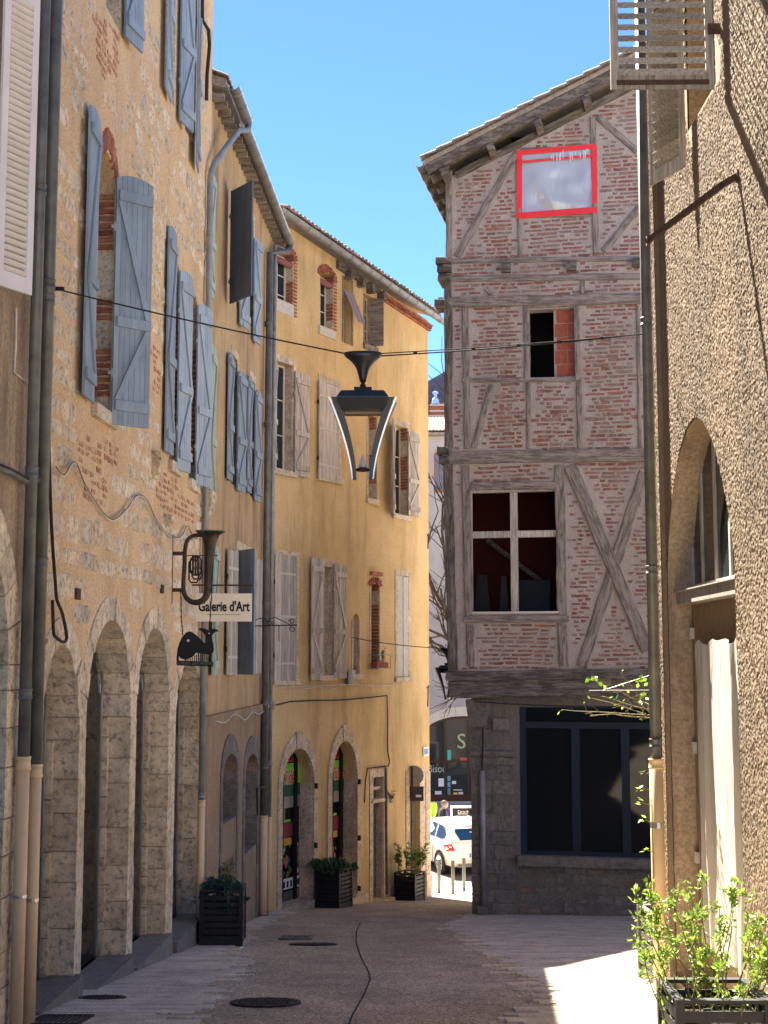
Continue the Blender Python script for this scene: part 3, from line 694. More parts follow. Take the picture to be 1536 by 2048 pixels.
pipe2(stone, W0, 71, .10, zr(11), 1530, gz(13)-.05, .056, M_cast, M_beige, (zr(6.6), zr(3.55), zr(3.4), zr(.9)))
mb = MB(); mb.tube(wpts(W1, [(404, -30), (405, 40), (417, 60), (419, 90), (414, 150), (413, 200)], .12), .03, 8); mb.obj('corner_cable', M_cable, stone, True)
# ================================================================ the rendered house at the left edge
rend = thing('rendered_house', 'brown rendered house with a white louvred shutter at the left edge', 'house', W0.W(8, gz(10), 0))
u1 = W0.len; ua = W0.u(10, 1480); zsp = W0.uv(10, 1330)[1]
ah = archp(ua-2.6, ua, gz(9)-.3, zsp, 1.30)
holed('wall', W0, [(0, gz(3)-.8), (u1, gz(13)-.8), (u1, zr(11.5)), (0, zr(11.5))], [ah], .5, M_oldrender, rend)
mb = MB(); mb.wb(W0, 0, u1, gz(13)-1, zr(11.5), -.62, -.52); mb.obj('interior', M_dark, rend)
mb = MB(); mb.wb(W0, u1-.5, u1-.002, gz(13)-.8, zr(11.5), -.5, -.003); mb.obj('end_wall', M_oldrender, rend)
voussoirs(rend, W0, ua-2.58, ua-.02, zsp, 1.28, .36, .36, 13, -.45, .012, M_ash, key=False, jit=.01)
quoins(rend, W0, ua-.02, ua+.34, gz(12.4)-.2, zsp, -.45, .012, M_ash, hs=(.3, .5), jit=.01)
shutter(rend, W0, 9, 62, 0, 598, .42, 30, 'louvre', M_white, zz=(W0.uv(9, 598)[1], W0.uv(9, 598)[1]+4.2), o=.08, nb=.062)
mb = MB(); mb.tube(wpts(W0, [(33, 615), (32, 690), (29, 745), (45, 758), (62, 770)], .02), .008, 5); mb.obj('bell_wire', M_cablew, rend)
mb = MB(); mb.tube(wpts(W0, [(-5, 935), (20, 945), (50, 962), (85, 960)], .07), .03, 8); mb.obj('conduit', M_cast, rend, True)
mb = MB(); mb.tube(wpts(W0, [(-5, 928), (22, 938), (55, 958)], .09), .012, 6); mb.obj('cable', M_cable, rend, True)

# ================================================================ the brown ochre house (middle of the left side)
och = thing('ochre_house', 'narrow brown ochre house with slate blue shutters between stone house and corner house', 'house', W2.W(4, gz(26), 0))
ze = zr(9.55); Lu = W2.len
def op(wall, xl, xr, yt, yb):
    ym = (yt+yb)/2; a, b = wall.u(xl, ym), wall.u(xr, ym); c = (a+b)/2; return a, b, wall.z(c, yb), wall.z(c, yt)
O2 = [op(W2, 487, 506, 425, 640), op(W2, 463, 473, 716, 970), op(W2, 499, 508, 762, 992), op(W2, 474, 509, 1108, 1348)]
zb2 = W2.uv(433, 1446)[1]
holed('wall', W2, [(0, zb2), (Lu, zb2), (Lu, ze+.1), (0, ze+.1)], [rect(*o[:2], *o[2:]) for o in O2], .26, M_ochre2, och)
for a, b, z0, z1 in O2:
    window(och, W2, a+.02, b-.02, z0+.02, z1-.02, -.2, M_winframe, 2, 4)
    mb = MB(); mb.wb(W2, b, b+.12, z0, z1, -.2, .012); mb.wb(W2, a-.12, a, z0, z1, -.2, .012); mb.wb(W2, a-.12, b+.12, z1+.002, z1+.16, -.2, .0125); mb.obj('surround', M_surr, och)
NI = [(op(W2, 441, 470, 1548, 1642), .55), (op(W2, 486, 511, 1548, 1700), .5)]
NIh = [archp(a, b, z0, z1, (W2.z((a+b)/2, 1508)-z1)) for (a, b, z0, z1), _ in NI]
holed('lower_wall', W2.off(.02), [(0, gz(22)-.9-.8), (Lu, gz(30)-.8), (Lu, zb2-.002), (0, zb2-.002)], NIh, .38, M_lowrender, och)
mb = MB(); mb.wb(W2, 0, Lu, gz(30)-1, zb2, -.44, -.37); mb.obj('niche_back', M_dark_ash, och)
for k, ((a, b, z0, z1), _) in enumerate(NI):
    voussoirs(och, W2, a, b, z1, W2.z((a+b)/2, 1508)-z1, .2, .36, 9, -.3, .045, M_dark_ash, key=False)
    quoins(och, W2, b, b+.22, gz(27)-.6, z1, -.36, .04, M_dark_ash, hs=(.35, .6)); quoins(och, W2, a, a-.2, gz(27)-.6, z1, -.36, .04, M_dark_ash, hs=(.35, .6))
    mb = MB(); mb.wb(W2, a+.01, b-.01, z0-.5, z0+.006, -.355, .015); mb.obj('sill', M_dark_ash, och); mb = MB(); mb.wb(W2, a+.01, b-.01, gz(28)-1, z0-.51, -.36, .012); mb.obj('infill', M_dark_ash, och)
mb = MB(); mb.wb(W2, .02, Lu-.1, zb2-.02, zb2+.16, .0, .075); mb.obj('string_course', M_lowrender, och)
mb = MB(); mb.tube(wpts(W2, [(432, 1442), (450, 1445), (470, 1428), (490, 1440), (505, 1424), (520, 1428), (540, 1410)], .09) and smooth(wpts(W2, [(432, 1442), (450, 1445), (470, 1428), (490, 1440), (505, 1424), (520, 1428), (540, 1410)], .09)), .012, 5); mb.obj('cable', M_cablew, och)
blockmass('side_wall', W2, 0, Lu, gz(30)-1, ze, 8, M_ochre2, och, gap=.45)
roofslab('roof', W2, -.05, Lu+.1, ze+.05, ze+.05, .27, 6, 17, M_tile, och)
mb = MB()
for i in range(26): 
    u = .1+Lu*i/26; mb.wb(W2, u, u+.09, ze-.10, ze+.03, -.1, .22)
mb.obj('rafter_end', M_beam, och, kind='stuff')
gutter(W2, [W2.W(.0, ze+.12, .40), W2.W(1.5, ze+.10, .40)], .10, och); gutter(W2, [W2.W(1.52, ze+.05, .34), W2.W(Lu+.0, ze+.0, .34)], .095, och)
mb = MB()
for i in range(40):
    u = .05+Lu*i/40; k = 5; ring = lambda o, dz: [W2.W(u+.1*cos(pi*j/k), ze+.24+dz+.07*sin(pi*j/k), o) for j in range(k+1)]
    a = ring(.31, 0); b = ring(-.4, .30); mb.add(a+b, [tuple(range(k+1))]+[(j, j+1, k+2+j, k+1+j) for j in range(k)])
mb.obj('roof_tiles', M_tile, och, kind='stuff')
# shutters
shutter(och, W2, 460, 504, 383, 608, .75, 105, 'plain', M_blued, nb=4, label='dark slate shutter standing open under the gutter')
shutter(och, W2, 479, 498, 425, 648, .5, 15, 'z', M_bluel); shutter(och, W2, 507, 520, 470, 680, .5, 12, 'z', M_bluel, arch=.08)
shutter(och, W2, 464, 449, 712, 964, .5, 165, 'z', M_blue, arch=.08); shutter(och, W2, 474, 490, 738, 980, .5, 12, 'z', M_blue, arch=.08)
shutter(och, W2, 502, 490, 757, 988, .5, 165, 'z', M_blue, arch=.08); shutter(och, W2, 509, 520, 776, 1000, .5, 12, 'z', M_blue, arch=.08)
shutter(och, W2, 453, 473, 1098, 1350, .6, 12, 'strap', M_greywood); shutter(och, W2, 474, 508, 1101, 1349, .62, 100, 'plain', M_blue, nb=5, label='flat blue grey shutter facing the street behind the gallery sign')
shutter(och, W2, 510, 521, 1118, 1347, .5, 12, 'plain', M_greywood)
shutter(och, W2, 427, 415, 357, 600, .5, 158, 'z', M_teal); shutter(och, W2, 428, 418, 700, 1022, .5, 160, 'z', M_teal); shutter(och, W2, 433, 424, 1095, 1350, .5, 160, 'z', M_teal)
# downpipes
u, zq = W2.uv(421, 352, .12); top = W2.W(1.45, ze+.0, .44)
pipe(och, [top, W2.W(1.40, ze-.12, .42), W2.W(.9, ze-.32, .35), W2.W(u+.1, zq+.25, .16), W2.W(u, zq, .12), W2.W(u, W2.uv(421, 1590, .12)[1], .12)], .052, M_zinc, 'drainpipe', [(W2.W(u, z, .12), .08, 1.18) for z in (zr(6.9), zr(2.8), zr(-.6), zr(-2.1))])
zf = W2.uv(421, 1590, .12)[1]; pipe(och, [W2.W(u, zf, .12), W2.W(u, gz(23)-.1, .12)], .056, M_beige, 'plastic_pipe_foot', [(W2.W(u, zf-.05, .12), .1, 1.15), (W2.W(u, zf-.9, .12), .03, 1.12)])
for px, r, ytop, mt, ybt in ((538, .075, 486, M_cast, 1622), (549, .045, 470, M_zinc, 1625)):
    u, zt = W2.uv(px, ytop+20, .10); zf = W2.uv(px, ybt, .10)[1]
    pipe(och, [W2.W(Lu-.08, ze-.05, .34), W2.W(Lu-.12, ze-.22, .30), W2.W(u, zt, .12), W2.W(u, zf, .10)], r, mt, 'drainpipe', [(W2.W(u, z, .105), .1, 1.2) for z in (zr(7.2), zr(5.0), zr(1.2), zr(-.9), zr(-2.2))])
    pipe(och, [W2.W(u, zf, .10), W2.W(u, gz(30)-.1, .10)], r*1.1, M_beige, 'plastic_pipe_foot', [(W2.W(u, zf-.06, .10), .12, 1.12), (W2.W(u, zf-1.2, .10), .03, 1.1)])
mb = MB(); mb.tube(wpts(W2, [(513, 1577), (530, 1573), (536, 1570)], .15)+[], .018, 6); mb.tube(wpts(W2, [(514, 1577), (515, 1630)], .15), .02, 6); mb.obj('iron_hook', M_iron, och)
u, zg = W2.uv(450, 1740, .05); text('graffiti', 'BOUA', .34, W2.M(u+.2, zg, .055), M_cable, och, .001, sx=1.6)
# ================================================================ the yellow corner house
cor = thing('corner_house', 'sunny ochre corner house with arched shop doors and weathered grey shutters', 'house', W3.W(4, gz(34), 0))
OP = {}
def o3(n, xl, xr, yt, yb): OP[n] = op(W3, xl, xr, yt, yb)
o3('T1', 549, 587, 512, 626); o3('T2', 640, 667, 556, 655); o3('T3', 686, 703, 556, 688); o3('T4', 729, 750, 592, 692)
o3('S1', 549, 585, 726, 940); o3('S2', 641, 677, 768, 954); o3('S3', 735, 753, 832, 998); o3('S4', 789, 815, 853, 1030)
o3('F1', 552, 592, 1116, 1358); o3('F2', 645, 665, 1134, 1350); o3('N1', 706, 718, 1240, 1348); o3('N2', 741, 758, 1172, 1338); o3('F3', 794, 816, 1152, 1354)
o3('D', 745, 766, 1554, 1785); o3('G', 822, 839, 1562, 1788)
ARCHED = {'T1': .16, 'T2': .14, 'N1': .16, 'N2': .05}
def hole3(n):
    a, b, z0, z1 = OP[n]
    if n in ('D', 'G'): z0 = gz(W3.W((a+b)/2, 0).y)+.05; OP[n] = (a, b, z0, z1)
    return archp(a, b, z0, z1, ARCHED[n], 8) if n in ARCHED else rect(a, b, z0, z1)
HO = {n: hole3(n) for n in OP}
SH = []
for xl, xr, ysp, yap in ((563, 626, 1572, 1497), (662, 713, 1563, 1482)):
    a, b = W3.u(xl, 1640), W3.u(xr, 1640); c = (a+b)/2; zs = W3.z(c, ysp); ri = W3.z(c, yap)-zs; zg = gz(W3.W(c, 0).y)+.12; SH.append((a, b, zg, zs, ri))
L3 = W3.len; ea = W3.uv(575, 428, .32); eb = W3.uv(884, 640, .32); ezl = ea[1]-(eb[1]-ea[1])/(eb[0]-ea[0])*ea[0]; esl = (eb[1]-ea[1])/(eb[0]-ea[0])
def e3(u): return ezl+esl*u
names = list(OP); 
holed('wall', W3, [(0, gz(30)-.8), (L3, gz(37)-.8), (L3, e3(L3)-.05), (0, e3(0)-.05)], [HO[n] for n in names]+[archp(a-.01, b+.01, z0, zs, ri+.01) for a, b, z0, zs, ri in SH], [.26]*len(names)+[.47]*2, M_ochre, cor)
blockmass('side_wall', W3, 0, L3, gz(37)-.8, e3(L3)-.06, 7, M_ochre, cor, gap=.6, side1=-2.5, side0=1)
mb = MB(); mb.wb(W3, L3-.3, L3-.002, gz(37)-.8, e3(L3)-.06, -.6, -.004); mb.obj('corner_wall', M_ochre, cor)
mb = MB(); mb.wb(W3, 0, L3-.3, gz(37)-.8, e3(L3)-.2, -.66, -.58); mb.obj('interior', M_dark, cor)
def surround(n, t=.12, sill=True, lint=True, o=.014, head=.16, mt=M_surr):
    a, b, z0, z1 = OP[n]
    for x0, x1 in ((a-t, a-.001), (b+.001, b+t)):
        z = z0; 
        while z < z1-.01:
            z2 = min(z+random.uniform(.3, .6), z1); z2 = z1 if z1-z2 < .15 else z2
            mb = MB(); mb.wb(W3, x0, x1, z+.003, z2-.003, -.26, o+random.uniform(0, .006)); mb.obj('jamb_stone', mt, cor); z = z2
    if lint:
        for k in range(3):
            q = (b-a+2*t)/3; mb = MB(); mb.wb(W3, a-t+q*k+.002, a-t+q*(k+1)-.002, z1+.002, z1+head, -.26, o+.003*k); mb.obj('lintel_stone', mt, cor)
    if sill: mb = MB(); mb.wb(W3, a-t-.03, b+t+.03, z0-.13, z0-.002, -.26, o+.05); mb.obj('sill', mt, cor)
for n in ('S1', 'S2', 'F1', 'F2', 'F3', 'S4'): surround(n)
surround('S3', .04, True, False); surround('N1', .08, True, False); surround('N2', .05, False, False); surround('T3', .05, False, False, .02, mt=M_beam); surround('T4', .05, True, False, .02, mt=M_beam); surround('D', .17, False, True, .02, .2); surround('G', .3, False, True, .02, .3)
for n, segs in (('T1', [(0, .2, 's'), (.2, .62, 'b'), (.62, 1, 's')]), ('T2', [(0, .2, 's'), (.2, .55, 'b'), (.55, .85, 's'), (.85, 1, 'b')]), ('S3', [(0, .2, 's'), (.2, .55, 'b'), (.55, .85, 's'), (.85, 1, 'b')]),
                ('S4', [(0, .3, 's'), (.3, .68, 'b'), (.68, .86, 's'), (.86, 1, 'b')]), ('N2', [(.0, .78, 'b'), (.78, .94, 's'), (.94, 1, 'b')]), ('S1', [(0, .33, 's'), (.33, .7, 's'), (.7, 1, 's')]), ('F2', [(0, .35, 's'), (.35, .7, 's'), (.7, 1, 's')]), ('N1', [(0, .5, 's'), (.5, 1, 's')]), ('D', [(0, .3, 's'), (.3, .55, 's'), (.55, .8, 's'), (.8, 1, 's')])):
    a, b, z0, z1 = OP[n]; jambbricks(cor, W3, b, z0, z1, segs, .24)
# brick heads over the arched windows
for n, cnt in (('T1', 15), ('T2', 14), ('N2', 8)):
    a, b, z0, z1 = OP[n]; c = (a+b)/2; r = (b-a)/2; ri = ARCHED[n]
    for i in range(cnt):
        t = pi*(i+.5)/cnt; rr = .09; u = c+(r+.06)*cos(t); z = z1+(ri+rr)*sin(t)+.0
        link('brick', brick_mesh[i % 8], cor, W3.M(u, z, -.09) @ Matrix.Rotation(-(t-pi/2)*.9, 4, 'Y') @ Matrix.Diagonal((.065, .23, .17, 1)))
    if n != 'N2':
        z = z0
        while z < z1:
            link('brick', random.choice(brick_mesh), cor, W3.M(b+.07, z+.03, .004) @ Matrix.Diagonal((.13, .03, .05, 1))); z += .085
    else:
        mb = MB(); mb.wb(W3, a-.04, b+.04, z1+.26, z1+.36, -.02, .10); mb.obj('ledge', M_brick, cor)
# windows in the openings
for n in ('T1', 'T2', 'T3', 'T4', 'S1', 'S3', 'S4', 'F2', 'N1', 'N2'):
    a, b, z0, z1 = OP[n]; window(cor, W3, a+.01, b-.03, z0+.01, z1+ARCHED.get(n, 0)*.4, -.2, M_winframe, 2 if n not in ('N1', 'N2') else 1, 3)
for n in ('T1', 'T2'):
    a, b, z0, z1 = OP[n]; mb = MB(); mb.tube([W3.W(a+.02, z1-.12, -.07), W3.W(b-.03, z1-.12, -.07)], .075, 10); mb.obj('rolled_awning', plain('dusty_red_cloth', (.26, .10, .09), .8), cor, True)
a, b, z0, z1 = OP['T2']; mb = MB(); mb.wb(W3, a-.06, b+.06, z0-.24, z0-.02, -.2, .035); mb.obj('sill', M_surrl, cor)
a, b, z0, z1 = OP['T1']; mb = MB(); mb.wb(W3, a+.02, b+.02, z0-.02, z0+.28, -.02, .015); mb.obj('sill_panel', M_surrl, cor)
# glazed shop doors with the shop's lettering
for k, (a, b, z0, zs, ri) in enumerate(SH):
    voussoirs(cor, W3, a, b, zs, ri, .17, .34, 9, -.05, .035, M_surr)
    quoins(cor, W3, a, a-.18, z0-.3, zs, -.05, .03, M_surr, hs=(.5, .8)); quoins(cor, W3, b, b+.17, z0-.3, zs, -.05, .03, M_surr, hs=(.5, .8))
    quoins(cor, W3, b-.014, b+.01, z0, zs, -.44, -.052, M_surr, hs=(.5, .8)); 
    mb = MB(); mb.wb(W3, a-.1, b+.1, z0-.6, z0+.004, -.6, .14); mb.obj('step', M_surr, cor)
    o = -.37; W = W3
    mb = MB(); mb.prism(W, archp(a+.012, b-.02, z0+.004, zs, ri-.03), o-.01, o); g = mb.obj('shop_door', M_shopglass, cor)
    ul = W.u(565 if k == 0 else 664, 1640, o); um = W.u(588 if k == 0 else 679, 1640, o); ur = W.u(604 if k == 0 else 694, 1640, o)
    zb = z0+2.35
    for u0, u1, m in ((um-.06, um+.07, M_black), (ul-.14, ul-.02, M_black), (ur-.03, ur+.03, M_shopblue)):
        mb = MB(); mb.wb(W, u0, u1, z0+.005, zs+ri*(.86 if u0 == um-.06 else .5), o, o+.05); mb.obj('door_post', m, g)
    for u0, u1 in ((ul-.018, um-.062), (um+.072, ur-.032)):
        for z0_, z1_, m, nm in ((zs+.02, zs+.48, M_green, 'green_band'), (zs-.26, zs+.018, M_dgreen, 'dark_green_band'), (zs-.52, zs-.262, M_zinc, 'transom'), (z0+.01, z0+.22, M_cast, 'kick_plate'), (z0+.26, z0+.50, M_letw, 'picture_strip')):
            mb = MB(); mb.wb(W, u0, u1, z0_, z1_, o, o+.02); mb.obj(nm, m, g)
        if u0 < um:
            uc = (u0+u1)/2; text('lettering', 'JEUX', .34, W.M(uc+.10, zs+.62, o+.012), M_letr, g, .004, bold=.008, sx=.62); text('lettering', 'Vidéo', .46, W.M(uc+.09, zs+.16, o+.025), M_letw, g, .004, sx=.58, bold=.02); text('lettering', 'Vidéo', .46, W.M(uc+.09, zs+.16, o+.032), M_letr, g, .004, sx=.58, bold=.004)
            mb = MB(); mb.wb(W, u0, u1, zs-1.18, zs-.86, o, o+.013); mb.obj('poster', plain('dark_red_poster', (.20, .02, .04), .5), g)
            mb = MB(); mb.wb(W, u0+.02, u1-.06, zs-1.36, zs-1.2, o, o+.014); mb.obj('poster', plain('amber_poster', (.62, .36, .04), .5), g)
            mb = MB(); mb.wb(W, u0, u1-.1, zs-.84, zs-.78, o, o+.014); mb.obj('sticker', M_green, g)
        # collage of game pictures along the bottom
        rnd = random.Random(k*7+int(u0*10)); cols = [(.30, .05, .05), (.10, .30, .04), (.55, .55, .50), (.45, .12, .02), (.04, .12, .03), (.6, .1, .2), (.03, .1, .2)]
        for q in range(16):
            uu = rnd.uniform(u0+.02, u1-.1); zz = rnd.uniform(z0+.55, z0+1.25); sz = rnd.uniform(.06, .16); mb = MB()
            mb.prism(W, [(uu+sz*.5*cos(2*pi*i/7)*rnd.uniform(.5, 1), zz+sz*.8*sin(2*pi*i/7)*rnd.uniform(.5, 1)) for i in range(7)], o+.001, o+.012+.0005*q); mb.obj('window_picture', plain('picture_%d_%d' % (k, q), cols[q % 7], .5, 0, .3, 30, 0), g)
        for q in range(3):
            uu = u0+(u1-u0)*(q+.5)/3; mb = MB(); mb.wb(W, uu-.035, uu+.035, z0+.30, z0+.44, o+.02, o+.024); mb.obj('pictogram', M_black, g)
    for zz in (zs-.05, zs-1.4, zs-2.6): mb = MB(); mb.wb(W3, b+.0, b+.06, zz-.06, zz+.06, .03, .10); mb.obj('shutter_pin', M_iron, cor)
# plain doors
a, b, z0, z1 = OP['D']; mb = MB(); mb.wb(W3, a+.01, b-.03, z0+.01, z1-.01, -.24, -.2); d = mb.obj('door', M_cast, cor)
for zz in (.12, .45, .75): mb = MB(); mb.wb(W3, a+.06, b-.08, z0+(z1-z0)*zz, z0+(z1-z0)*(zz+.2), -.2, -.185); mb.obj('door_panel', M_blued, d)
mb = MB(); mb.wb(W3, a-.1, b+.02, z1-.62, z1-.54, -.22, .06); mb.obj('shelf', M_surr, cor); mb = MB(); mb.tube([W3.W(a+.05, z1-.28, -.1), W3.W(b-.02, z1-.28, -.1)], .05, 8); mb.obj('roller', M_surrl, cor, True)
mb = MB(); mb.wb(W3, a-.25, b+.25, z0-.7, z0-.002, -.3, .22); mb.obj('step', M_surr, cor)
a, b, z0, z1 = OP['G']; mb = MB(); mb.wb(W3, a+.01, b-.01, z0+.01, z1-.01, -.22, -.18); d = mb.obj('door', M_shopglass, cor); mb = MB(); mb.wb(W3, a+.05, a+.12, z0+.01, z1-.02, -.18, -.13); mb.obj('door_post', M_black, d); mb = MB(); mb.wb(W3, (a+b)/2-.02, (a+b)/2+.05, z0+.01, z1-.02, -.18, -.13); mb.obj('door_post', M_winframe, d)
mb = MB(); mb.wb(W3, a+.13, b-.06, z0+1.9, z0+2.05, -.18, -.165); mb.obj('sticker', M_green, d)
# base course, corner quoins
for ua_, ub_ in ((W3.u(722, 1780)+.02, OP['D'][0]-.27), (OP['D'][1]+.27, OP['G'][0]-.32), (OP['G'][1]+.32, L3+.04)):
    if ub_ > ua_+.05: mb = MB(); mb.wb(W3, ua_, ub_, gz(37)-.7, gz(35.5)+.42, -.02, .05); mb.obj('base_stone', M_surr, cor)
quoins(cor, W3, L3-.24, L3+.012, gz(37)+.3, zr(-3.0), -.3, .018, M_surr, hs=(.35, .6))
# eaves: gutter, brick dentils, tiles
gutter(W3, [W3.W(ea[0]-.35, e3(ea[0]-.35), .32), W3.W(L3+.45, e3(L3+.45), .32)], .105, cor, band=.5)
roofslab('roof', W3, -.1, L3+.3, e3(0)+.02, e3(L3)+.02, .28, 6, 17, M_tile, cor, th=.12, s1=-2.4, s0=1)
mb = MB(); nT = 46
for i in range(nT):
    u = (L3+.2)*i/nT; k = 5; ring = lambda o, dz: [W3.W(u+.085*cos(pi*j/k), e3(u)+.13+dz+.09*sin(pi*j/k)+random.uniform(-.008, .008), o+random.uniform(-.02, .02)) for j in range(k+1)]
    a_ = ring(.34, 0); b_ = ring(-.6, .28); mb.add(a_+b_, [tuple(range(k+1))]+[(j, k+2+j-1, k+2+j, j+1) for j in range(k)])
    for q in range(2): mb.add([W3.W(u-.04+.08*q, e3(u)+.20+random.uniform(-.02, .05), .25+.02*q), W3.W(u+.03, e3(u)+.28, .1), W3.W(u+.05, e3(u)+.16, .3)], [(0, 1, 2)])
mb.obj('roof_tiles', M_tile, cor, kind='stuff')
ud = W3.u(757, 580); n = 30
for rowi, (dz, out, hh) in enumerate(((-.19, .10, .06), (-.34, .05, .06))):
    mb = MB(); mb.wb(W3, ud, L3+.1, e3((ud+L3)/2)+dz-.0-hh/2, e3((ud+L3)/2)+dz+hh/2, 0, .0)
bm_ = MB()
for i in range(n):
    u = ud+(L3+.08-ud)*(i+.5)/n; z = e3(u); du = (L3-ud)/n
    for dz, out, wd, hh in ((-.20, .12, .98, .05), (-.265, .10, .5, .06), (-.33, .07, .98, .04)):
        b_ = link('brick', brick_mesh[(i*3) % 8], cor, W3.M(u, z+dz, out/2) @ Matrix.Rotation(-math.atan(esl), 4, 'Y') @ Matrix.Diagonal((du*wd, out, hh, 1)))
for px, py in ((692, 545), (716, 560), (735, 565), (757, 578)):
    u = W3.u(px, py); mb = MB(); mb.wb(W3, u-.07, u+.07, e3(u)-.42, e3(u)-.18, -.02, .2); mb.obj('rafter_end', M_beamd, cor)
mb = MB(); u0_, u1_ = W3.u(672, 530), ud; mb.prism(W3, [(u0_, e3(u0_)-.30), (u1_, e3(u1_)-.24), (u1_, e3(u1_)-.08), (u0_, e3(u0_)-.08)], 0, .08); mb.obj('wall_plate', M_beamd, cor)
# shutters of the corner house
shutter(cor, W3, 552, 544, 722, 932, .5, 150, 'zs', M_greywood); shutter(cor, W3, 589, 615, 742, 950, .62, 15, 'zs', M_greywood, label='bare grey wooden shutter folded open beside the stone window')
def closed(n, x0, x1, yt, yb, nb):
    a = W3.u(x0, (yt+yb)/2, .06); b = W3.u(x1, (yt+yb)/2, .06); c = (a+b)/2
    sh = shutter(cor, W3, x0, x1, yt, yb, b-a, 0, 'strap', M_greywood, nb=nb, ang=0.0, zz=(W3.z(c, yb, .06), W3.z(c, yt, .06))); return sh
closed('S2', 638, 679, 768, 960, 6); closed('F1', 550, 593, 1110, 1362, 7)
shutter(cor, W3, 789, 786, 846, 1030, .5, 155, 'zs', M_greywood); shutter(cor, W3, 817, 839, 862, 1030, .6, 12, 'zs', M_greywood)
shutter(cor, W3, 645, 622, 1118, 1360, .6, 170, 'zs', M_greywood, flip=True); shutter(cor, W3, 667, 688, 1128, 1357, .6, 25, 'zs', M_greywood)
a, b, z0, z1 = OP['F3']; c = (a+b)/2
for x0, x1 in ((794, 805), (805.5, 816)):
    a = W3.u(x0, 1250, .03); b = W3.u(x1, 1250, .03); shutter(cor, W3, x0, x1, 1152, 1350, b-a-.01, 0, 'strap', M_surrl, nb=3, ang=0.0, zz=(z0+.01, z1-.01), o=.0)
a, b, z0, z1 = OP['T4']; shutter(cor, W3, 741, 747, 610, 692, .35, 100, 'plain', M_beam, zz=(z0+.05, z1-.02), ang=R(70), o=-.1)
# cables on the facade
def cab(wall, pts, o, r, nm, m, par): mb = MB(); mb.tube(wpts(wall, pts, o), r, 5); return mb.obj(nm, m, par)
cab(W3, [(556, 1374), (590, 1373), (640, 1372), (690, 1369), (760, 1371), (795, 1370)], .03, .013, 'cable', M_cablew, cor); cab(W3, [(556, 1374), (580, 1384), (610, 1378), (640, 1374), (660, 1380), (690, 1370)], .04, .009, 'cable', M_cablew, cor)
cab(W3, [(552, 1410), (580, 1403), (620, 1401), (680, 1400), (730, 1396), (774, 1391), (775, 1440), (775, 1500), (779, 1522), (777, 1532), (750, 1535), (735, 1537), (731, 1560), (729, 1605)], .04, .017, 'cable', M_cable, cor)
cab(W3, [(772, 1535), (773, 1650), (774, 1788)], .05, .035, 'drain_strip', M_cast, cor)
for px, py, h in ((853, 1395, .5), (855, 820, .3), (853, 1085, .35)):
    u, z = W3.uv(px, py); mb = MB(); mb.tube([W3.W(u, z+h/2, .02), W3.W(u+.03, z+h/2+.08, .05), W3.W(u+.06, z+h/2, .03), W3.W(u+.05, z-h/2, .02)], .014, 5); mb.obj('wall_tie', M_rust, cor)
u, z = W3.uv(694, 1352); mb = MB(); mb.wb(W3, u-.1, u+.05, z-.2, z+.15, .0, .1); mb.obj('junction_box', M_cast, cor); mb = MB(); mb.wb(W3, u+.06, u+.32, z-.12, z+.14, 0, .06); mb.obj('junction_box', M_zinc, cor)

# ================================================================ the timber framed house
tim = thing('timber_framed_house', 'old half timbered house with brick infill and a dark blue shop window', 'house', WT.W(2, gz(28.5), 0))
q = WU.uv
def U(px, py): return WU.uv(px, py)
# verge of the roof on the image gives the wall's outline
gA = U(905, 352); gB = U(1268, 168); gs = (gB[1]-gA[1])/(gB[0]-gA[0]); ridge = 4.35
zr_ = gA[1]+gs*(ridge-gA[0]); uL = U(893, 700)[0]; uR = 8.2
zj = U(1100, 1396)[1]
W3o = OP
win1 = (*[U(944, 1100)[0], U(1113, 1100)[0]], WU.z(U(1028, 1223)[0], 1223), WU.z(U(1028, 984)[0], 984))
win2 = (*[U(1058, 690)[0], U(1150, 690)[0]], WU.z(U(1100, 754)[0], 754), WU.z(U(1100, 618)[0], 618))
win3 = (*[U(1040, 360)[0], U(1190, 360)[0]], WU.z(U(1115, 428)[0], 428), WU.z(U(1115, 302)[0], 302))
outer = [(uL, zj+.15), (uR, zj+.15), (uR, gA[1]+gs*(2*ridge-uR-gA[0])), (ridge, zr_), (uL, gA[1]+gs*(uL-gA[0]))]
holed('wall', WU, outer, [rect(*win1), rect(*win2), rect(*win3)], [.14, .3, .2], M_lime, tim)
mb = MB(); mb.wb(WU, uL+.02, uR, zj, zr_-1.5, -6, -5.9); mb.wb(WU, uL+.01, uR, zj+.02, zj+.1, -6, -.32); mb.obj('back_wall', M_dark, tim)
# side wall along the lane and the far side
mb = MB(); sv = (Vector((.21, 1, 0))).normalized()*7; A = WU.W(uL, 0, -.004); B = A+sv; zt = outer[-1][1]
mb.add([A+UP*(zj), B+UP*zj, B+UP*zt, A+UP*zt], [(0, 3, 2, 1)]); A2 = WT.W(.02, 0, -.3); mb.add([A2+UP*(gz(37)-1), A2+sv+UP*(gz(37)-1), A2+sv+UP*zj, A2+UP*zj], [(0, 3, 2, 1)]); mb.obj('lane_wall', M_lime, tim)
mb = MB(); D_ = WU.W(uR, 0, 0); mb.add([D_+UP*(gz(28)-1), D_+sv+UP*(gz(28)-1), D_+sv+UP*zt, D_+UP*zt], [(0, 1, 2, 3)]); mb.add([B+UP*(-2), B+WU.d*8+UP*-2, B+WU.d*8+UP*zr_, B+UP*zt], [(0, 1, 2, 3)]); mb.obj('rear_wall', M_lime, tim)
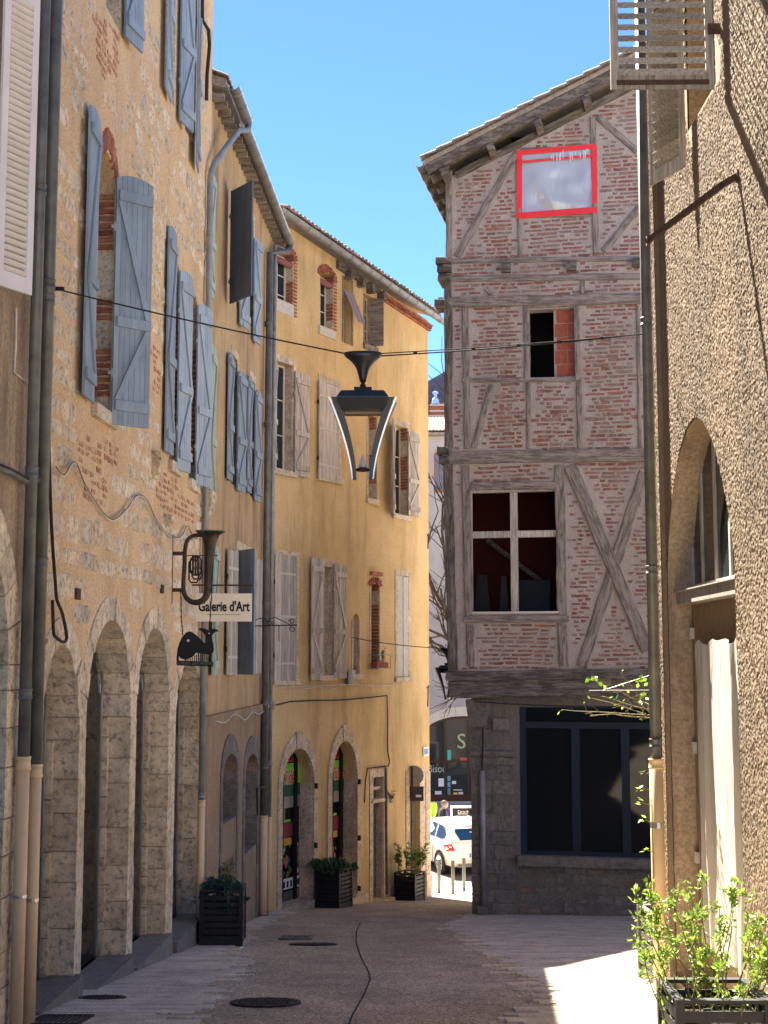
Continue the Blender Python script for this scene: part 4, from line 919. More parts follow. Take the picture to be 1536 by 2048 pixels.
# rooms behind the windows
def room(win, dep, m, hole=None):
    a, b, z0, z1 = win; mb = MB(); a -= .5; b += 1.2; z0 -= .6; z1 += .5; P = lambda u, z, o: WU.W(u, z, o); o0, o1 = (-.15 if win is win1 else -.31), -dep
    mb.add([P(a, z0, o1), P(b, z0, o1), P(b, z1, o1), P(a, z1, o1), P(a, z0, o0), P(b, z0, o0), P(b, z1, o0), P(a, z1, o0)], [(0, 3, 2, 1), (0, 1, 5, 4), (2, 3, 7, 6), (1, 2, 6, 5), (3, 0, 4, 7)]); return mb.obj('room', m, tim)
room(win1, 2.2, M_redroom); room(win2, 1.6, M_dark); room(win3, 1.2, M_dark)
TIM = []
def beam(p0, p1, wpx, out=.035, m=None, nm='timber', ends=None, wall=WU, seg=12, rag=.07, depth=.16, mask=True):
    a = Vector((*wall.uv(*p0), 0)); b = Vector((*wall.uv(*p1), 0)); v = b-a; Lb = v.length; d = v/Lb; n2 = Vector((-d.y, d.x, 0)); wd = wpx*.0097
    top, bot = [], []
    for i in range(seg+1):
        t = i/seg; k = 1 if 0 < i < seg else .5
        top.append((Lb*t-Lb/2, wd/2*(1+random.uniform(-rag*2, rag))*1)); bot.append((Lb*t-Lb/2, -wd/2*(1+random.uniform(-rag*2, rag))))
    M = wall.M((a.x+b.x)/2, (a.y+b.y)/2, 0) @ Matrix.Rotation(-math.atan2(d.y, d.x), 4, 'Y')
    mb = MB(); nn = seg+1; f = .25; outs = [(out+.015)*random.uniform(.7, 1.15) for _ in range(nn)]
    def rowv(pts, y): return [Vector((x, y if not isinstance(y, list) else y[i], z)) for i, (x, z) in enumerate(pts)]
    bev = .012
    vs = rowv(bot, depth)+rowv(bot, [-o_+bev for o_ in outs])+rowv([(x, z+bev) for x, z in bot], [-o_ for o_ in outs])+rowv([(x, z-bev) for x, z in top], [-o_ for o_ in outs])+rowv(top, [-o_+bev for o_ in outs])+rowv(top, depth)
    fs = []
    for r_ in range(5):
        for i in range(seg): fs.append((r_*nn+i, r_*nn+i+1, (r_+1)*nn+i+1, (r_+1)*nn+i))
    fs += [tuple(r_*nn for r_ in range(6))[::-1], tuple(r_*nn+seg for r_ in range(6))]
    mb.add(vs, fs); me = mb.mesh(nm, m or M_beam); o = link(nm, me, tim, M)
    if mask:
        e = wd/2+.02; TIM.append([(a.x+n2.x*e-d.x*.02, a.y+n2.y*e-d.y*.02), (b.x+n2.x*e, b.y+n2.y*e), (b.x-n2.x*e, b.y-n2.y*e), (a.x-n2.x*e, a.y-n2.y*e)])
    return o
# corner post, sills, posts and braces, traced storey by storey
beam((899, 342), (897, 520), 13, .03); beam((896, 560), (897, 905), 17, .045, M_beamd); beam((896, 928), (906, 1340), 22, .05, M_beamd)
beam((903, 523), (1300, 517), 11, .03); beam((900, 558), (1300, 553), 15, .02)
beam((877, 606), (1300, 597), 24, .06, M_beam); beam((885, 915), (1300, 911), 29, .06, M_beam)
for px, py in ((1013, 538), (1144, 534), (1274, 528)):
    beam((px-9, py), (px+9, py), 19, .16, M_beamd, 'joist_end', seg=2)
for px, py, l in ((889, 525, 15), (890, 540, 14), (890, 559, 12), (881, 608, 10), (888, 903, 12), (890, 921, 10)): beam((px-l, py), (px+l, py), 15, .17, M_beamd, 'joist_end', seg=2, depth=.5)
# attic
beam((1033, 308), (914, 514), 15); beam((1036, 300), (1041, 511), 10); beam((1186, 235), (1192, 506), 13); beam((1196, 235), (1275, 304), 14); beam((1281, 414), (1208, 503), 14)
beam((1040, 299), (1190, 296), 7, .02); beam((1040, 434), (1192, 432), 6, .02)
# second floor
beam((931, 616), (936, 898), 15); beam((984, 770), (948, 896), 13); beam((1053, 614), (1055, 760), 12); beam((1153, 614), (1156, 760), 13); beam((925, 761), (1163, 759), 11, .03)
beam((1057, 766), (1058, 898), 10, .025); beam((1158, 766), (1161, 898), 12, .025); beam((905, 618), (905, 898), 4, .02, mask=False); beam((1276, 612), (1280, 905), 8, .02); beam((1058, 614), (1152, 611), 7, .03)
beam((984, 590), (972, 577), 10, .02); beam((1165, 563), (1165, 588), 10, .02)
# first floor
beam((932, 932), (938, 1232), 18); beam((1119, 930), (1124, 1232), 22); beam((943, 972), (1110, 971), 19, .04); beam((928, 1239), (1138, 1237), 15, .06); beam((941, 1249), (942, 1333), 17); beam((1124, 1247), (1128, 1333), 20)
beam((1142, 934), (1296, 1302), 27, .06); beam((1290, 944), (1163, 1334), 24, .035)
# jetty
beam((893, 1352), (1330, 1346), 21, .12, M_beamd, 'jetty_beam'); beam((899, 1379), (1330, 1372), 37, .06, M_beamd, 'jetty_beam')
# mullioned window
mb = MB(); a, b, z0, z1 = win1; uc = U(1028, 1100)[0]; zc = WU.z(uc, 1068); 
mb.wb(WU, uc-.075, uc+.075, z0+.002, z1-.002, -.14, -.03); mb.obj('mullion', M_greywood, tim)
for s0, s1 in ((a+.002, uc-.076), (uc+.076, b-.002)): mb = MB(); mb.wb(WU, s0, s1, zc-.07, zc+.07, -.13, -.035); mb.obj('transom', M_greywood, tim)
mb = MB(); mb.wb(WU, a-.01, b+.03, z0-.045, z0-.002, -.25, .075); mb.obj('sill', M_surrl, tim)
for s0, s1, y0, y1 in ((a, uc-.07, z0, zc-.07), (uc+.07, b, z0, zc-.07), (a, uc-.07, zc+.07, z1), (uc+.07, b, zc+.07, z1)):
    pass
# things seen inside the room
for (px0, px1, y0, y1, dep) in ((945, 983, 1150, 1230, -.9), (997, 1018, 1152, 1230, -.8)):
    mb = MB(); u0, z0_ = WU.uv(px0, y1, dep); u1, z1_ = WU.uv(px1, y0, dep); mb.prism(WU, [(u0, z0_-.3), (u1, z0_-.3), (u0+(u1-u0)*.75, z1_), (u0+(u1-u0)*.3, z1_)], dep-.05, dep); mb.obj('stored_board', M_black, tim)
mb = MB(); u0, z0_ = WU.uv(1038, 1225, -1.4); u1, z1_ = WU.uv(1100, 1160, -1.4); mb.wb(WU, u0, u1, z0_-.4, z1_, -1.7, -1.4); mb.obj('cabinet', M_shopblue, tim)
mb = MB(); mb.tube([WU.W(*WU.uv(975, 1080, -1.9), -1.9), WU.W(*WU.uv(1085, 1165, -1.9), -1.9)], .06, 6); mb.obj('stair_rail', M_beamd, tim)
# second floor opening with hollow clay blocks
a, b, z0, z1 = win2; us = U(1109, 690)[0]; n = 5
for k in range(n):
    zA = z0+(z1-z0)*k/n; zB = z0+(z1-z0)*(k+1)/n; cut = us+(b-us)*(.62 if k % 2 else .08)
    for x0, x1 in ((us, cut), (cut, b)):
        if x1-x0 > .12: mb = MB(); mb.wb(WU, x0+.006, x1-.006, zA+.008, zB-.008, -.3, -.12-random.uniform(0, .01)); mb.obj('clay_block', M_terra, tim)
mb = MB(); mb.wb(WU, us-.02, b, z0, z1, -.3, -.135); mb.obj('block_mortar', M_lime, tim)
# attic window under plastic sheet and red tape
a, b, z0, z1 = win3; mb = MB(); nx, nzq = 26, 22; rnd = random.Random(3)
vs = []; 
for j in range(nzq+1):
    for i in range(nx+1):
        x, y = i/nx, j/nzq; bl = 4*x*(1-x)*4*y*(1-y); wv = .030*sin(9*(x*.8+y*1.1)+3*sin(5*y))+.026*sin(16*(x*1.2-(1-y)*.5))*(1-y)+.02*mnoise.noise((x*4, y*5, 2.3)); vs.append(WU.W(a+(b-a)*x, z0+(z1-z0)*y, .02+.05*min(1, bl)*.5+wv*min(1, bl*1.5)))
mb.add(vs, [(j*(nx+1)+i, j*(nx+1)+i+1, (j+1)*(nx+1)+i+1, (j+1)*(nx+1)+i) for j in range(nzq) for i in range(nx)])
def f_film(t, p, o): p.inputs['Base Color'].default_value = (.40, .42, .45, 1); p.inputs['Roughness'].default_value = .12; p.inputs['Specular IOR Level'].default_value = .9; bump(t, p, nz(t, coord(t, (1, 1, .5), 'World'), 5, 4), .4, .05)
mb.obj('plastic_sheet', mat('plastic_film', f_film), tim, True)
tp = .115; tb = .10
def strip(pts, wd, o):
    (x0, y0), (x1, y1) = pts; dx, dy = x1-x0, y1-y0; l = sqrt(dx*dx+dy*dy); nx_, ny_ = -dy/l*wd/2, dx/l*wd/2; mb = MB(); mb.prism(WU, [(x0-nx_, y0-ny_), (x1-nx_, y1-ny_), (x1+nx_, y1+ny_), (x0+nx_, y0+ny_)], o, o+.006); mb.obj('red_tape', M_red, tim)
strip([(a-.02, z0-.06), (a+.0, z1+.06)], tp, .045); strip([(b-.02, z0-.02), (b+.0, z1+.03)], tp, .046); strip([(a-.06, z1+.0), (b+.02, z1+.03)], tp*.9, .052); strip([(a-.04, z0+.0), (b+.04, z0+.02)], tp*1.15, .053); strip([(a, z1-.215), (b-.02, z1-.19)], .05, .08)
mb = MB()
for i in range(14):
    x = a+(b-a)*(.42+.55*rnd.random()); z = z1-rnd.uniform(.02, .12); l = rnd.uniform(.05, .22); mb.prism(WU, [(x-.009, z), (x+.009, z), (x+.005, z-l), (x-.005, z-l)], .082, .09)
mb.obj('paint_drips', M_letw, tim, kind='stuff')
# brick infill, course by course between the timbers
bricks = []; z = zj+.35; WINS = [rect(a-.03, b+.03, z0-.03, z1+.03) for a, b, z0, z1 in (win1, win2, (win3[0]-.06, win3[1]+.06, win3[2]-.1, win3[3]+.08))]
def freeU(u, z, l):
    if u-l/2 < uL+.05 or z > gA[1]+gs*(min(u-l/2, ridge)-gA[0])-.16: return False
    for poly in TIM+WINS:
        for t in (-.5, -.2, .2, .5):
            if inpoly((u+t*l, z), poly): return False
    return True
rr = random.Random(5); uEnd = U(1300, 700)[0]
while z < zr_-.1:
    u = uL+.02+rr.uniform(0, .2); ph = rr.uniform(.050, .064)
    while u < uEnd:
        l = rr.choice((.2, .28, .34, .40, .46)); zz = z+.015*sin(u*2.2+z)+rr.uniform(-.006, .006); uu = u+l/2; p_ = proj(WU.W(uu, zz)); low = z < zr(3.6)
        if freeU(uu, zz, l) and rr.random() < (.93 if not (p_[0] > 1135 and p_[1] > 930) else .86): bricks.append((uu, zz, l*.97, ph*rr.uniform(.75, 1.1)*(1.12 if zr(3.6) < z < zr(6.8) else .9), rr.uniform(.003, .016)))
        elif l > .2:
            for q_ in (u+.06, u+l-.07):
                if freeU(q_, zz, .12): bricks.append((q_, zz, .11, ph*.9, .008))
        u += l+rr.uniform(.012, .035)
    z += .0885
bricks.sort(key=lambda t: -t[2]*t[3])
for i, (u, z, l, h, o) in enumerate(bricks):
    if i == 300: mbk = MB()
    M = WU.M(u, z, o-.02) @ Matrix.Rotation(rr.uniform(-.02, .02), 4, 'Y') @ Matrix.Diagonal((l, .04, h, 1))
    if i < 300: link('brick', brickw_mesh[i % 8], tim, M)
    else: v_, f_ = bvars[i % 8]; mbk.add([M @ Vector(p) for p in v_], f_)
mbk.obj('brick_infill', M_brickw, tim, kind='stuff')
# roof: slab, dark bargeboard, purlin ends, verge tiles, gutter of the lane side
over = .55; side = Vector((.21, 1, 0)).normalized()
WV = WU.off(over); v0 = WV.uv(846, 330); v1 = WV.uv(1222, 138); sl = (v1[1]-v0[1])/(v1[0]-v0[0]); uRg = 4.4
def V(u, dz=0): return WV.W(u, v0[1]+sl*((u if u <= uRg else 2*uRg-u)-v0[0])+dz)
mb = MB(); 
for ua_, ub_ in ((v0[0], uRg), (uRg, 9)):
    A_, B_ = V(ua_), V(ub_); mb.add([A_, B_, B_+side*8, A_+side*8, A_+UP*.1, B_+UP*.1, B_+side*8+UP*.1, A_+side*8+UP*.1], [(3, 2, 1, 0), (4, 5, 6, 7), (0, 1, 5, 4), (2, 3, 7, 6), (3, 0, 4, 7)])
mb.obj('roof', M_rtile, tim)
nt_ = 15
for i in range(nt_):
    ua_ = v0[0]-.05+(uRg-v0[0])*i/nt_; ub_ = ua_+(uRg-v0[0])/nt_*1.12; mb = MB(); k = 6; vs = []
    for uq, dz in ((ua_, .075), (ub_, .03)):
        p = V(uq, dz+.06); vs += [p-WU.n*(.13*cos(pi*j/k)+.0)+UP*.10*sin(pi*j/k) for j in range(k+1)]
    m_ = k+1; mb.add(vs+[q-UP*.05 for q in vs], [(j, j+1, m_+j+1, m_+j) for j in range(k)]+[(2*m_+j, 2*m_+j+1, j+1, j) for j in range(k)]); mb.obj('verge_tile', M_rtile, tim)
mb = MB(); pb = [V(v0[0]+.1, -.015), V(uRg, -.015)]; dn = UP*.23
mb.add([pb[0], pb[1], pb[1]-dn, pb[0]-dn]+[p-WU.n*.07 for p in (pb[0], pb[1], pb[1]-dn, pb[0]-dn)], [(0, 3, 2, 1), (4, 5, 6, 7), (0, 1, 5, 4), (2, 3, 7, 6)]); mb.obj('barge_board', M_beamd, tim)
for i in range(4):
    uq = v0[0]+.45+i*1.02; p = V(uq, -.36)-WU.n*.3; mb = MB(); mb.box(Matrix.Translation(p) @ WU.M().to_3x3().to_4x4() @ Matrix.Rotation(-math.atan(sl), 4, 'Y'), .16, .60, .16); mb.obj('purlin_end', M_beamd, tim)
beam((912, 352), (1285, 163), 17, .05, M_beamd, 'rafter', mask=True)
for i in range(7):
    p = V(v0[0]+.22, -.18)+side*(.3+i*.7); mb = MB(); mb.box(Matrix.Translation(p) @ Matrix.Rotation(-math.atan(sl), 4, 'Y'), .62, .09, .12); mb.obj('rafter_end', M_beamd, tim)
g0 = V(v0[0]-.06, .02); gutter(WU, [g0-side*.15, g0+side*5.0], .10, tim, band=.6)
M_shademortar = plaster('shade_toned_rubble_mortar', (.155, .132, .105), (.205, .176, .14), (.07, .058, .046), 26, 1.0, .6)  # mortar toned down so the wall's shade sits in the base colour
# ground floor: stone pillar, rubble and shopfront
sw = (*[WT.u(1040, 1560), 6.0], WT.z(WT.u(1150, 1712), 1712), WT.z(WT.u(1150, 1414), 1414))
holed('ground_floor_wall', WT, [(0, gz(29)-.8), (8, gz(27)-.8), (8, zj+.1), (0, zj+.1)], [rect(*sw)], .25, M_shademortar, tim)
zg = gz(28.8); up = WT.u(1034, 1600)
z = zg-.15; ztop = WT.z(1.0, 1515)
while z < ztop-.05:
    h = random.uniform(.26, .42); z2 = min(z+h, ztop); cut = random.uniform(.35, .6)*up
    for x0, x1 in ((-.03, cut), (cut, up-random.uniform(0, .06))):
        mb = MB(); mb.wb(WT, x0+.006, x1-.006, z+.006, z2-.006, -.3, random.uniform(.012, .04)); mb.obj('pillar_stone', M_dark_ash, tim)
    z = z2
mb = MB(); mb.tube([WT.W(-.02, ztop+.07, .03), WT.W(up-.05, ztop+.07, .03)], .075, 10); mb.obj('moulding', M_dark_ash, tim)
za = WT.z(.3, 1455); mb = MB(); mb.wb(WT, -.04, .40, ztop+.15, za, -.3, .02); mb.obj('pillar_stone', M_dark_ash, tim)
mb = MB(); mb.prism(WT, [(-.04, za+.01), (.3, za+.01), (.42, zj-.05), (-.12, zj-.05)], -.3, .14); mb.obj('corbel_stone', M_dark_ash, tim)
u0, z0_ = WT.uv(986, 1460, .1); u1, z1_ = WT.uv(1016, 1437, .1); mb = MB(); mb.wb(WT, u0, u1, z0_, z1_, -.1, .12); mb.obj('corbel_stone', M_dark_ash, tim)
u, zt = WT.uv(964, 1541, .10); u2, zb_ = WT.uv(967, 1813, .10); mb = MB(); mb.tube([WT.W(u, zt, .08), WT.W(u2, zb_, .08)], .065, 10); mb.obj('cable_conduit', M_zinc, tim, True)
mb = MB(); mb.wb(WT, u2-.12, u2+.08, zb_-.35, zb_+.02, -.05, .2); mb.obj('conduit_foot', M_dark_ash, tim)
cab(WT, [(955, 1403), (960, 1410), (965, 1430), (966, 1480), (964, 1541)], .12, .018, 'cable', M_cable, tim); cab(WT, [(950, 1403), (1020, 1408), (1120, 1412), (1300, 1415)], .34, .014, 'cable', M_cable, tim)
a, b, z0, z1 = sw; ztr = WT.z(1.9, 1450)
mb = MB(); o0, o1 = -.12, -.02
for x0, x1, y0, y1 in ((a, a+.13, z0, z1), (b-.1, b, z0, z1), (a+.13, b-.1, z0, z0+.09), (a+.13, b-.1, ztr-.07, ztr+.06), (a+.13, b-.1, z1-.03, z1)): mb.wb(WT, x0, x1, y0, y1, o0, o1)
fr = mb.obj('shopfront', M_shopblue, tim)
for px in (1152, 1252):
    u = WT.u(px, 1580, -.02); mb = MB(); mb.wb(WT, u-.085, u+.085, z0+.09, ztr-.071, o0+.002, o1+.004); mb.obj('shopfront_post', M_shopblue, fr)
for x0, x1, y0, y1 in ((a+.1, WT.u(1152, 1580), z0+.05, ztr), (WT.u(1152, 1580), WT.u(1252, 1580), z0+.05, ztr), (WT.u(1252, 1580), b-.05, z0+.05, ztr), (a+.1, b-.05, ztr+.02, z1)):
    mb = MB(); mb.wb(WT, x0, x1, y0, y1, -.085, -.078); mb.obj('pane', M_shopglass, fr)
mb = MB(); mb.wb(WT, a-.05, 6.2, z0-.21, z0-.003, -.2, .16); mb.obj('sill', M_dark_ash, tim)
rub = []
zz = zg-.1
while zz < z0-.3:
    u = up+.05
    while u < 4.6:
        l = random.uniform(.2, .5); h = random.uniform(.07, .2)
        if zz > gz(WT.W(u, 0).y)-.1: rub.append((u+l/2, zz+h/2, l, h))
        u += l+.04
    zz += .2
for i, (u, z, l, h) in enumerate(rub):
    if random.random() < .7: link('brick' if h < .1 else 'rubble_stone', (brickw_mesh[i % 8] if h < .1 else vmesh('rubble_stone', i % 8, M_dark_ash)), tim, WT.M(u, z, -.005) @ Matrix.Diagonal((l, .05, h, 1)))
# ================================================================ the pebbledashed house on the right
peb = thing('pebbledash_house', 'sunlit pebbledashed house with a tall arched doorway and grey louvred shutters', 'house', WR.W(3, gz(12), 0))
ztop = zr(8.6)
Af = WR.u(1340, 1500); Na = WR.u(1487, 1720); zap = WR.z((Af+Na)/2, 838); zsp = zap-1.55; DC = (Af+Na)/2
dz0 = gz(12.5)-.1
wv = (WR.u(1372, 100), WR.u(1430, 100), zr(5.35), zr(8.0))
def inhole(u, z):
    if Af < u < Na and dz0 < z <= zsp: return True
    if z > zsp and ((u-DC)/((Na-Af)/2))**2+(max(0, (z-zsp)/(zap-zsp)))**1.25 < 1: return True
    return wv[0] < u < wv[1] and wv[2] < z < wv[3]
cs = .0095; u0, u1 = -.02, 5.0; zb, zt_ = gz(10)-1.2, zr(7.9); nu, nv = int((u1-u0)/cs), int((zt_-zb)/cs)
rng = np.random.RandomState(4); H = rng.rand(nv+1, nu+1)
def sm(a): return (a+np.roll(a, 1, 0)+np.roll(a, -1, 0)+np.roll(a, 1, 1)+np.roll(a, -1, 1))/5
H1 = sm(H); H1 = (H1-H1.mean())/H1.std(); H2 = sm(sm(sm(rng.rand(nv+1, nu+1)))); H2 = (H2-H2.mean())/H2.std()
H0 = (H-H.mean())/H.std(); HV = (H+np.roll(H, 1, 0)+np.roll(H, -1, 0))/3; HV = (HV-HV.mean())/HV.std(); Hh = np.clip(.0016*H0+.0017*HV+.0005*H1+.003, -.006, .012)
us = u0+(u1-u0)*np.arange(nu+1)/nu; zs_ = zb+(zt_-zb)*np.arange(nv+1)/nv
# an old smooth patch below the window
UU, ZZ = np.meshgrid(us, zs_); pq = [WR.uv(*p) for p in ((1383, 300), (1392, 240), (1440, 160), (1442, 100), (1430, 60), (1385, 60), (1365, 200))]
inp = np.array([[inpoly((u, z), pq) if (pq and z > zr(3.6)) else False for u in us] for z in zs_]); Hh = np.where(inp, .002+Hh*.15, Hh)
P = np.zeros(((nv+1)*(nu+1), 3)); base = wl(peb)
P[:, 0] = (WR.p.x+WR.d.x*UU+WR.n.x*Hh).ravel()-base.x; P[:, 1] = (WR.p.y+WR.d.y*UU+WR.n.y*Hh).ravel()-base.y; P[:, 2] = ZZ.ravel()-base.z
ii = np.arange(nv*(nu)).reshape(nv, nu); r_ = (np.arange(nv)[:, None]*(nu+1)+np.arange(nu)[None, :])
uc, zc = (us[:-1]+us[1:])/2, (zs_[:-1]+zs_[1:])/2
keep = np.array([[not inhole(u, z) for u in uc] for z in zc]); r0 = r_[keep]
fq = np.stack([r0, r0+1, r0+nu+2, r0+nu+1], 1).astype(np.int32)
m = bpy.data.meshes.new('wall'); m.vertices.add(len(P)); m.vertices.foreach_set('co', P.ravel()); m.loops.add(fq.size); m.loops.foreach_set('vertex_index', fq.ravel()); m.polygons.add(len(fq)); m.polygons.foreach_set('loop_start', np.arange(len(fq))*4); m.polygons.foreach_set('loop_total', np.full(len(fq), 4)); m.update(); m.validate(); m.materials.append(M_pebble)
link('wall', m, peb)
mb = MB(); mb.wb(WR, 5.0, 9.5, zb, ztop, -.2, .012); mb.wb(WR, -.02, 5.0, zr(7.9), ztop, -.01, .012); mb.obj('wall_extension', M_pebble, peb)
holed('wall_core', WR, [(0, zb), (9.5, zb), (9.5, ztop), (0, ztop)], [[(Af, dz0), (Na, dz0), (Na, zsp)]+[(DC+(Na-Af)/2*cos(pi*i/16), zsp+(zap-zsp)*sin(pi*i/16)**1.25) for i in range(1, 16)]+[(Af, zsp)], rect(*wv)], [.30, .25], M_oldrender, peb, o=-.016)
# end wall facing the timber house, back, roof
A = WR.W(.0, 0, 0); mb = MB(); mb.wb(WR, -.012, .15, zb-1, ztop, -6, -.02); mb.obj('end_wall', M_pebble, peb)
mb = MB(); mb.wb(WR, .16, 9.5, ztop-.1, ztop+.05, -6, -.02); mb.wb(WR, .16, 9.5, zb, ztop-.1, -6, -5.9); mb.obj('roof', M_tile, peb)
# arched doorway: fanlight, door, reveal
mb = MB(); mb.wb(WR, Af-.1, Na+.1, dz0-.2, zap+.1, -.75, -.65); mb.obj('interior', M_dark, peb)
oD = -.27; ztr = WR.uv(1390, 1195, oD)[1]; un = lambda t: Af+(Na-Af)*t
fan = MB(); W = WR
def arcz(u, k=1.0): return zsp+(zap-zsp)*max(0, 1-((u-DC)/((Na-Af)/2*k))**2)**.55*k
for t in (.0, .16, .36, .56, .78):
    u = un(t)+.03; fan.wb(W, u, u+.06, ztr+.08, arcz(u+.03)-.02, oD-.05, oD)
fan.wb(W, Af, Na, ztr+.06, ztr+.14, oD-.051, oD+.003); fan.wb(W, un(.16), Na, zsp-.1, zsp-.04, oD-.049, oD-.004); fn_ = fan.obj('fanlight', M_greywood, peb)
pn = MB(); pn.wb(W, Af, Na, ztr+.1, zap-.05, oD-.03, oD-.024); pn.obj('pane', M_glass, fn_)
mb = MB(); mb.wb(W, Af-.0, Na, ztr-.07, ztr+.06, oD-.1, oD+.16); mb.wb(W, Af, Na, ztr+.061, ztr+.075, oD-.1, oD+.19); mb.obj('door_head', M_louvre, peb)
mb = MB(); mb.wb(W, Af+.002, Af+.10, dz0, ztr-.07, oD-.08, oD); mb.wb(W, Na-.1, Na, dz0, ztr-.07, oD-.08, oD); mb.wb(W, Af+.1, Na-.1, ztr-.95, ztr-.071, oD-.079, oD-.01); mb.wb(W, Af+.1, Na-.1, dz0, dz0+.5, oD-.078, oD-.012); dr = mb.obj('door', plain('brown_door_paint', (.22, .15, .08), .6), peb)
mb = MB(); mb.wb(W, Af+.1, Na-.1, dz0+.5, ztr-.95, oD-.05, oD-.044); mb.obj('pane', M_clear, dr)
for py in (1268, 1490, 1700):
    u, z = WR.uv(1374, py, oD); mb = MB(); mb.wb(W, Af+.02, Af+.10, z-.06, z+.06, oD, oD+.04); mb.obj('hinge', M_surrl, dr)
# hanging white cloth in the doorway
cl = MB(); c0, c1 = WR.u(1402, 1500, oD+.05), Na-.12; zt0 = WR.z((c0+c1)/2, 1275, oD+.05); zb0 = gz(12)+.30; nx, nzc = 110, 24; vs = []
for j in range(nzc+1):
    for i in range(nx+1):
        x, y = i/nx, j/nzc; k = 6*sin(x*3+.5)+x*30+3.5*sin(x*8.3)+1.2*sin(y*3+x*5); vs.append(W.W(c0+(c1-c0)*x-.06*(1-y)*(1-x), zt0-(zt0-zb0)*y-(.06*abs(sin(k*.7)) if j == 0 else 0), oD+.065+.042*sin(k+.6*sin(y*4))*(.5+.5*y)+.012*sin(k*2.3+y)))
cl.add(vs, [(j*(nx+1)+i, j*(nx+1)+i+1, (j+1)*(nx+1)+i+1, (j+1)*(nx+1)+i) for j in range(nzc) for i in range(nx)])
def f_cloth(t, p, o):
    c = ramp(t, nz(t, coord(t, (1, 1, .5), 'World'), 1.5, 4), [(.3, (.34, .30, .245)), (.7, (.42, .38, .32))]); L(t, c, p.inputs['Base Color']); p.inputs['Roughness'].default_value = .9; bump(t, p, nz(t, coord(t, (4, 4, 1.0), 'World'), 2.2, 3, .5), .5, .05)
o = cl.obj('white_cloth', mat('white_cloth', f_cloth), None, True); tag(o, 'long creased white cloth hanging in the arched doorway', 'cloth')
# upper window with two louvred shutters
window(peb, WR, wv[0]+.02, wv[1]-.02, wv[2]+.02, wv[3], -.22, M_louvre, 2, 4)
for i in range(10): link('brick', brick_mesh[i % 8], peb, WR.M(wv[1]-.012, wv[2]+.15+.09*i, -.10) @ Matrix.Rotation(-pi/2, 4, 'Z') @ Matrix.Diagonal((.2, .03, .06, 1)))
s1 = shutter(peb, WR, 1424, 1224, 0, 140, .95, 88, 'louvre', M_louvre, zz=(zr(5.22), zr(8.0)), nb=.108, ang=R(91), flip=False, label='peeling grey louvred shutter standing out from the wall'); 
mb = MB(); mb.bx(.05, .90, .0145, .024, .04, .085); mb.obj('iron_strap', M_rust, s1)
mb = MB(); mb.bx(-.06, .05, .0145, .03, .52, .62); mb.obj('iron_strap', M_rust, s1)
shutter(peb, WR, 1362, 1303, 0, 255, .60, 160, 'louvre', M_louvre, zz=(zr(4.95), zr(8.0)), nb=.108, flip=True)
# iron bar, drainpipe, trim
p0 = WR.W(*WR.uv(1475, 352, .01), .01); rb = ray(1295, 482); t = (p0.x-.62)/rb.x; p1 = CAM+rb*t
bar = thing('iron_bar', 'bent rusty iron bar sticking out of the sunlit pebbledash', 'iron bar', p0); mb = MB(); d = (p1-p0); mid = p0+d*.16+UP*.02
for a_, b_ in ((p0, mid), (mid, p1)):
    v = (b_-a_); mb.box(Matrix.Translation((a_+b_)/2) @ v.to_track_quat('X', 'Z').to_matrix().to_4x4(), v.length+.02, .03, .055)
mb.box(Matrix.Translation(p0), .02, .05, .11); mb.box(Matrix.Translation(p1), .02, .05, .09); mb.obj('flat_bar', M_rust, bar)
u = .14; oP = .13
ztp = zr(6.2); zbt = WR.uv(1312, 1518, oP)[1]
pu = WR.u(1311, 1480, oP)
pp = pipe(peb, [WR.W(pu, ztop, oP), WR.W(pu, zbt, oP)], .060, M_cast, 'drainpipe', [(WR.W(pu, WR.uv(1290, py, oP)[1], oP), .10, 1.18) for py in (648, 1145, 1480)])
q = pipe(peb, [WR.W(pu, zbt, oP), WR.W(pu, gz(15)-.3, oP)], .075, M_beige, 'plastic_pipe_foot', [(WR.W(pu, zbt-.05, oP), .11, 1.12)])
mb = MB(); zc_ = WR.uv(1318, 1652, oP)[1]; mb.tube([WR.W(pu, zc_-.03, oP), WR.W(pu, zc_+.03, oP)], .079, 14); mb.obj('clamp', M_alu, q)
mb = MB(); mb.wb(WR, pu+.11, pu+.17, gz(15)-.3, ztop-1.5, .0, .05); mb.obj('corner_strip', M_pebble, peb)
mb = MB(); mb.tube([WR.W(pu-.075, zr(5), oP-.03), WR.W(pu-.075, zr(1), oP-.01), WR.W(pu-.08, gz(15), oP-.02)], .008, 5); mb.obj('thin_cable', M_cablew, peb)
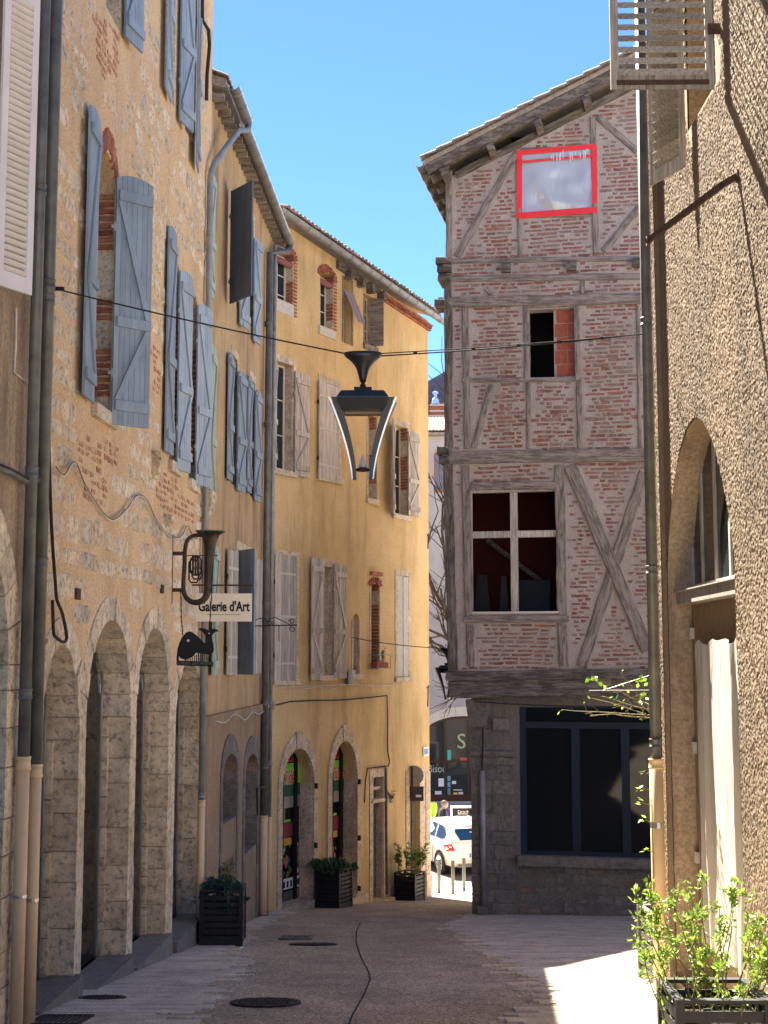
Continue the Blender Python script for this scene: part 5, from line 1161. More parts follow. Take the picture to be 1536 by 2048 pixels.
# ================================================================ lanterns on their cables
def make_lantern(label):
    """built about its own hanging point (0,0,0); 0.67 m wide"""
    t = thing('street_lantern', label, 'street lantern', (0, 0, 0), 'lanterns slung over the street')
    s = .0050
    mb = MB(); prof = [(39, 0), (38, -5), (34, -10), (28, -14), (22, -20), (16.5, -27), (12.5, -35), (9.5, -46), (8, -52), (6, -60)]
    n = 20; vs = []; fs = []
    for r, z in prof:
        for k in range(n): a = 2*pi*k/n; vs.append((r*s*cos(a), r*s*sin(a)*(.55+.45*min(1, -z/40)), z*s))
    for i in range(len(prof)-1):
        for k in range(n): k2 = (k+1) % n; fs.append((i*n+k2, i*n+k, (i+1)*n+k, (i+1)*n+k2))
    fs += [tuple(range(n)), tuple(range(len(prof)*n-1, (len(prof)-1)*n-1, -1))]; mb.add(vs, fs); mb.obj('canopy', M_lantern, t, True)
    mb = MB(); mb.lathe([(3.5*s, -60*s), (3.5*s, -64*s), (6*s, -65*s), (6*s, -69*s), (4*s, -70*s), (4*s, -73*s)], (0, 0, 0), 12); mb.obj('knuckle', M_black, t, True)
    mb = MB(); mb.lathe([(18*s, -73*s), (17*s, -84*s)], (0, 0, 0), 4, True); mb.obj('neck_block', M_black, t)
    mb = MB(); mb.lathe([(41*s, -84.5*s), (43*s, -86*s), (51*s, -98*s), (51*s, -100*s), (42*s, -122*s)], (0, 0, 0), 4, True); hd = mb.obj('hood', M_lantern, t)
    mb = MB(); mb.bx(-36*s, 36*s, -10*s, 10*s, -123.5*s, -121.9*s); mb.obj('lamp_glass', plain('frosted_lamp_glass', (.26, .22, .13), .3, 0, .1, 5, 0), hd)
    for sx in (-1, 1):
        for sy in (-1, 1):
            mb = MB(); prev = []
            for i in range(13):
                q = i/12; z = -96-(162)*q; x = 16+(40)*(1-q)**1.6; prev.append((sx*x, z))
            for off, wd, m_, nm in ((0, 5.0, M_lantern, 'arm'), (7.4, 1.5, M_alu, 'arm_trim')):
                b = MB(); vs = []
                for iq, (x, z) in enumerate(prev):
                    fq_ = 1.5-.85*iq/12; xo = x+sx*off*fq_; yo = sy*(abs(x)-4)*.55; wq = wd*fq_; vs += [((xo-wq)*s, (yo-2.2)*s, z*s), ((xo+wq)*s, (yo-2.2)*s, z*s), ((xo+wq)*s, (yo+2.2)*s, z*s), ((xo-wq)*s, (yo+2.2)*s, z*s)]
                fs = []
                for i in range(12):
                    for k in range(4): fs.append((i*4+k, i*4+(k+1) % 4, i*4+4+(k+1) % 4, i*4+4+k))
                fs += [(3, 2, 1, 0), (48, 49, 50, 51)]; b.add(vs, fs); b.obj(nm, m_, t)
    mb = MB(); mb.lathe([(2*s, -243*s), (14*s, -241*s), (15*s, -237*s), (9*s, -235*s), (2*s, -235*s)], (0, 0, 0), 10); mb.bx(-17*s, 17*s, -2*s, 2*s, -241*s, -237*s); mb.bx(-3*s, 3*s, -9*s, 9*s, -241*s, -237*s); mb.obj('cross_bar', M_black, t)
    mb = MB(); mb.lathe([(8*s, -234*s), (8*s, -231*s), (5*s, -222*s), (2.5*s, -212*s), (1.4*s, -207*s)], (0, 0, 0), 12); mb.obj('spike', plain('frosted_white', (.42, .42, .46), .35, 0, .05, 5, 0), t, True)
    return t
def copy_tree(o, parent=None):
    c = o.copy(); C.objects.link(c)
    if parent: c.parent = parent
    for ch in list(o.children): copy_tree(ch, c)
    return c
YL = 13.4
lan = make_lantern('large lantern hanging over the middle of the street on a black cable'); hp = at(726, 706, YL); lan.location = hp
l2 = copy_tree(lan); l2['label'] = 'far lantern half hidden by the jetty of the half timbered house'; hp2 = at(896, 1297, 32.0); l2.location = hp2; l2.scale = (.93,)*3
for ch in l2.children: pass
A = W0.W(W0.u(112, 578, .1), zr(3.52), .18); A = at(108, 577, 12.95); B = at(1284, 668, 14.9)
def sag(a, b, n, dip): return [a+(b-a)*(i/n)-UP*dip*4*(i/n)*(1-i/n) for i in range(n+1)]
ct = thing('lantern_cable', 'black cable spanning the street and carrying the large lantern', 'cable', A)
mb = MB(); mb.tube(sag(A, hp+Vector((-.18, 0, -.005)), 8, .02), .008, 6); mb.tube(sag(hp+Vector((.18, 0, -.03)), B, 8, .02), .008, 6); mb.tube(sag(hp+Vector((.18, 0, -.005)), B, 8, .015), .006, 6); mb.obj('cable_strand', M_cable, ct)
mb = MB()
for t in (.12, .33, .5, .66, .83): p = sag(hp+Vector((.18, 0, -.02)), B, 100, .018)[int(t*100)]; mb.tube([p-Vector((.02, 0, 0)), p+Vector((.02, 0, 0))], .016, 6)
mb.obj('cable_tie', M_black, ct, kind='stuff')
mb = MB(); mb.tube([A-Vector((.02, 0, 0)), A+Vector((.10, 0, -.005))], .022, 6); mb.obj('tensioner', M_iron, ct)
mb = MB(); mb.tube(sag(W3.W(*W3.uv(700, 1275), .05), hp2, 6, .05)+[hp2+Vector((.6, -.2, .05))], .010, 5); tag(mb.obj('thin_cable', M_cable), 'thin cable running from the ochre wall to the far lantern', 'cable')
# ================================================================ signs on the stone house
def perp(wall, px, py, o=.05): u, z = wall.uv(px, py, 0); return u, z
# tuba: built in the plane across the street at depth Yt
Yt = 18.35
def T(px, py, dy=0): p = at(px, py, Yt); return Vector((p.x, p.y+dy, p.z))
tub = thing('tuba_sign', 'old dark brass tuba hung as a shop sign on the stone wall', 'shop sign', T(346, 1200))
mb = MB(); k = Yt/F
path = [(413, 1094), (409, 1072), (395, 1070), (383, 1073), (374, 1082), (370, 1100), (369, 1130), (367, 1160), (367, 1180), (371, 1193), (380, 1202), (391, 1205), (403, 1202), (412, 1193), (416, 1178), (418, 1150), (420, 1125)]
mb.tube(smooth([T(*p) for p in path[1:-2]], 3), list(np.interp(np.linspace(0, 1, 40), [0, .3, .6, .75, 1], [3.6*k, 4.2*k, 4.6*k, 5.6*k, 7.4*k])), 12); tb = mb.obj('tube', M_brass, tub, True)
mb = MB(); pr = [(6.6, 1188), (7.6, 1165), (8.8, 1140), (10.4, 1110), (12, 1092), (14.5, 1079), (18.5, 1070), (25, 1066), (30, 1064.5)]
cx = lambda y: 416.5+(1150-y)*.055
rings = []; n = 20
for r, y in pr: c = T(cx(y), y); rings.append([c+Vector((r*k*cos(2*pi*j/n), r*k*.8*sin(2*pi*j/n), 0)) for j in range(n)])
mb.add([v for g in rings for v in g], [(i*n+j, i*n+(j+1) % n, (i+1)*n+(j+1) % n, (i+1)*n+j) for i in range(len(pr)-1) for j in range(n)]); mb.obj('bell', M_brass, tub, True)
mb = MB(); c = T(cx(1064), 1064); mb.add([c+Vector((rr_*k*cos(2*pi*j/n), rr_*k*.8*sin(2*pi*j/n), dz)) for rr_, dz in ((27, .0), (31, .012), (31, .018), (26, .012)) for j in range(n)], [(i*n+j, i*n+(j+1) % n, (i+1)*n+(j+1) % n, (i+1)*n+j) for i in range(3) for j in range(n)]+[tuple(range(3*n, 4*n))]); mb.obj('bell_rim', M_verdi, tub, True)
for x in (386.5, 391.5, 396.5): mb = MB(); mb.tube([T(x, 1112, -.03), T(x, 1150, -.03)], 2.1*k, 8); mb.obj('valve', M_brass, tub, True)
for x0, x1, y0, y1 in ((381, 403, 1114, 1150), (378, 397, 1120, 1165), (384, 404, 1136, 1158)):
    mb = MB(); mb.tube([T(x0, y0+6), T(x0, y1-6), T(x0+4, y1), T(x1-4, y1), T(x1, y1-6), T(x1, y0+6), T(x1-4, y0), T(x0+4, y0), T(x0, y0+6)], 1.7*k, 8); mb.obj('valve_tube', M_brass, tub, True)
mb = MB(); mb.tube([T(372, 1111), T(436, 1111)], 1.0*k, 6); mb.obj('brace', M_brass, tub)
mb = MB(); mb.tube([T(346, 1068), T(344, 1208)], .9*k, 6); mb.obj('wall_rod', M_iron, tub)
for y in (1107, 1180):
    mb = MB(); mb.box(Matrix.Translation(T(357, y)), 24*k, .03, 7.5*k); mb.obj('bracket', M_rust, tub)
# whale
Wh = Yt+.02
whale = thing('whale_sign', 'black cut out whale sign with comb teeth hanging under the tuba', 'shop sign', T(392, 1331))
def Q(x, y): return (340+x/5.69, 1040+y/5.69)
def plate(pts, name, m, par, dy=0, th=.012, Yd=Yt):
    mb = MB(); P_ = [at(*p, Yd) for p in pts]; n = len(P_); mb.add([Vector((p.x, p.y-th/2+dy, p.z)) for p in P_]+[Vector((p.x, p.y+th/2+dy, p.z)) for p in P_], [tuple(range(n)), tuple(range(2*n-1, n-1, -1))]+[(i, i+n, (i+1) % n+n, (i+1) % n) for i in range(n)]); return mb.obj(name, m, par)
body = [(75, 1655), (75, 1560), (85, 1470), (110, 1390), (145, 1320), (185, 1280), (220, 1266), (260, 1280), (300, 1310), (345, 1355), (385, 1395), (402, 1395), (402, 1320), (380, 1280), (350, 1258), (318, 1250), (335, 1234), (370, 1228), (410, 1240), (437, 1256), (470, 1238), (505, 1236), (540, 1250), (556, 1272), (520, 1270), (490, 1295), (475, 1320), (480, 1370), (495, 1410), (500, 1470), (490, 1510), (430, 1530), (360, 1520), (300, 1510), (270, 1545), (230, 1570), (170, 1590), (130, 1580), (100, 1550), (98, 1600), (490, 1612), (490, 1668), (75, 1655)][:-1]
plate([Q(*p) for p in body], 'whale_plate', M_black, whale)
for i in range(13):
    x = 180+i*24; y0 = 1585-(i*8 if i < 6 else 50) if i < 6 else 1520; plate([Q(x-5, y0-10), Q(x+6, y0-10), Q(x+6, 1606), Q(x-5, 1606)], 'tooth', M_black, whale)
p = at(*Q(208, 1372), Yt); mb = MB(); mb.tube([p-Vector((0, .012, 0)), p+Vector((0, .008, 0))], 2.6*k, 12); mb.obj('eye', M_letw, whale)
p = at(*Q(447, 1290), Yt); mb = MB(); mb.tube([p-Vector((0, .012, 0)), p+Vector((0, .008, 0))], 1.3*k, 10); mb.obj('eyelet', M_letw, whale)
WX = Wall((-5, Yt), (5, Yt)); u, z = WX.uv(*Q(284, 1634), .02); text('lettering', 'LE MUSÉE SENTIMENTAL', .062, WX.M(u, z, .010), plain('grey_letter', (.16, .15, .13), .6), whale, .002, sx=.72)
for a_, b_, c_ in (((362, 1184), (363, 1235), (366, 1270)), ((427, 1113), (423, 1200), (419, 1262))):
    mb = MB(); pts = []
    for s0, s1 in ((a_, b_), (b_, c_)):
        for i in range(8): pts.append((s0[0]+(s1[0]-s0[0])*i/8, s0[1]+(s1[1]-s0[1])*i/8))
    mb.tube([T(*q, -.02) for q in pts+[c_]], [.006 if i % 2 else .010 for i in range(len(pts)+1)], 6); mb.obj('chain', M_iron, whale)
# gallery board
Yg = 20.2; WG = Wall((-5, Yg), (5, Yg)); gal = thing('gallery_sign', 'cream board reading Galerie d\'Art hanging from an iron rod', 'shop sign', at(448, 1243, Yg))
u0, z0 = WG.uv(392, 1243); u1, z1 = WG.uv(504, 1187); mb = MB(); mb.wb(WG, u0, u1, z0, z1, -.012, .012); bd = mb.obj('board', M_signw, gal)
text('lettering', "Galerie d'Art", .205, WG.M((u0+u1)/2, z0+(z1-z0)*.52, .015), M_black, gal, .002, sx=.70, bold=.006)
mb = MB(); mb.wb(WG, u0+(u1-u0)*.2, u0+(u1-u0)*.8, z0+(z1-z0)*.24, z0+(z1-z0)*.255, .0125, .014); mb.obj('underline', M_black, gal)
mb = MB(); mb.tube([at(384, 1170, Yg), at(505, 1171, Yg)], .013, 8); mb.obj('rod', M_rust, gal)
for x in (400, 488): mb = MB(); mb.tube([at(x, 1171, Yg), at(x, 1189, Yg)], .007, 6); mb.obj('hook', M_rust, gal)
# empty scrolled bracket
Yb = 26.2; br = thing('scroll_bracket', 'empty wrought iron sign bracket with scrolls beside the corner drainpipe', 'sign bracket', at(507, 1250, Yb)); mb = MB(); mb.tube([at(505, 1252, Yb), at(594, 1250, Yb)], .013, 6); mb.obj('bar', M_iron, br)
def spiral(x, y, r0, r1, a0, turns, n=18): return [at(x+(r0+(r1-r0)*i/n)*cos(a0+turns*2*pi*i/n), y-(r0+(r1-r0)*i/n)*sin(a0+turns*2*pi*i/n), Yb) for i in range(n+1)]
for pts in ([at(505, 1245, Yb), at(515, 1238, Yb), at(525, 1236, Yb)]+spiral(528, 1243, 7, 2, 1.6, -1.2), [at(533, 1247, Yb), at(540, 1237, Yb), at(551, 1235, Yb), at(563, 1241, Yb), at(580, 1249, Yb)], spiral(541, 1246, 6, 2, .5, -1.3), spiral(583, 1243, 6, 2, 3.2, -1.3), spiral(585, 1258, 7, 2, 1.3, 1.3)):
    mb = MB(); mb.tube(pts, .008, 6); mb.obj('scroll', M_iron, br)
mb = MB(); mb.tube([at(558, 1251, Yb), at(558, 1283, Yb)], .007, 6); mb.obj('hanger', M_iron, br)
# road signs seen from behind, street plate, hooks at the corner
Ys = 36.0; WS = Wall((-5, Ys), (5, Ys)); sg = thing('road_sign', 'round and oblong road signs seen from behind at the ochre corner', 'road sign', at(828, 1790, Ys)); u, z = WS.uv(827.5, 1551); mb = MB(); mb.tube([WS.W(u, z, -.01), WS.W(u, z, .01)], 19.5*Ys/F, 24); mb.obj('round_plate', plain('grey_sign_back', (.30, .27, .23), .5, .3), sg)
u0, z0 = WS.uv(806, 1602); u1, z1 = WS.uv(847, 1573); mb = MB(); mb.wb(WS, u0, u1, z0, z1, -.012, .008); mb.obj('oblong_plate', plain('dark_sign_back', (.05, .045, .04), .5, .2), sg); mb = MB(); mb.wb(WS, u1-.2, u1-.06, z0+.1, z0+.16, .008, .0095); mb.obj('sticker', M_letw, sg)
u, _ = WS.uv(824, 1600); mb = MB(); mb.tube([WS.W(u, gz(36)-.1, -.03), WS.W(u, WS.uv(824, 1532)[1], -.03)], .03, 8); mb.obj('post', M_cast, sg); mb = MB(); mb.wb(WS, u-.03, u+.03, WS.uv(824, 1598)[1], WS.uv(824, 1532)[1], .01, .025); mb.obj('clamp', M_rust, sg)
u0, z0 = W3.uv(845, 1513); u1, z1 = W3.uv(855, 1493); sp = thing('street_plate', 'small blue and white street plate high on the ochre corner', 'street sign', W3.W(u0, z0, .02)); mb = MB(); mb.wb(W3, u0, u1, z0, z1, .02, .035); mb.obj('plate', M_letw, sp); mb = MB(); mb.wb(W3, u0+.03, u1-.03, z0+.05, z1-.05, .035, .038); mb.obj('blue_field', plain('sky_blue_enamel', (.12, .30, .50), .4), sp)
# ================================================================ planters and plants
def leaf_mesh(mb, p, L_, wd, d, up):
    d = d.normalized(); s = d.cross(up); s = s.normalized() if s.length > 1e-4 else d.orthogonal().normalized(); n = s.cross(d)
    mb.add([p, p+d*L_*.5+s*wd/2-n*L_*.05, p+d*L_-n*L_*.18, p+d*L_*.5-s*wd/2-n*L_*.05], [(0, 1, 2, 3)])
def rv(): 
    while 1:
        v = Vector((random.uniform(-1, 1), random.uniform(-1, 1), random.uniform(-1, 1)))
        if .1 < v.length < 1: return v.normalized()
def planter(label, c, wd, h, rot, mt=M_planter, grp='dark slatted street planters'):
    t = thing('planter_box', label, 'planter', c, grp); M = Matrix.Translation(c) @ Matrix.Rotation(rot, 4, 'Z'); p = .06
    for sx in (-1, 1):
        for sy in (-1, 1): mb = MB(); mb.box(M @ Matrix.Translation((sx*(wd/2-p/2), sy*(wd/2-p/2), h/2)), p, p, h); mb.obj('corner_post', mt, t)
    n = max(4, round(h/.11)); sl_ = MB(); sl_.box(Matrix.Identity(4), wd-2*p, .018, h/n*.62); me = sl_.mesh('slat', mt)
    for k in range(4):
        Rz = Matrix.Rotation(k*pi/2, 4, 'Z')
        for i in range(n):
            for (dx, ww, oo) in ((0, 1, 0),): link('slat', me, t, M @ Rz @ Matrix.Translation((0, -wd/2+.025, .06+(h-.1)*(i+.5)/n)))
        for dx in (-wd/6, wd/6):
            mb = MB(); mb.box(M @ Rz @ Matrix.Translation((dx, -wd/2+.045, h/2)), .05, .012, h-.08); mb.obj('upright', mt, t)
        mb = MB(); mb.box(M @ Rz @ Matrix.Translation((0, -wd/2+p/2, h+.0125)), wd-(0 if k % 2 == 0 else 2*p+.002), p+.01, .025); mb.obj('rim', mt, t)
        mb = MB(); mb.box(M @ Rz @ Matrix.Translation((0, -wd/2+.03, .045)), wd-2*p-.002, .03, .088); mb.obj('plinth', mt, t)
    mb = MB(); mb.box(M @ Matrix.Translation((0, 0, h*.40)), wd-.13, wd-.13, h*.72); mb.obj('soil', M_soil, t); return t
def shrub(name, label, c, w, h, nst, nl, lm, L_, hang=0, upward=.6, seed=1, stem=M_twig, spread=1, lw=.5, grp=None, cat='shrub', group=None):
    random.seed(seed); t = thing(name, label, cat, c, grp); c = Vector(c); st = MB(); lf = MB(); tips = []
    for i in range(nst):
        a = random.uniform(0, 2*pi); r = w*.3*sqrt(random.random()); b = c+Vector((r*cos(a), r*sin(a), -.05)); e = c+Vector((w*.5*spread*cos(a)*random.uniform(.3, 1.05), w*.5*spread*sin(a)*random.uniform(.3, 1.05), h*random.uniform(.45, 1)*(1 if not hang else .6)))
        pts = [b]; 
        for q in range(1, 6): f = q/5; pts.append(b+(e-b)*f+Vector((random.uniform(-1, 1), random.uniform(-1, 1), 0))*.03+UP*(.08*h*sin(pi*f)))
        if hang:
            out = Vector((cos(a), sin(a), 0)); pts += [pts[-1]+out*.08-UP*.02, pts[-1]+out*.14-UP*hang*random.uniform(.2, 1)]
        st.tube(pts, [.006-.0006*q for q in range(len(pts))], 5, False); tips.append(pts)
        for q in range(4):
            j = random.randint(2, len(pts)-1); s0 = pts[j]; dr = (rv()+UP*upward*.6).normalized(); e2 = s0+dr*random.uniform(.05, .18)*h; st.tube([s0, (s0+e2)/2+rv()*.01, e2], [.004, .003, .002], 4, False); tips.append([s0, (s0+e2)/2, e2])
    for k in range(nl):
        pts = random.choice(tips); j = random.randint(1, len(pts)-1); f = random.random(); p = pts[j-1]+(pts[j]-pts[j-1])*f+rv()*.02; leaf_mesh(lf, p, L_*random.uniform(.5, 1.2), L_*lw*random.uniform(.7, 1.2), (rv()+UP*upward), rv()+UP*.6)
    st.obj('stems', stem, t); lf.obj('foliage', lm, t); return t
def gp(px, py): p = on_ground(px, py); return Vector((p.x, p.y, gz(p.y)))
pA = Vector((2.30, 9.75, gz(9.75)+.0)); planter('dark open slatted planter box at the bottom corner beside the doorway', pA, .66, .60, 0, plain('charcoal_planter', (.03, .033, .033), .5, 0, .25, 12, .2))
shrub('flowering_shrub', 'light green leggy shrub growing in the planter before the white cloth', pA+Vector((-.05, .0, .45)), 1.05, .90, 28, 2600, M_leafl, .050, seed=3, spread=1.15, lw=.42, stem=M_twig)
shrub('flowering_shrub', 'bushy pale green shrub at the picture edge against the pebbledash', Vector((2.86, 9.9, gz(9.9)+.2)), .5, .75, 18, 1500, M_leafl, .045, seed=9, spread=1.1, lw=.42)
pB = Vector((3.36, 15.95, gz(15.95))); planter('grey slatted planter box standing behind the beige pipe at the corner', pB, .72, .80, .1, plain('grey_planter', (.085, .08, .068), .7, 0, .25, 12, .2))
pC = gp(440, 1893)+Vector((0, .34, 0)); planter('black planter box with ivy at the corner of the stone house', pC, .66, .80, 0.02)
shrub('ivy_plant', 'dark bluish ivy trailing over the black planter by the stone house', pC+Vector((0, 0, .78)), .72, .22, 22, 800, M_leafb, .085, hang=.32, upward=.2, seed=5, lw=.8, cat='ivy')
shrub('potted_plant', 'small feathery green plant sprouting from the ivy planter', pC+Vector((.05, .1, .80)), .3, .36, 10, 260, M_leafd, .05, seed=6, lw=.25, cat='plant')
uq = W3.u(634, 1760); p_ = W3.W(uq, 0, .46); pD = Vector((p_.x, p_.y, gz(p_.y))); planter('black planter box between the two arched shop doors', pD, .64, .86, R(-28))
shrub('leafy_shrub', 'dense dark green shrub in the planter before the second arched door', pD+Vector((0, 0, .82)), .95, .36, 26, 1500, M_leafd, .10, hang=.12, upward=.3, seed=7, lw=.55)
uq = W3.u(789, 1760); p_ = W3.W(uq, 0, .44); pE = Vector((p_.x, p_.y, gz(p_.y)-.02)); planter('black planter box at the foot of the ochre corner', pE, .60, .70, R(-28))
shrub('leafy_shrub', 'bright feathery green shrub in the planter under the road signs', pE+Vector((0, 0, .66)), .95, .75, 26, 1500, M_leafm, .085, upward=.9, seed=8, lw=.3)
u, z = W3.uv(781, 1601, .1); shrub('flower_basket', 'small bunch of purple flowers hung beside the narrow door', W3.W(u, z, .12), .3, .22, 8, 120, leafm('purple_petal', [(.05, .02, .12), (.10, .04, .22)]), .06, seed=10, cat='flowers')
a, b, z0, z1 = OP['N2']; wb_ = thing('window_box', 'small metal window box with plants under the brick window', 'window box', W3.W((a+b)/2, z0, .1)); mb = MB()
for zz in (.02, .36): mb.tube([W3.W(a-.1, z0+zz, .0), W3.W(a-.1, z0+zz, .26), W3.W(b+.14, z0+zz, .26), W3.W(b+.14, z0+zz, .0)], .012, 5)
for uu in (a-.1, (a+b)/2, b+.14): mb.tube([W3.W(uu, z0+.02, .26), W3.W(uu, z0+.36, .26)], .008, 5)
mb.obj('rail_frame', M_zinc, wb_); mb = MB(); mb.wb(W3, a-.06, b+.1, z0+.015, z0+.17, .05, .22); mb.obj('trough', M_terra, wb_)
shrub('potted_plant', 'thin green plant growing out of the window box', W3.W((a+b)/2+.05, z0+.17, .14), .4, .42, 8, 140, M_leafm, .06, seed=12, cat='plant')
a, b, z0, z1 = OP['N1']; mb = MB(); mb.lathe([(.06, 0), (.085, .16), (.095, .16), (.095, .19)], W3.W((a+b)/2, z0+.02, -.08), 12); tag(mb.obj('flower_pot', M_terra), 'terracotta flower pot on the sill of the narrow arched window', 'flower pot')
a, b, z0, z1 = OP['T3']; mb = MB(); n = 10; vs = []
for j in range(7):
    for i in range(n+1): x, y = i/n, j/6; vs.append(W3.W(a+(b-a)*x, z1-.35-(z1-z0)*.50*y, .03+.36*y+.02*sin(x*14+y)))
mb.add(vs, [(j*(n+1)+i, j*(n+1)+i+1, (j+1)*(n+1)+i+1, (j+1)*(n+1)+i) for j in range(6) for i in range(n)]); tag(mb.obj('window_awning', plain('mauve_cloth', (.30, .24, .24), .8)), 'faded mauve cloth awning hung out of the attic window', 'awning')
# climbing rose and its wires
rose = thing('climbing_rose', 'bare rose twigs with a few leaves trained on wires by the drainpipe', 'rose', at(1300, 1440, 15.0)); random.seed(21); st = MB(); lf = MB()
for pts in ([(1302, 1430), (1260, 1428), (1200, 1424), (1150, 1422), (1122, 1419)], [(1302, 1432), (1260, 1418), (1220, 1405), (1180, 1396)], [(1300, 1425), (1270, 1400), (1235, 1378), (1190, 1355)], [(1300, 1418), (1280, 1395), (1262, 1372), (1240, 1345)], [(1302, 1436), (1250, 1432), (1225, 1428), (1180, 1431)], [(1302, 1420), (1265, 1412), (1230, 1400), (1205, 1392)], [(1302, 1412), (1285, 1402), (1262, 1396), (1245, 1386)]):
    P_ = [at(x, y, 15.1+random.uniform(-.1, .1)) for x, y in pts]; st.tube(P_, [.007, .006, .005, .004, .003][:len(P_)], 5, False)
    for k in range(9):
        j = random.randint(0, len(P_)-2); s0 = P_[j]+(P_[j+1]-P_[j])*random.random(); e = s0+Vector((random.uniform(-.12, .02), random.uniform(-.04, .04), random.uniform(-.05, .1))); st.tube([s0, e], [.004, .002], 4, False)
        if random.random() < .3: leaf_mesh(lf, e, .05, .03, rv(), rv())
for px, py in ((1182, 1357), (1205, 1370), (1190, 1355), (1285, 1352), (1292, 1360), (1278, 1365), (1290, 1390), (1284, 1396)):
    for k in range(3): leaf_mesh(lf, at(px+random.uniform(-5, 5), py+random.uniform(-5, 5), 15.0), .07, .045, rv()+Vector((-.5, 0, 0)), Vector((0, -1, .4))+rv()*.4)
for px, py in ((1300, 1545), (1290, 1605), (1296, 1640), (1300, 1700), (1290, 1575), (1296, 1940), (1304, 1955)):
    p = at(px+12, py+6, 14.9); e = at(px-6, py, 14.9); st.tube([p, e], .004, 4, False)
    for k in range(4): leaf_mesh(lf, e+rv()*.03, .07, .04, Vector((-1, -.3, .1))+rv()*.6, UP+rv()*.5)
st.tube([at(1322, 1960, 14.9), at(1308, 1800, 14.9), at(1304, 1650, 14.9), at(1303, 1500, 14.95), at(1302, 1425, 15)], .008, 5, False)
st.obj('stems', M_twig, rose); lf.obj('foliage', M_leafl, rose)
mb = MB(); mb.tube([at(1178, 1381, 15.0), at(1304, 1380, 15.0)], .006, 5); mb.tube([at(1205, 1381, 15.0), at(1302, 1350, 15.0)], .004, 5); tag(mb.obj('plant_wire', M_alu), 'taut pale wires holding the rose twigs beside the drainpipe', 'wire')
mb = MB(); mb.tube([at(1233, 1384, 14.98), at(1236, 1390, 14.97), at(1232, 1398, 14.98)], .006, 5); tag(mb.obj('plant_tie', plain('green_tape', (.02, .35, .16), .5)), 'little green tie fluttering from the rose wire', 'ribbon')
# ================================================================ the square: bollards, car, person, cafe
bol = None
for i, (px, py, top) in enumerate(((878, 1786, 1716), (906, 1788, 1714), (928, 1782, 1711))):
    r_ = ray(px, py); Y = (gz(38)+.012-E)/r_.z; p = CAM+r_*Y; p = Vector((p.x, p.y, .04)); h = .98
    lab = ('white topped metal bollard closest to the ochre corner', 'middle metal bollard of the row of three before the white car', 'metal bollard closest to the half timbered house')[i]
    if bol is None:
        bol = thing('bollard', lab, 'bollard', (0, 0, 0), 'metal bollards along the kerb'); mb = MB(); mb.lathe([(.048, 0), (.048, h-.09), (.044, h-.085)], (0, 0, 0), 14); mb.obj('post', plain('grey_green_bollard', (.10, .105, .09), .5, .2), bol, True); mb = MB(); mb.lathe([(.056, h-.08), (.06, h-.06), (.05, h-.03), (.02, h), (.001, h+.005)], (0, 0, 0), 14); mb.obj('cap', M_letw, bol, True); b = bol
    else: b = copy_tree(bol); b['label'] = lab
    b.location = p
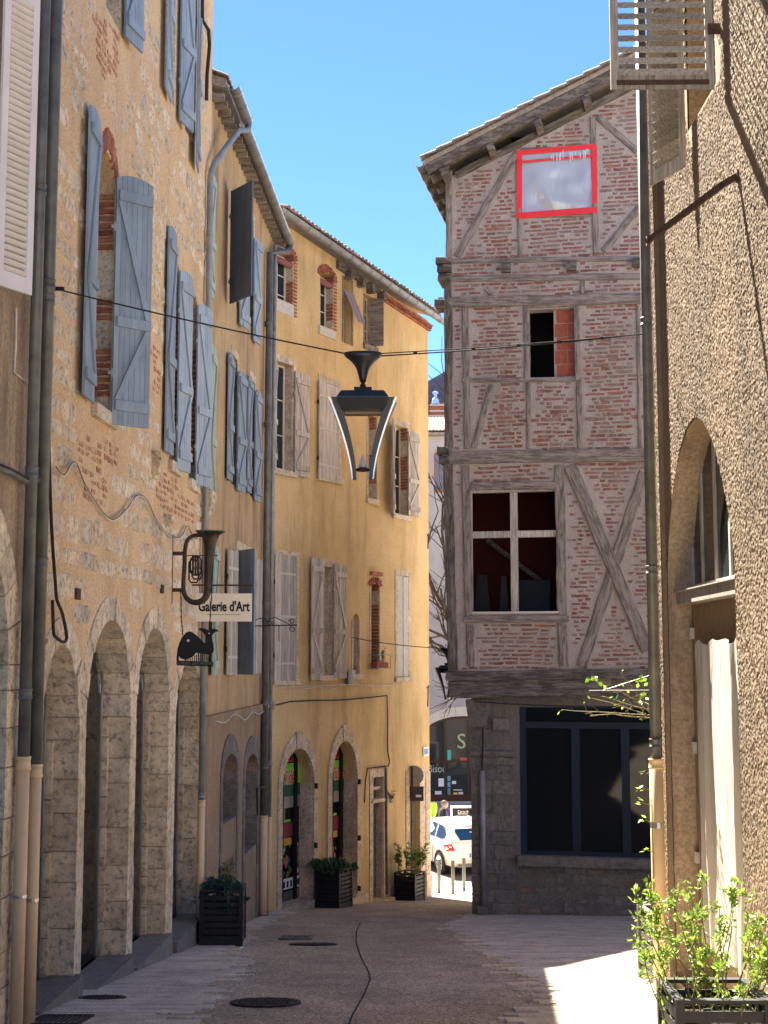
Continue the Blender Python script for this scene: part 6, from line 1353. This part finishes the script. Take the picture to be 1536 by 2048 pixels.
def make_car(loc, yaw, sc):
    t = thing('parked_car', 'white hatchback seen from the rear corner beyond the bollards', 'car', (0, 0, 0)); W_ = plain('white_car_paint', (.62, .62, .63), .18, 0, .02, 2, 0)
    # stations along x from the rear bumper (0) to the nose (3.95): half width, sill z, shoulder z
    ST = [(0.0, .62, .34, .72), (.06, .74, .28, .86), (.16, .81, .25, .94), (.45, .855, .24, .97), (.9, .87, .23, .965), (1.6, .87, .22, .955), (2.4, .87, .22, .94), (3.0, .86, .22, .91), (3.5, .81, .22, .82), (3.8, .70, .25, .70), (3.95, .5, .32, .6)]
    mb = MB(); rings = []
    for x, hw, zl, zs in ST:
        zm = zl+(zs-zl)*.55; half = [(0, zl), (hw*.8, zl), (hw*.97, zl+.06), (hw, zm), (hw*.985, zs-.12), (hw*.93, zs-.02), (hw*.82, zs+.02), (0, zs+.05)]
        rings.append([Vector((x, y, z)) for y, z in half]+[Vector((x, -y, z)) for y, z in half[-2:0:-1]])
    n = len(rings[0]); mb.add([v for g in rings for v in g], [(i*n+k, (i+1)*n+k, (i+1)*n+(k+1) % n, i*n+(k+1) % n) for i in range(len(ST)-1) for k in range(n)]+[tuple(range(n)), tuple(range(len(ST)*n-1, (len(ST)-1)*n-1, -1))]); body_ = mb.obj('body', W_, t, True)
    GH = [(.10, .60, .98), (.22, .69, 1.20), (.42, .70, 1.36), (.62, .69, 1.42), (1.2, .67, 1.46), (1.8, .66, 1.455), (2.2, .64, 1.40), (2.7, .62, 1.16), (3.05, .60, .96)]
    mb = MB(); rings = []
    for x, hw, zt in GH:
        hb = .80-.02*abs(x-1.5); zb = .94; half = [(hb, zb), (hb-(hb-hw)*.5, zb+(zt-zb)*.5), (hw, zb+(zt-zb)*.88), (hw*.88, zb+(zt-zb)*.98), (0, zt)]
        rings.append([Vector((x, y, z)) for y, z in half]+[Vector((x, -y, z)) for y, z in half[-2::-1]])
    n = len(rings[0]); mb.add([v for g in rings for v in g], [(i*n+k, (i+1)*n+k, (i+1)*n+k+1, i*n+k+1) for i in range(len(GH)-1) for k in range(n-1)]+[tuple(range(n)), tuple(range(len(GH)*n-1, (len(GH)-1)*n-1, -1))]); mb.obj('roof', W_, t, True)
    G = glassm('car_glass', (.01, .012, .016), .05)
    def side_pt(x, f, sy, o=.012):
        for (x0, h0, t0), (x1, h1, t1) in zip(GH[:-1], GH[1:]):
            if x0 <= x <= x1: q_ = (x-x0)/(x1-x0); hw = h0+(h1-h0)*q_; zt = t0+(t1-t0)*q_
        hb = .80-.02*abs(x-1.5); zb = .94; return Vector((x, sy*(hb-(hb-hw)*f/.88+o), zb+(zt-zb)*f))
    for sy in (1, -1):
        for (pts, nm) in (([(.55, .15), (.50, .4), (.62, .74), (.85, .80), (1.12, .80), (1.16, .1), (.75, .06)], 'quarter_window'), ([(1.24, .1), (1.20, .82), (1.75, .82), (2.15, .78), (2.62, .12)], 'door_window')):
            mb = MB(); P_ = [side_pt(x, f, sy) for x, f in pts]; mb.add(P_, [tuple(range(len(P_))) if sy < 0 else tuple(range(len(P_)-1, -1, -1))]); mb.obj(nm, G, t)
        for x in (.72, 3.15):
            w_ = MB(); c = Vector((x, sy*.80, .31)); w_.tube([c-Vector((0, sy*.11, 0)), c-Vector((0, sy*.10, 0)), c+Vector((0, sy*.06, 0)), c+Vector((0, sy*.075, 0))], [.29, .315, .315, .29], 24); wh = w_.obj('wheel', plain('tyre_rubber', (.012, .012, .012), .8), t, True)
            w_ = MB(); c2 = c+Vector((0, sy*.078, 0))
            for k in range(9):
                a = 2*pi*k/9; a2 = a+.5; w_.add([c2+Vector((.06*cos(a), 0, .06*sin(a))), c2+Vector((.21*cos(a-.16), 0, .21*sin(a-.16))), c2+Vector((.21*cos(a+.16), 0, .21*sin(a+.16)))], [(0, 1, 2)])
            w_.tube([c2, c2+Vector((0, sy*.012, 0))], .07, 12); n = 24; w_.add([c2+Vector((r*cos(2*pi*k/n), sy*.004, r*sin(2*pi*k/n))) for r in (.19, .225) for k in range(n)], [(k, (k+1) % n, n+(k+1) % n, n+k) for k in range(n)]); w_.obj('rim', M_alu, wh)
            a_ = MB(); n = 14; a_.add([c+Vector((r*cos(pi*(k/n*1.3-.15)), sy*.072, r*sin(pi*(k/n*1.3-.15)))) for r in (.0, .365) for k in range(n+1)], [(k, k+1, n+2+k, n+1+k) if sy < 0 else (n+1+k, n+2+k, k+1, k) for k in range(n)]); a_.obj('wheel_arch', M_black, t)
        mb = MB(); pts = [(.20, .86, .70), (.08, .78, .72), (.045, .66, .70), (.06, .70, .80), (.12, .78, .90), (.34, .862, .86), (.40, .872, .80)]; P_ = [Vector((x-.008, sy*(y+.012), z)) for x, y, z in pts]; mb.add(P_+[p_+Vector((.05, -sy*.05, 0)) for p_ in P_], [tuple(range(7)) if sy > 0 else tuple(range(6, -1, -1))]+[(k, (k+1) % 7, 7+(k+1) % 7, 7+k) for k in range(7)]); tl = mb.obj('tail_light', plain('red_lens', (.50, .012, .02), .15, 0, .05, 2, 0), t)
        mb = MB(); P_ = [Vector((x, sy*y, z)) for x, y, z in ((.30, .885, .80), (.21, .883, .73), (.12, .83, .76), (.20, .872, .83))]; mb.add(P_, [(0, 1, 2, 3) if sy > 0 else (3, 2, 1, 0)]); mb.obj('reflector', M_letw, tl)
        mb = MB(); mb.bx(1.28, 1.42, sy*.885-.01, sy*.885+.01, .80, .825); mb.obj('door_handle', M_cast, t)
        mb = MB(); mb.bx(1.195, 1.203, sy*.874-.006, sy*.874+.006, .3, .93); mb.obj('door_gap', M_cast, t)
    mb = MB(); P_ = [(.135, .50, .985), (.135, -.50, .985), (.245, -.60, 1.20), (.33, -.585, 1.285), (.33, .585, 1.285), (.245, .60, 1.20)]; mb.add([Vector((x-.035, y, z)) for x, y, z in P_], [tuple(range(6))]); mb.obj('rear_window', glassm('blue_car_glass', (.01, .04, .12), .05), t)
    mb = MB(); mb.bx(.28, .36, -.62, .62, 1.345, 1.365); mb.obj('spoiler', W_, t); mb = MB(); mb.bx(.245, .282, -.28, .28, 1.335, 1.362); mb.obj('brake_light', plain('brake_lens', (.45, .01, .02), .2), t)
    mb = MB(); mb.bx(-.012, .02, -.26, .26, .52, .64); mb.obj('number_plate', M_letw, t); mb = MB(); mb.bx(-.016, .02, .215, .26, .522, .638); mb.obj('plate_band', plain('plate_blue', (.02, .09, .42), .4), t)
    mb = MB(); mb.bx(-.02, .10, -.60, .60, .26, .36); mb.obj('lower_bumper', M_cast, t); mb = MB(); mb.tube([(.5, 0, 1.40), (.38, 0, 1.55)], .006, 5); mb.obj('antenna', M_black, t)
    t.location = loc; t.rotation_euler = (0, 0, yaw); t.scale = (sc,)*3; return t
fw = Vector((-.36, .93)); yaw = math.atan2(fw.y, fw.x); rl = at(905, 1700, 41.2)   # rear corner seen by the camera
sc = 1.07; lateral = Vector((-fw.y, fw.x)); ctr = Vector((rl.x, rl.y))-lateral*.78*sc
make_car((ctr.x, ctr.y, ZR+.0), yaw, sc)
# person walking behind the car (skinned figure)
def make_person(loc, yaw, h=1.76):
    t = thing('person', 'grey haired person in a black jacket walking behind the white car', 'person', loc)
    J = {'pel': (0, 0, .93), 'wst': (0.02, 0, 1.08), 'chs': (.05, 0, 1.30), 'nk': (.08, 0, 1.47), 'hip_a': (0, .09, .88), 'kn_a': (.10, .09, .48), 'an_a': (-.05, .09, .09), 'to_a': (.10, .09, .04), 'hip_b': (0, -.09, .88), 'kn_b': (.06, -.09, .48), 'an_b': (.24, -.09, .08), 'to_b': (.40, -.09, .05),
         'sh_a': (.04, .17, 1.40), 'el_a': (-.12, .22, 1.14), 'ha_a': (-.10, .23, .90), 'sh_b': (.06, -.17, 1.40), 'el_b': (.05, -.24, 1.12), 'ha_b': (.24, -.24, .95)}
    Rr = {'pel': .135, 'wst': .13, 'chs': .15, 'nk': .06, 'hip_a': .09, 'kn_a': .062, 'an_a': .045, 'to_a': .04, 'hip_b': .09, 'kn_b': .062, 'an_b': .045, 'to_b': .04, 'sh_a': .075, 'el_a': .055, 'ha_a': .04, 'sh_b': .075, 'el_b': .055, 'ha_b': .04}
    Ed = [('pel', 'wst'), ('wst', 'chs'), ('chs', 'nk'), ('pel', 'hip_a'), ('hip_a', 'kn_a'), ('kn_a', 'an_a'), ('an_a', 'to_a'), ('pel', 'hip_b'), ('hip_b', 'kn_b'), ('kn_b', 'an_b'), ('an_b', 'to_b'), ('chs', 'sh_a'), ('sh_a', 'el_a'), ('el_a', 'ha_a'), ('chs', 'sh_b'), ('sh_b', 'el_b'), ('el_b', 'ha_b')]
    k = list(J); Rz = Matrix.Rotation(yaw, 3, 'Z'); m = bpy.data.meshes.new('body'); m.from_pydata([Rz @ Vector(J[q]) for q in k], [(k.index(a), k.index(b)) for a, b in Ed], []); m.materials.append(plain('black_clothes', (.010, .010, .012), .85)); o = link('body', m, t)
    sk = o.modifiers.new('skin', 'SKIN'); sk.use_smooth_shade = True
    if not m.skin_vertices: 
        bpy.context.view_layer.objects.active = o
    for i, q in enumerate(k): m.skin_vertices[0].data[i].radius = (Rr[q], Rr[q]); m.skin_vertices[0].data[i].use_root = (q == 'pel')
    o.modifiers.new('sub', 'SUBSURF').levels = 1; o.modifiers['sub'].render_levels = 2
    skin = plain('skin', (.42, .23, .16), .6); mb = MB(); n = 14; vs = []; hc = Vector((.125, 0, 1.61))
    prof = [(-.125, .02, .0), (-.11, .055, .012), (-.07, .072, .014), (-.02, .082, .006), (.03, .088, 0), (.075, .078, -.01), (.105, .05, -.015), (.12, .015, -.018)]
    for z, r, fx in prof:
        for j in range(n):
            a = 2*pi*j/n; x = r*1.18*cos(a)+fx; y = r*.86*sin(a)
            if abs(a) < .3 or abs(a-2*pi) < .3: x += .022 if -.05 < z < 0 else (.008 if z < -.05 else 0)
            vs.append(Rz @ (hc+Vector((x, y, z))))
    mb.add(vs, [(i*n+j, i*n+(j+1) % n, (i+1)*n+(j+1) % n, (i+1)*n+j) for i in range(len(prof)-1) for j in range(n)]+[tuple(range(n-1, -1, -1)), tuple(range((len(prof)-1)*n, len(prof)*n))])
    mb.tube([Rz @ Vector((.085, 0, 1.44)), Rz @ Vector((.10, 0, 1.53))], .055, 10)
    for sy in (-1, 1): e = Rz @ (hc+Vector((-.005, sy*.078, -.01))); mb.lathe([(.004, -.03), (.014, -.02), (.016, .01), (.004, .03)], e, 8)
    for ha in ('ha_a', 'ha_b'):
        hb = Vector(J[ha])
        mb.tube([Rz @ (hb+Vector((0, 0, -.02))), Rz @ (hb+Vector((.01, 0, -.10)))], [.03, .034], 8)
        for f in range(4): mb.tube([Rz @ (hb+Vector((.03-.018*f, 0, -.10))), Rz @ (hb+Vector((.045-.018*f, 0, -.14))), Rz @ (hb+Vector((.04-.018*f, .012, -.165)))], [.010, .009, .007], 6)
        mb.tube([Rz @ (hb+Vector((.03, 0, -.05))), Rz @ (hb+Vector((.06, 0, -.09))), Rz @ (hb+Vector((.06, 0, -.115)))], [.012, .010, .008], 6)
    hd = mb.obj('head', skin, None, True); hd.parent = t; 
    mb = MB(); vs = []
    for z, r, fx in [(-.04, .086, -.018), (.02, .094, -.016), (.07, .088, -.018), (.10, .062, -.02), (.122, .02, -.022)]:
        for j in range(n): a = 2*pi*j/n; x = r*1.2*cos(a)+fx; x = min(x, .045 if z < .06 else .07); vs.append(Rz @ (hc+Vector((x, r*.9*sin(a), z))))
    mb.add(vs, [(i*n+j, i*n+(j+1) % n, (i+1)*n+(j+1) % n, (i+1)*n+j) for i in range(4) for j in range(n)]+[tuple(range(4*n, 5*n))]); hr = mb.obj('hair', plain('grey_hair', (.10, .095, .09), .8), None, True); hr.parent = t
    return t
pp_ = at(888, 1600, 43.6); make_person((pp_.x-.1, 43.6, E+(pp_.z-E)-1.74), R(8))
# cafe, its wall, window, board
Yc = 62.0; WC = Wall((-14, Yc), (16, Yc)); caf = thing('cafe_building', 'pale grey building with a wide arched cafe window across the square', 'building', (2, Yc, ZR))
a = WC.u(845, 1600); b = WC.u(1010, 1600); c = (a+b)/2; zs = WC.uv(862, 1475)[1]; za = WC.z(c, 1432); Z0 = ZR+.1; zt = WC.uv(880, 868)[1]
def parc(u0, u1, z0, zs, r): return archp(u0, u1, z0, zs, r, 20)
M_grey = plaster('pale_grey_render', (.33, .31, .31), (.40, .38, .38), (.24, .23, .23), 30, .3, .3)
up_w = [(WC.u(868, 940), WC.u(896, 940), WC.uv(880, 985)[1], WC.uv(880, 905)[1])]
holed('wall', WC, [(0, ZR-.3), (WC.len, ZR-.3), (WC.len, zt), (0, zt)], [parc(a, b, Z0, zs, za-zs)]+[rect(*q_) for q_ in up_w], .3, M_grey, caf)
voussoirs(caf, WC, a, b, zs, za-zs, .3, .42, 9, -.1, .04, M_surrl, key=False)
for q_ in up_w: window(caf, WC, q_[0], q_[1], q_[2], q_[3], -.1, plain('orange_brown_frame', (.30, .12, .05), .6), 2, 2, .12, glassm('blue_pane', (.10, .16, .28), .1))
mb = MB(); mb.wb(WC, 0, WC.len, ZR-.3, zt, -6, -5.9); mb.wb(WC, a-1, b+1, ZR, ZR+.02, -5.8, -.3); mb.obj('interior', M_dark, caf)
o = -.16; mb = MB()
for px in (890, 937): u = WC.u(px, 1550, o); mb.wb(WC, u-.05, u+.05, Z0, za-.02, o-.05, o+.03)
zm = WC.uv(890, 1523, o)[1]; mb.wb(WC, a, b, zm-.05, zm+.05, o-.049, o+.025); mb.wb(WC, a, b, Z0, Z0+.3, o-.048, o+.02); fr = mb.obj('window_frame', M_maroon, caf); voussoirs(caf, WC, a+.02, b-.02, zs, za-zs-.02, -.10, -.10, 8, o-.05, o+.02, M_maroon, name='frame_arc', key=False)
mb = MB(); mb.prism(WC, parc(a+.01, b-.01, Z0, zs, za-zs-.01), o-.02, o-.012); mb.obj('pane', glassm('cafe_glass', (.025, .03, .03), .04), fr)
u, z = WC.uv(923, 1484, o); text('lettering', 'S', .95, WC.M(u, z, o-.005), plain('pale_green_letter', (.34, .40, .22), .5), fr, .004)
u, z = WC.uv(874, 1538, o); text('lettering', 'Bisou', .48, WC.M(u, z, o-.005), plain('grey_green_letter', (.32, .40, .34), .5), fr, .004, sx=.8)
for (x0, x1, y0, y1, col) in ((877, 888, 1557, 1573, (.62, .66, .70)), (870, 883, 1582, 1606, (.52, .58, .66)), (895, 901, 1552, 1562, (.12, .28, .40)), (895, 901, 1564, 1574, (.14, .30, .40)), (895, 901, 1576, 1588, (.08, .2, .3)), (907, 915, 1585, 1597, (.68, .48, .06)), (917, 926, 1584, 1597, (.62, .52, .54)), (897, 902, 1588, 1598, (.42, .46, .2)), (904, 912, 1562, 1568, (.66, .66, .66)), (907, 925, 1579, 1581, (.55, .55, .55)), (895, 902, 1500, 1520, (.05, .4, .36)), (920, 935, 1515, 1521, (.5, .06, .07))):
    u0, z0 = WC.uv(x0, y1, o); u1, z1 = WC.uv(x1, y0, o); mb = MB(); mb.wb(WC, u0, u1, z0, z1, o-.011, o+.002); mb.obj('poster', plain('poster_%d_%d' % (x0, y0), col, .6, 0, .12, 14, 0), fr)
# roof and the houses behind
mb = MB(); n = 26
mb.add([WC.W(0, zt, .5), WC.W(WC.len, zt, .5), WC.W(WC.len, zt+1.4, -4), WC.W(0, zt+1.4, -4), WC.W(0, zt-.12, .5), WC.W(WC.len, zt-.12, .5), WC.W(WC.len, zt-.12, -4), WC.W(0, zt-.12, -4)], [(0, 1, 2, 3), (4, 5, 1, 0), (7, 6, 5, 4), (3, 2, 6, 7)]); rf = mb.obj('roof', M_tile, caf)
mb = MB()
for i in range(40):
    u = WC.u(845, 860)+i*.16; ring = lambda oo, dz: [WC.W(u+.08*cos(pi*j/5), zt+dz+.03+.08*sin(pi*j/5), oo) for j in range(6)]
    for s_ in range(6):
        r0, r1 = ring(.52-.75*s_, .0+.235*s_+.03), ring(.52-.75*(s_+1.08), .235*(s_+1.08)); mb.add(r0+r1, [tuple(range(6))]+[(j, 6+j, 7+j, j+1) for j in range(5)])
mb.obj('roof_tiles', M_tile, caf, kind='stuff')
WB = Wall((-10, 70), (18, 70)); bh = thing('brick_house', 'red brick house showing behind the tiled roof across the square', 'building', (2, 56, ZR)); zb0 = WB.uv(880, 805)[1]; mb = MB(); mb.wb(WB, 0, WB.len, ZR-.3, zb0, -5, 0); mb.obj('wall', plain('far_brick', (.30, .10, .06), .9, 0, .3, 9, .2), bh)
for py in (810, 822, 832): mb = MB(); z = WB.uv(880, py)[1]; mb.wb(WB, 0, WB.len, z-.04, z+.04, 0, .06); mb.obj('string_course', M_surrl, bh)
WD = Wall((-10, 78), (22, 78)); sh_ = thing('slate_roof_house', 'house with a dark blue slate roof rising furthest away above the square', 'building', (2, 64, ZR)); M_slate = piece('slate', [(.03, .05, .09), (.05, .08, .13), (.04, .06, .10)], 20, .6, .3); zl = WD.uv(866, 772)[1]; zh = WD.uv(893, 757)[1]; u0 = WD.u(855, 780); u1 = WD.u(893, 780); s_ = (zh-zl)/(u1-WD.u(866, 772)); mb = MB()
mb.prism(WD, [(u0-2, ZR), (u0+14, ZR), (u0+14, zl-.4), (u0-2, zl-.4)], -6, -.3); mb.obj('wall', M_grey, sh_)
mb = MB(); mb.prism(WD, [(u0-1, zl-1.4), (u0+8, zl-1.4), (u0+8, zl+s_*8.6), (u0-1, zl-s_*.5)], -6, -.05); mb.obj('roof', M_slate, sh_)
mb = MB()
for j in range(16):
    for i in range(24):
        u = u0-.6+i*.2+(j % 2)*.1; z = zl-1.3+j*.13
        if z < zl+s_*(u-u0)-.1: mb.wb(WD, u+.004, u+.19, z, z+.16, -.05, .0+.01*(j % 2))
mb.obj('slates', M_slate, sh_, kind='stuff')
dm = thing('roof_vent', 'small pale blue vent standing before the slate roof', 'roof vent', at(872, 800, 68)); mb = MB(); pv = at(871, 808, 68); mb.lathe([(.20, 0), (.17, .25), (.08, .33), (.08, .5), (.15, .53), (.15, .62), (.03, .66)], pv, 12); mb.obj('vent_body', plain('pale_blue_metal', (.30, .45, .62), .5), dm)
# chalkboard and the green and purple cloths by the cafe
Yk = 45.0; WK = Wall((-5, Yk), (5, Yk)); ck = thing('chalkboard', 'white framed black menu chalkboard standing before the cafe window', 'chalkboard', at(925, 1670, Yk)); u0, z0 = WK.uv(905, 1700); u1, z1 = WK.uv(955, 1616); mb = MB(); mb.wb(WK, u0, u1, ZR+.01, z1, -.03, 0); mb.obj('board', M_black, ck)
mb = MB(); mb.wb(WK, u0-.06, u0, ZR+.01, z1, -.035, .03); mb.wb(WK, u1, u1+.06, ZR+.01, z1, -.035, .03); mb.wb(WK, u0-.06, u1+.06, z1, z1+.07, -.035, .03); mb.obj('frame', M_letw, ck)
for i, (s_, py) in enumerate((('Carte &', 1623), ('buvette', 1627), ('thés · cafés', 1633), ('limonade', 1638))): u, z = WK.uv(926, py); text('chalk_lettering', s_, .11, WK.M(u, z, .003), M_letw, ck, .001)
mb = MB(); vs = []; n = 12
def hang(name, label, x0, x1, y0, y1, Y, m):
    mb = MB(); vs = []
    for j in range(9):
        for i in range(n+1): x, y = i/n, j/8; p = at(x0+(x1-x0)*x+(2*sin(j) if i in (0, n) else 0), y0+(y1-y0)*y, Y); vs.append(p+Vector((0, .05*sin(x*12+y*3), 0)))
    for j in range(9):
        for i in range(n+1): vs.append(vs[j*(n+1)+i]+Vector((0, .06, 0)))
    h_ = 9*(n+1); mb.add(vs, [(j*(n+1)+i, j*(n+1)+i+1, (j+1)*(n+1)+i+1, (j+1)*(n+1)+i) for j in range(8) for i in range(n)]+[(h_+(j+1)*(n+1)+i, h_+(j+1)*(n+1)+i+1, h_+j*(n+1)+i+1, h_+j*(n+1)+i) for j in range(8) for i in range(n)]); tag(mb.obj(name, m, None, True), label, 'cloth')
hang('green_vest', 'bright lime green cloth hanging before the cafe window', 858, 873, 1605, 1660, 44.6, plain('lime_cloth', (.30, .48, .05), .8)); hang('purple_cloth', 'deep purple cloth hanging beside the menu chalkboard', 894, 905, 1619, 1690, 45.2, plain('purple_cloth', (.09, .02, .17), .8))
# bare tree on the square
tr = thing('bare_tree', 'leafless winter tree standing in front of the pale cafe building', 'tree', at(985, 1690, 44.3)); random.seed(17); mb = MB(); tw = MB(); Yt_ = 44.3
def br(p, d, l, r, dep):
    n = 5; pts = [p]
    for i in range(n): d = (d+rv()*.16+UP*.03).normalized(); pts.append(pts[-1]+d*l/n)
    (mb if dep > 1 else tw).tube(pts, [r*(1-.55*i/n) for i in range(n+1)], 6 if dep > 1 else 4, False)
    if dep > 0:
        for k in range(3 if dep > 1 else 4):
            j = random.randint(2, n); br(pts[j], (d+rv()*.75+Vector((-.1, 0, .1))).normalized(), l*random.uniform(.5, .75), r*.5, dep-1)
b0 = at(985, 1700, Yt_); b0.z = ZR; k1 = at(908, 1240, Yt_); mb.tube([b0, at(975, 1500, Yt_), at(945, 1360, Yt_), at(920, 1290, Yt_), k1], [.22, .19, .16, .13, .11], 8)
for p, q_ in (((908, 1250), (880, 1060)), ((912, 1290), (868, 1180)), ((906, 1230), (884, 920)), ((935, 1330), (880, 1300)), ((922, 1300), (872, 1240)), ((906, 1235), (930, 900)), ((940, 1350), (890, 1290)), ((910, 1270), (866, 1010)), ((914, 1280), (862, 1120)), ((950, 1370), (880, 1395))):
    a_ = at(*p, Yt_); e_ = at(*q_, Yt_+random.uniform(-.8, .8)); br(a_, (e_-a_).normalized(), (e_-a_).length, .075, 2)
mb.obj('trunk', M_bark, tr); tw.obj('twigs', M_bark, tr, kind='stuff')
bpy.context.view_layer.update()
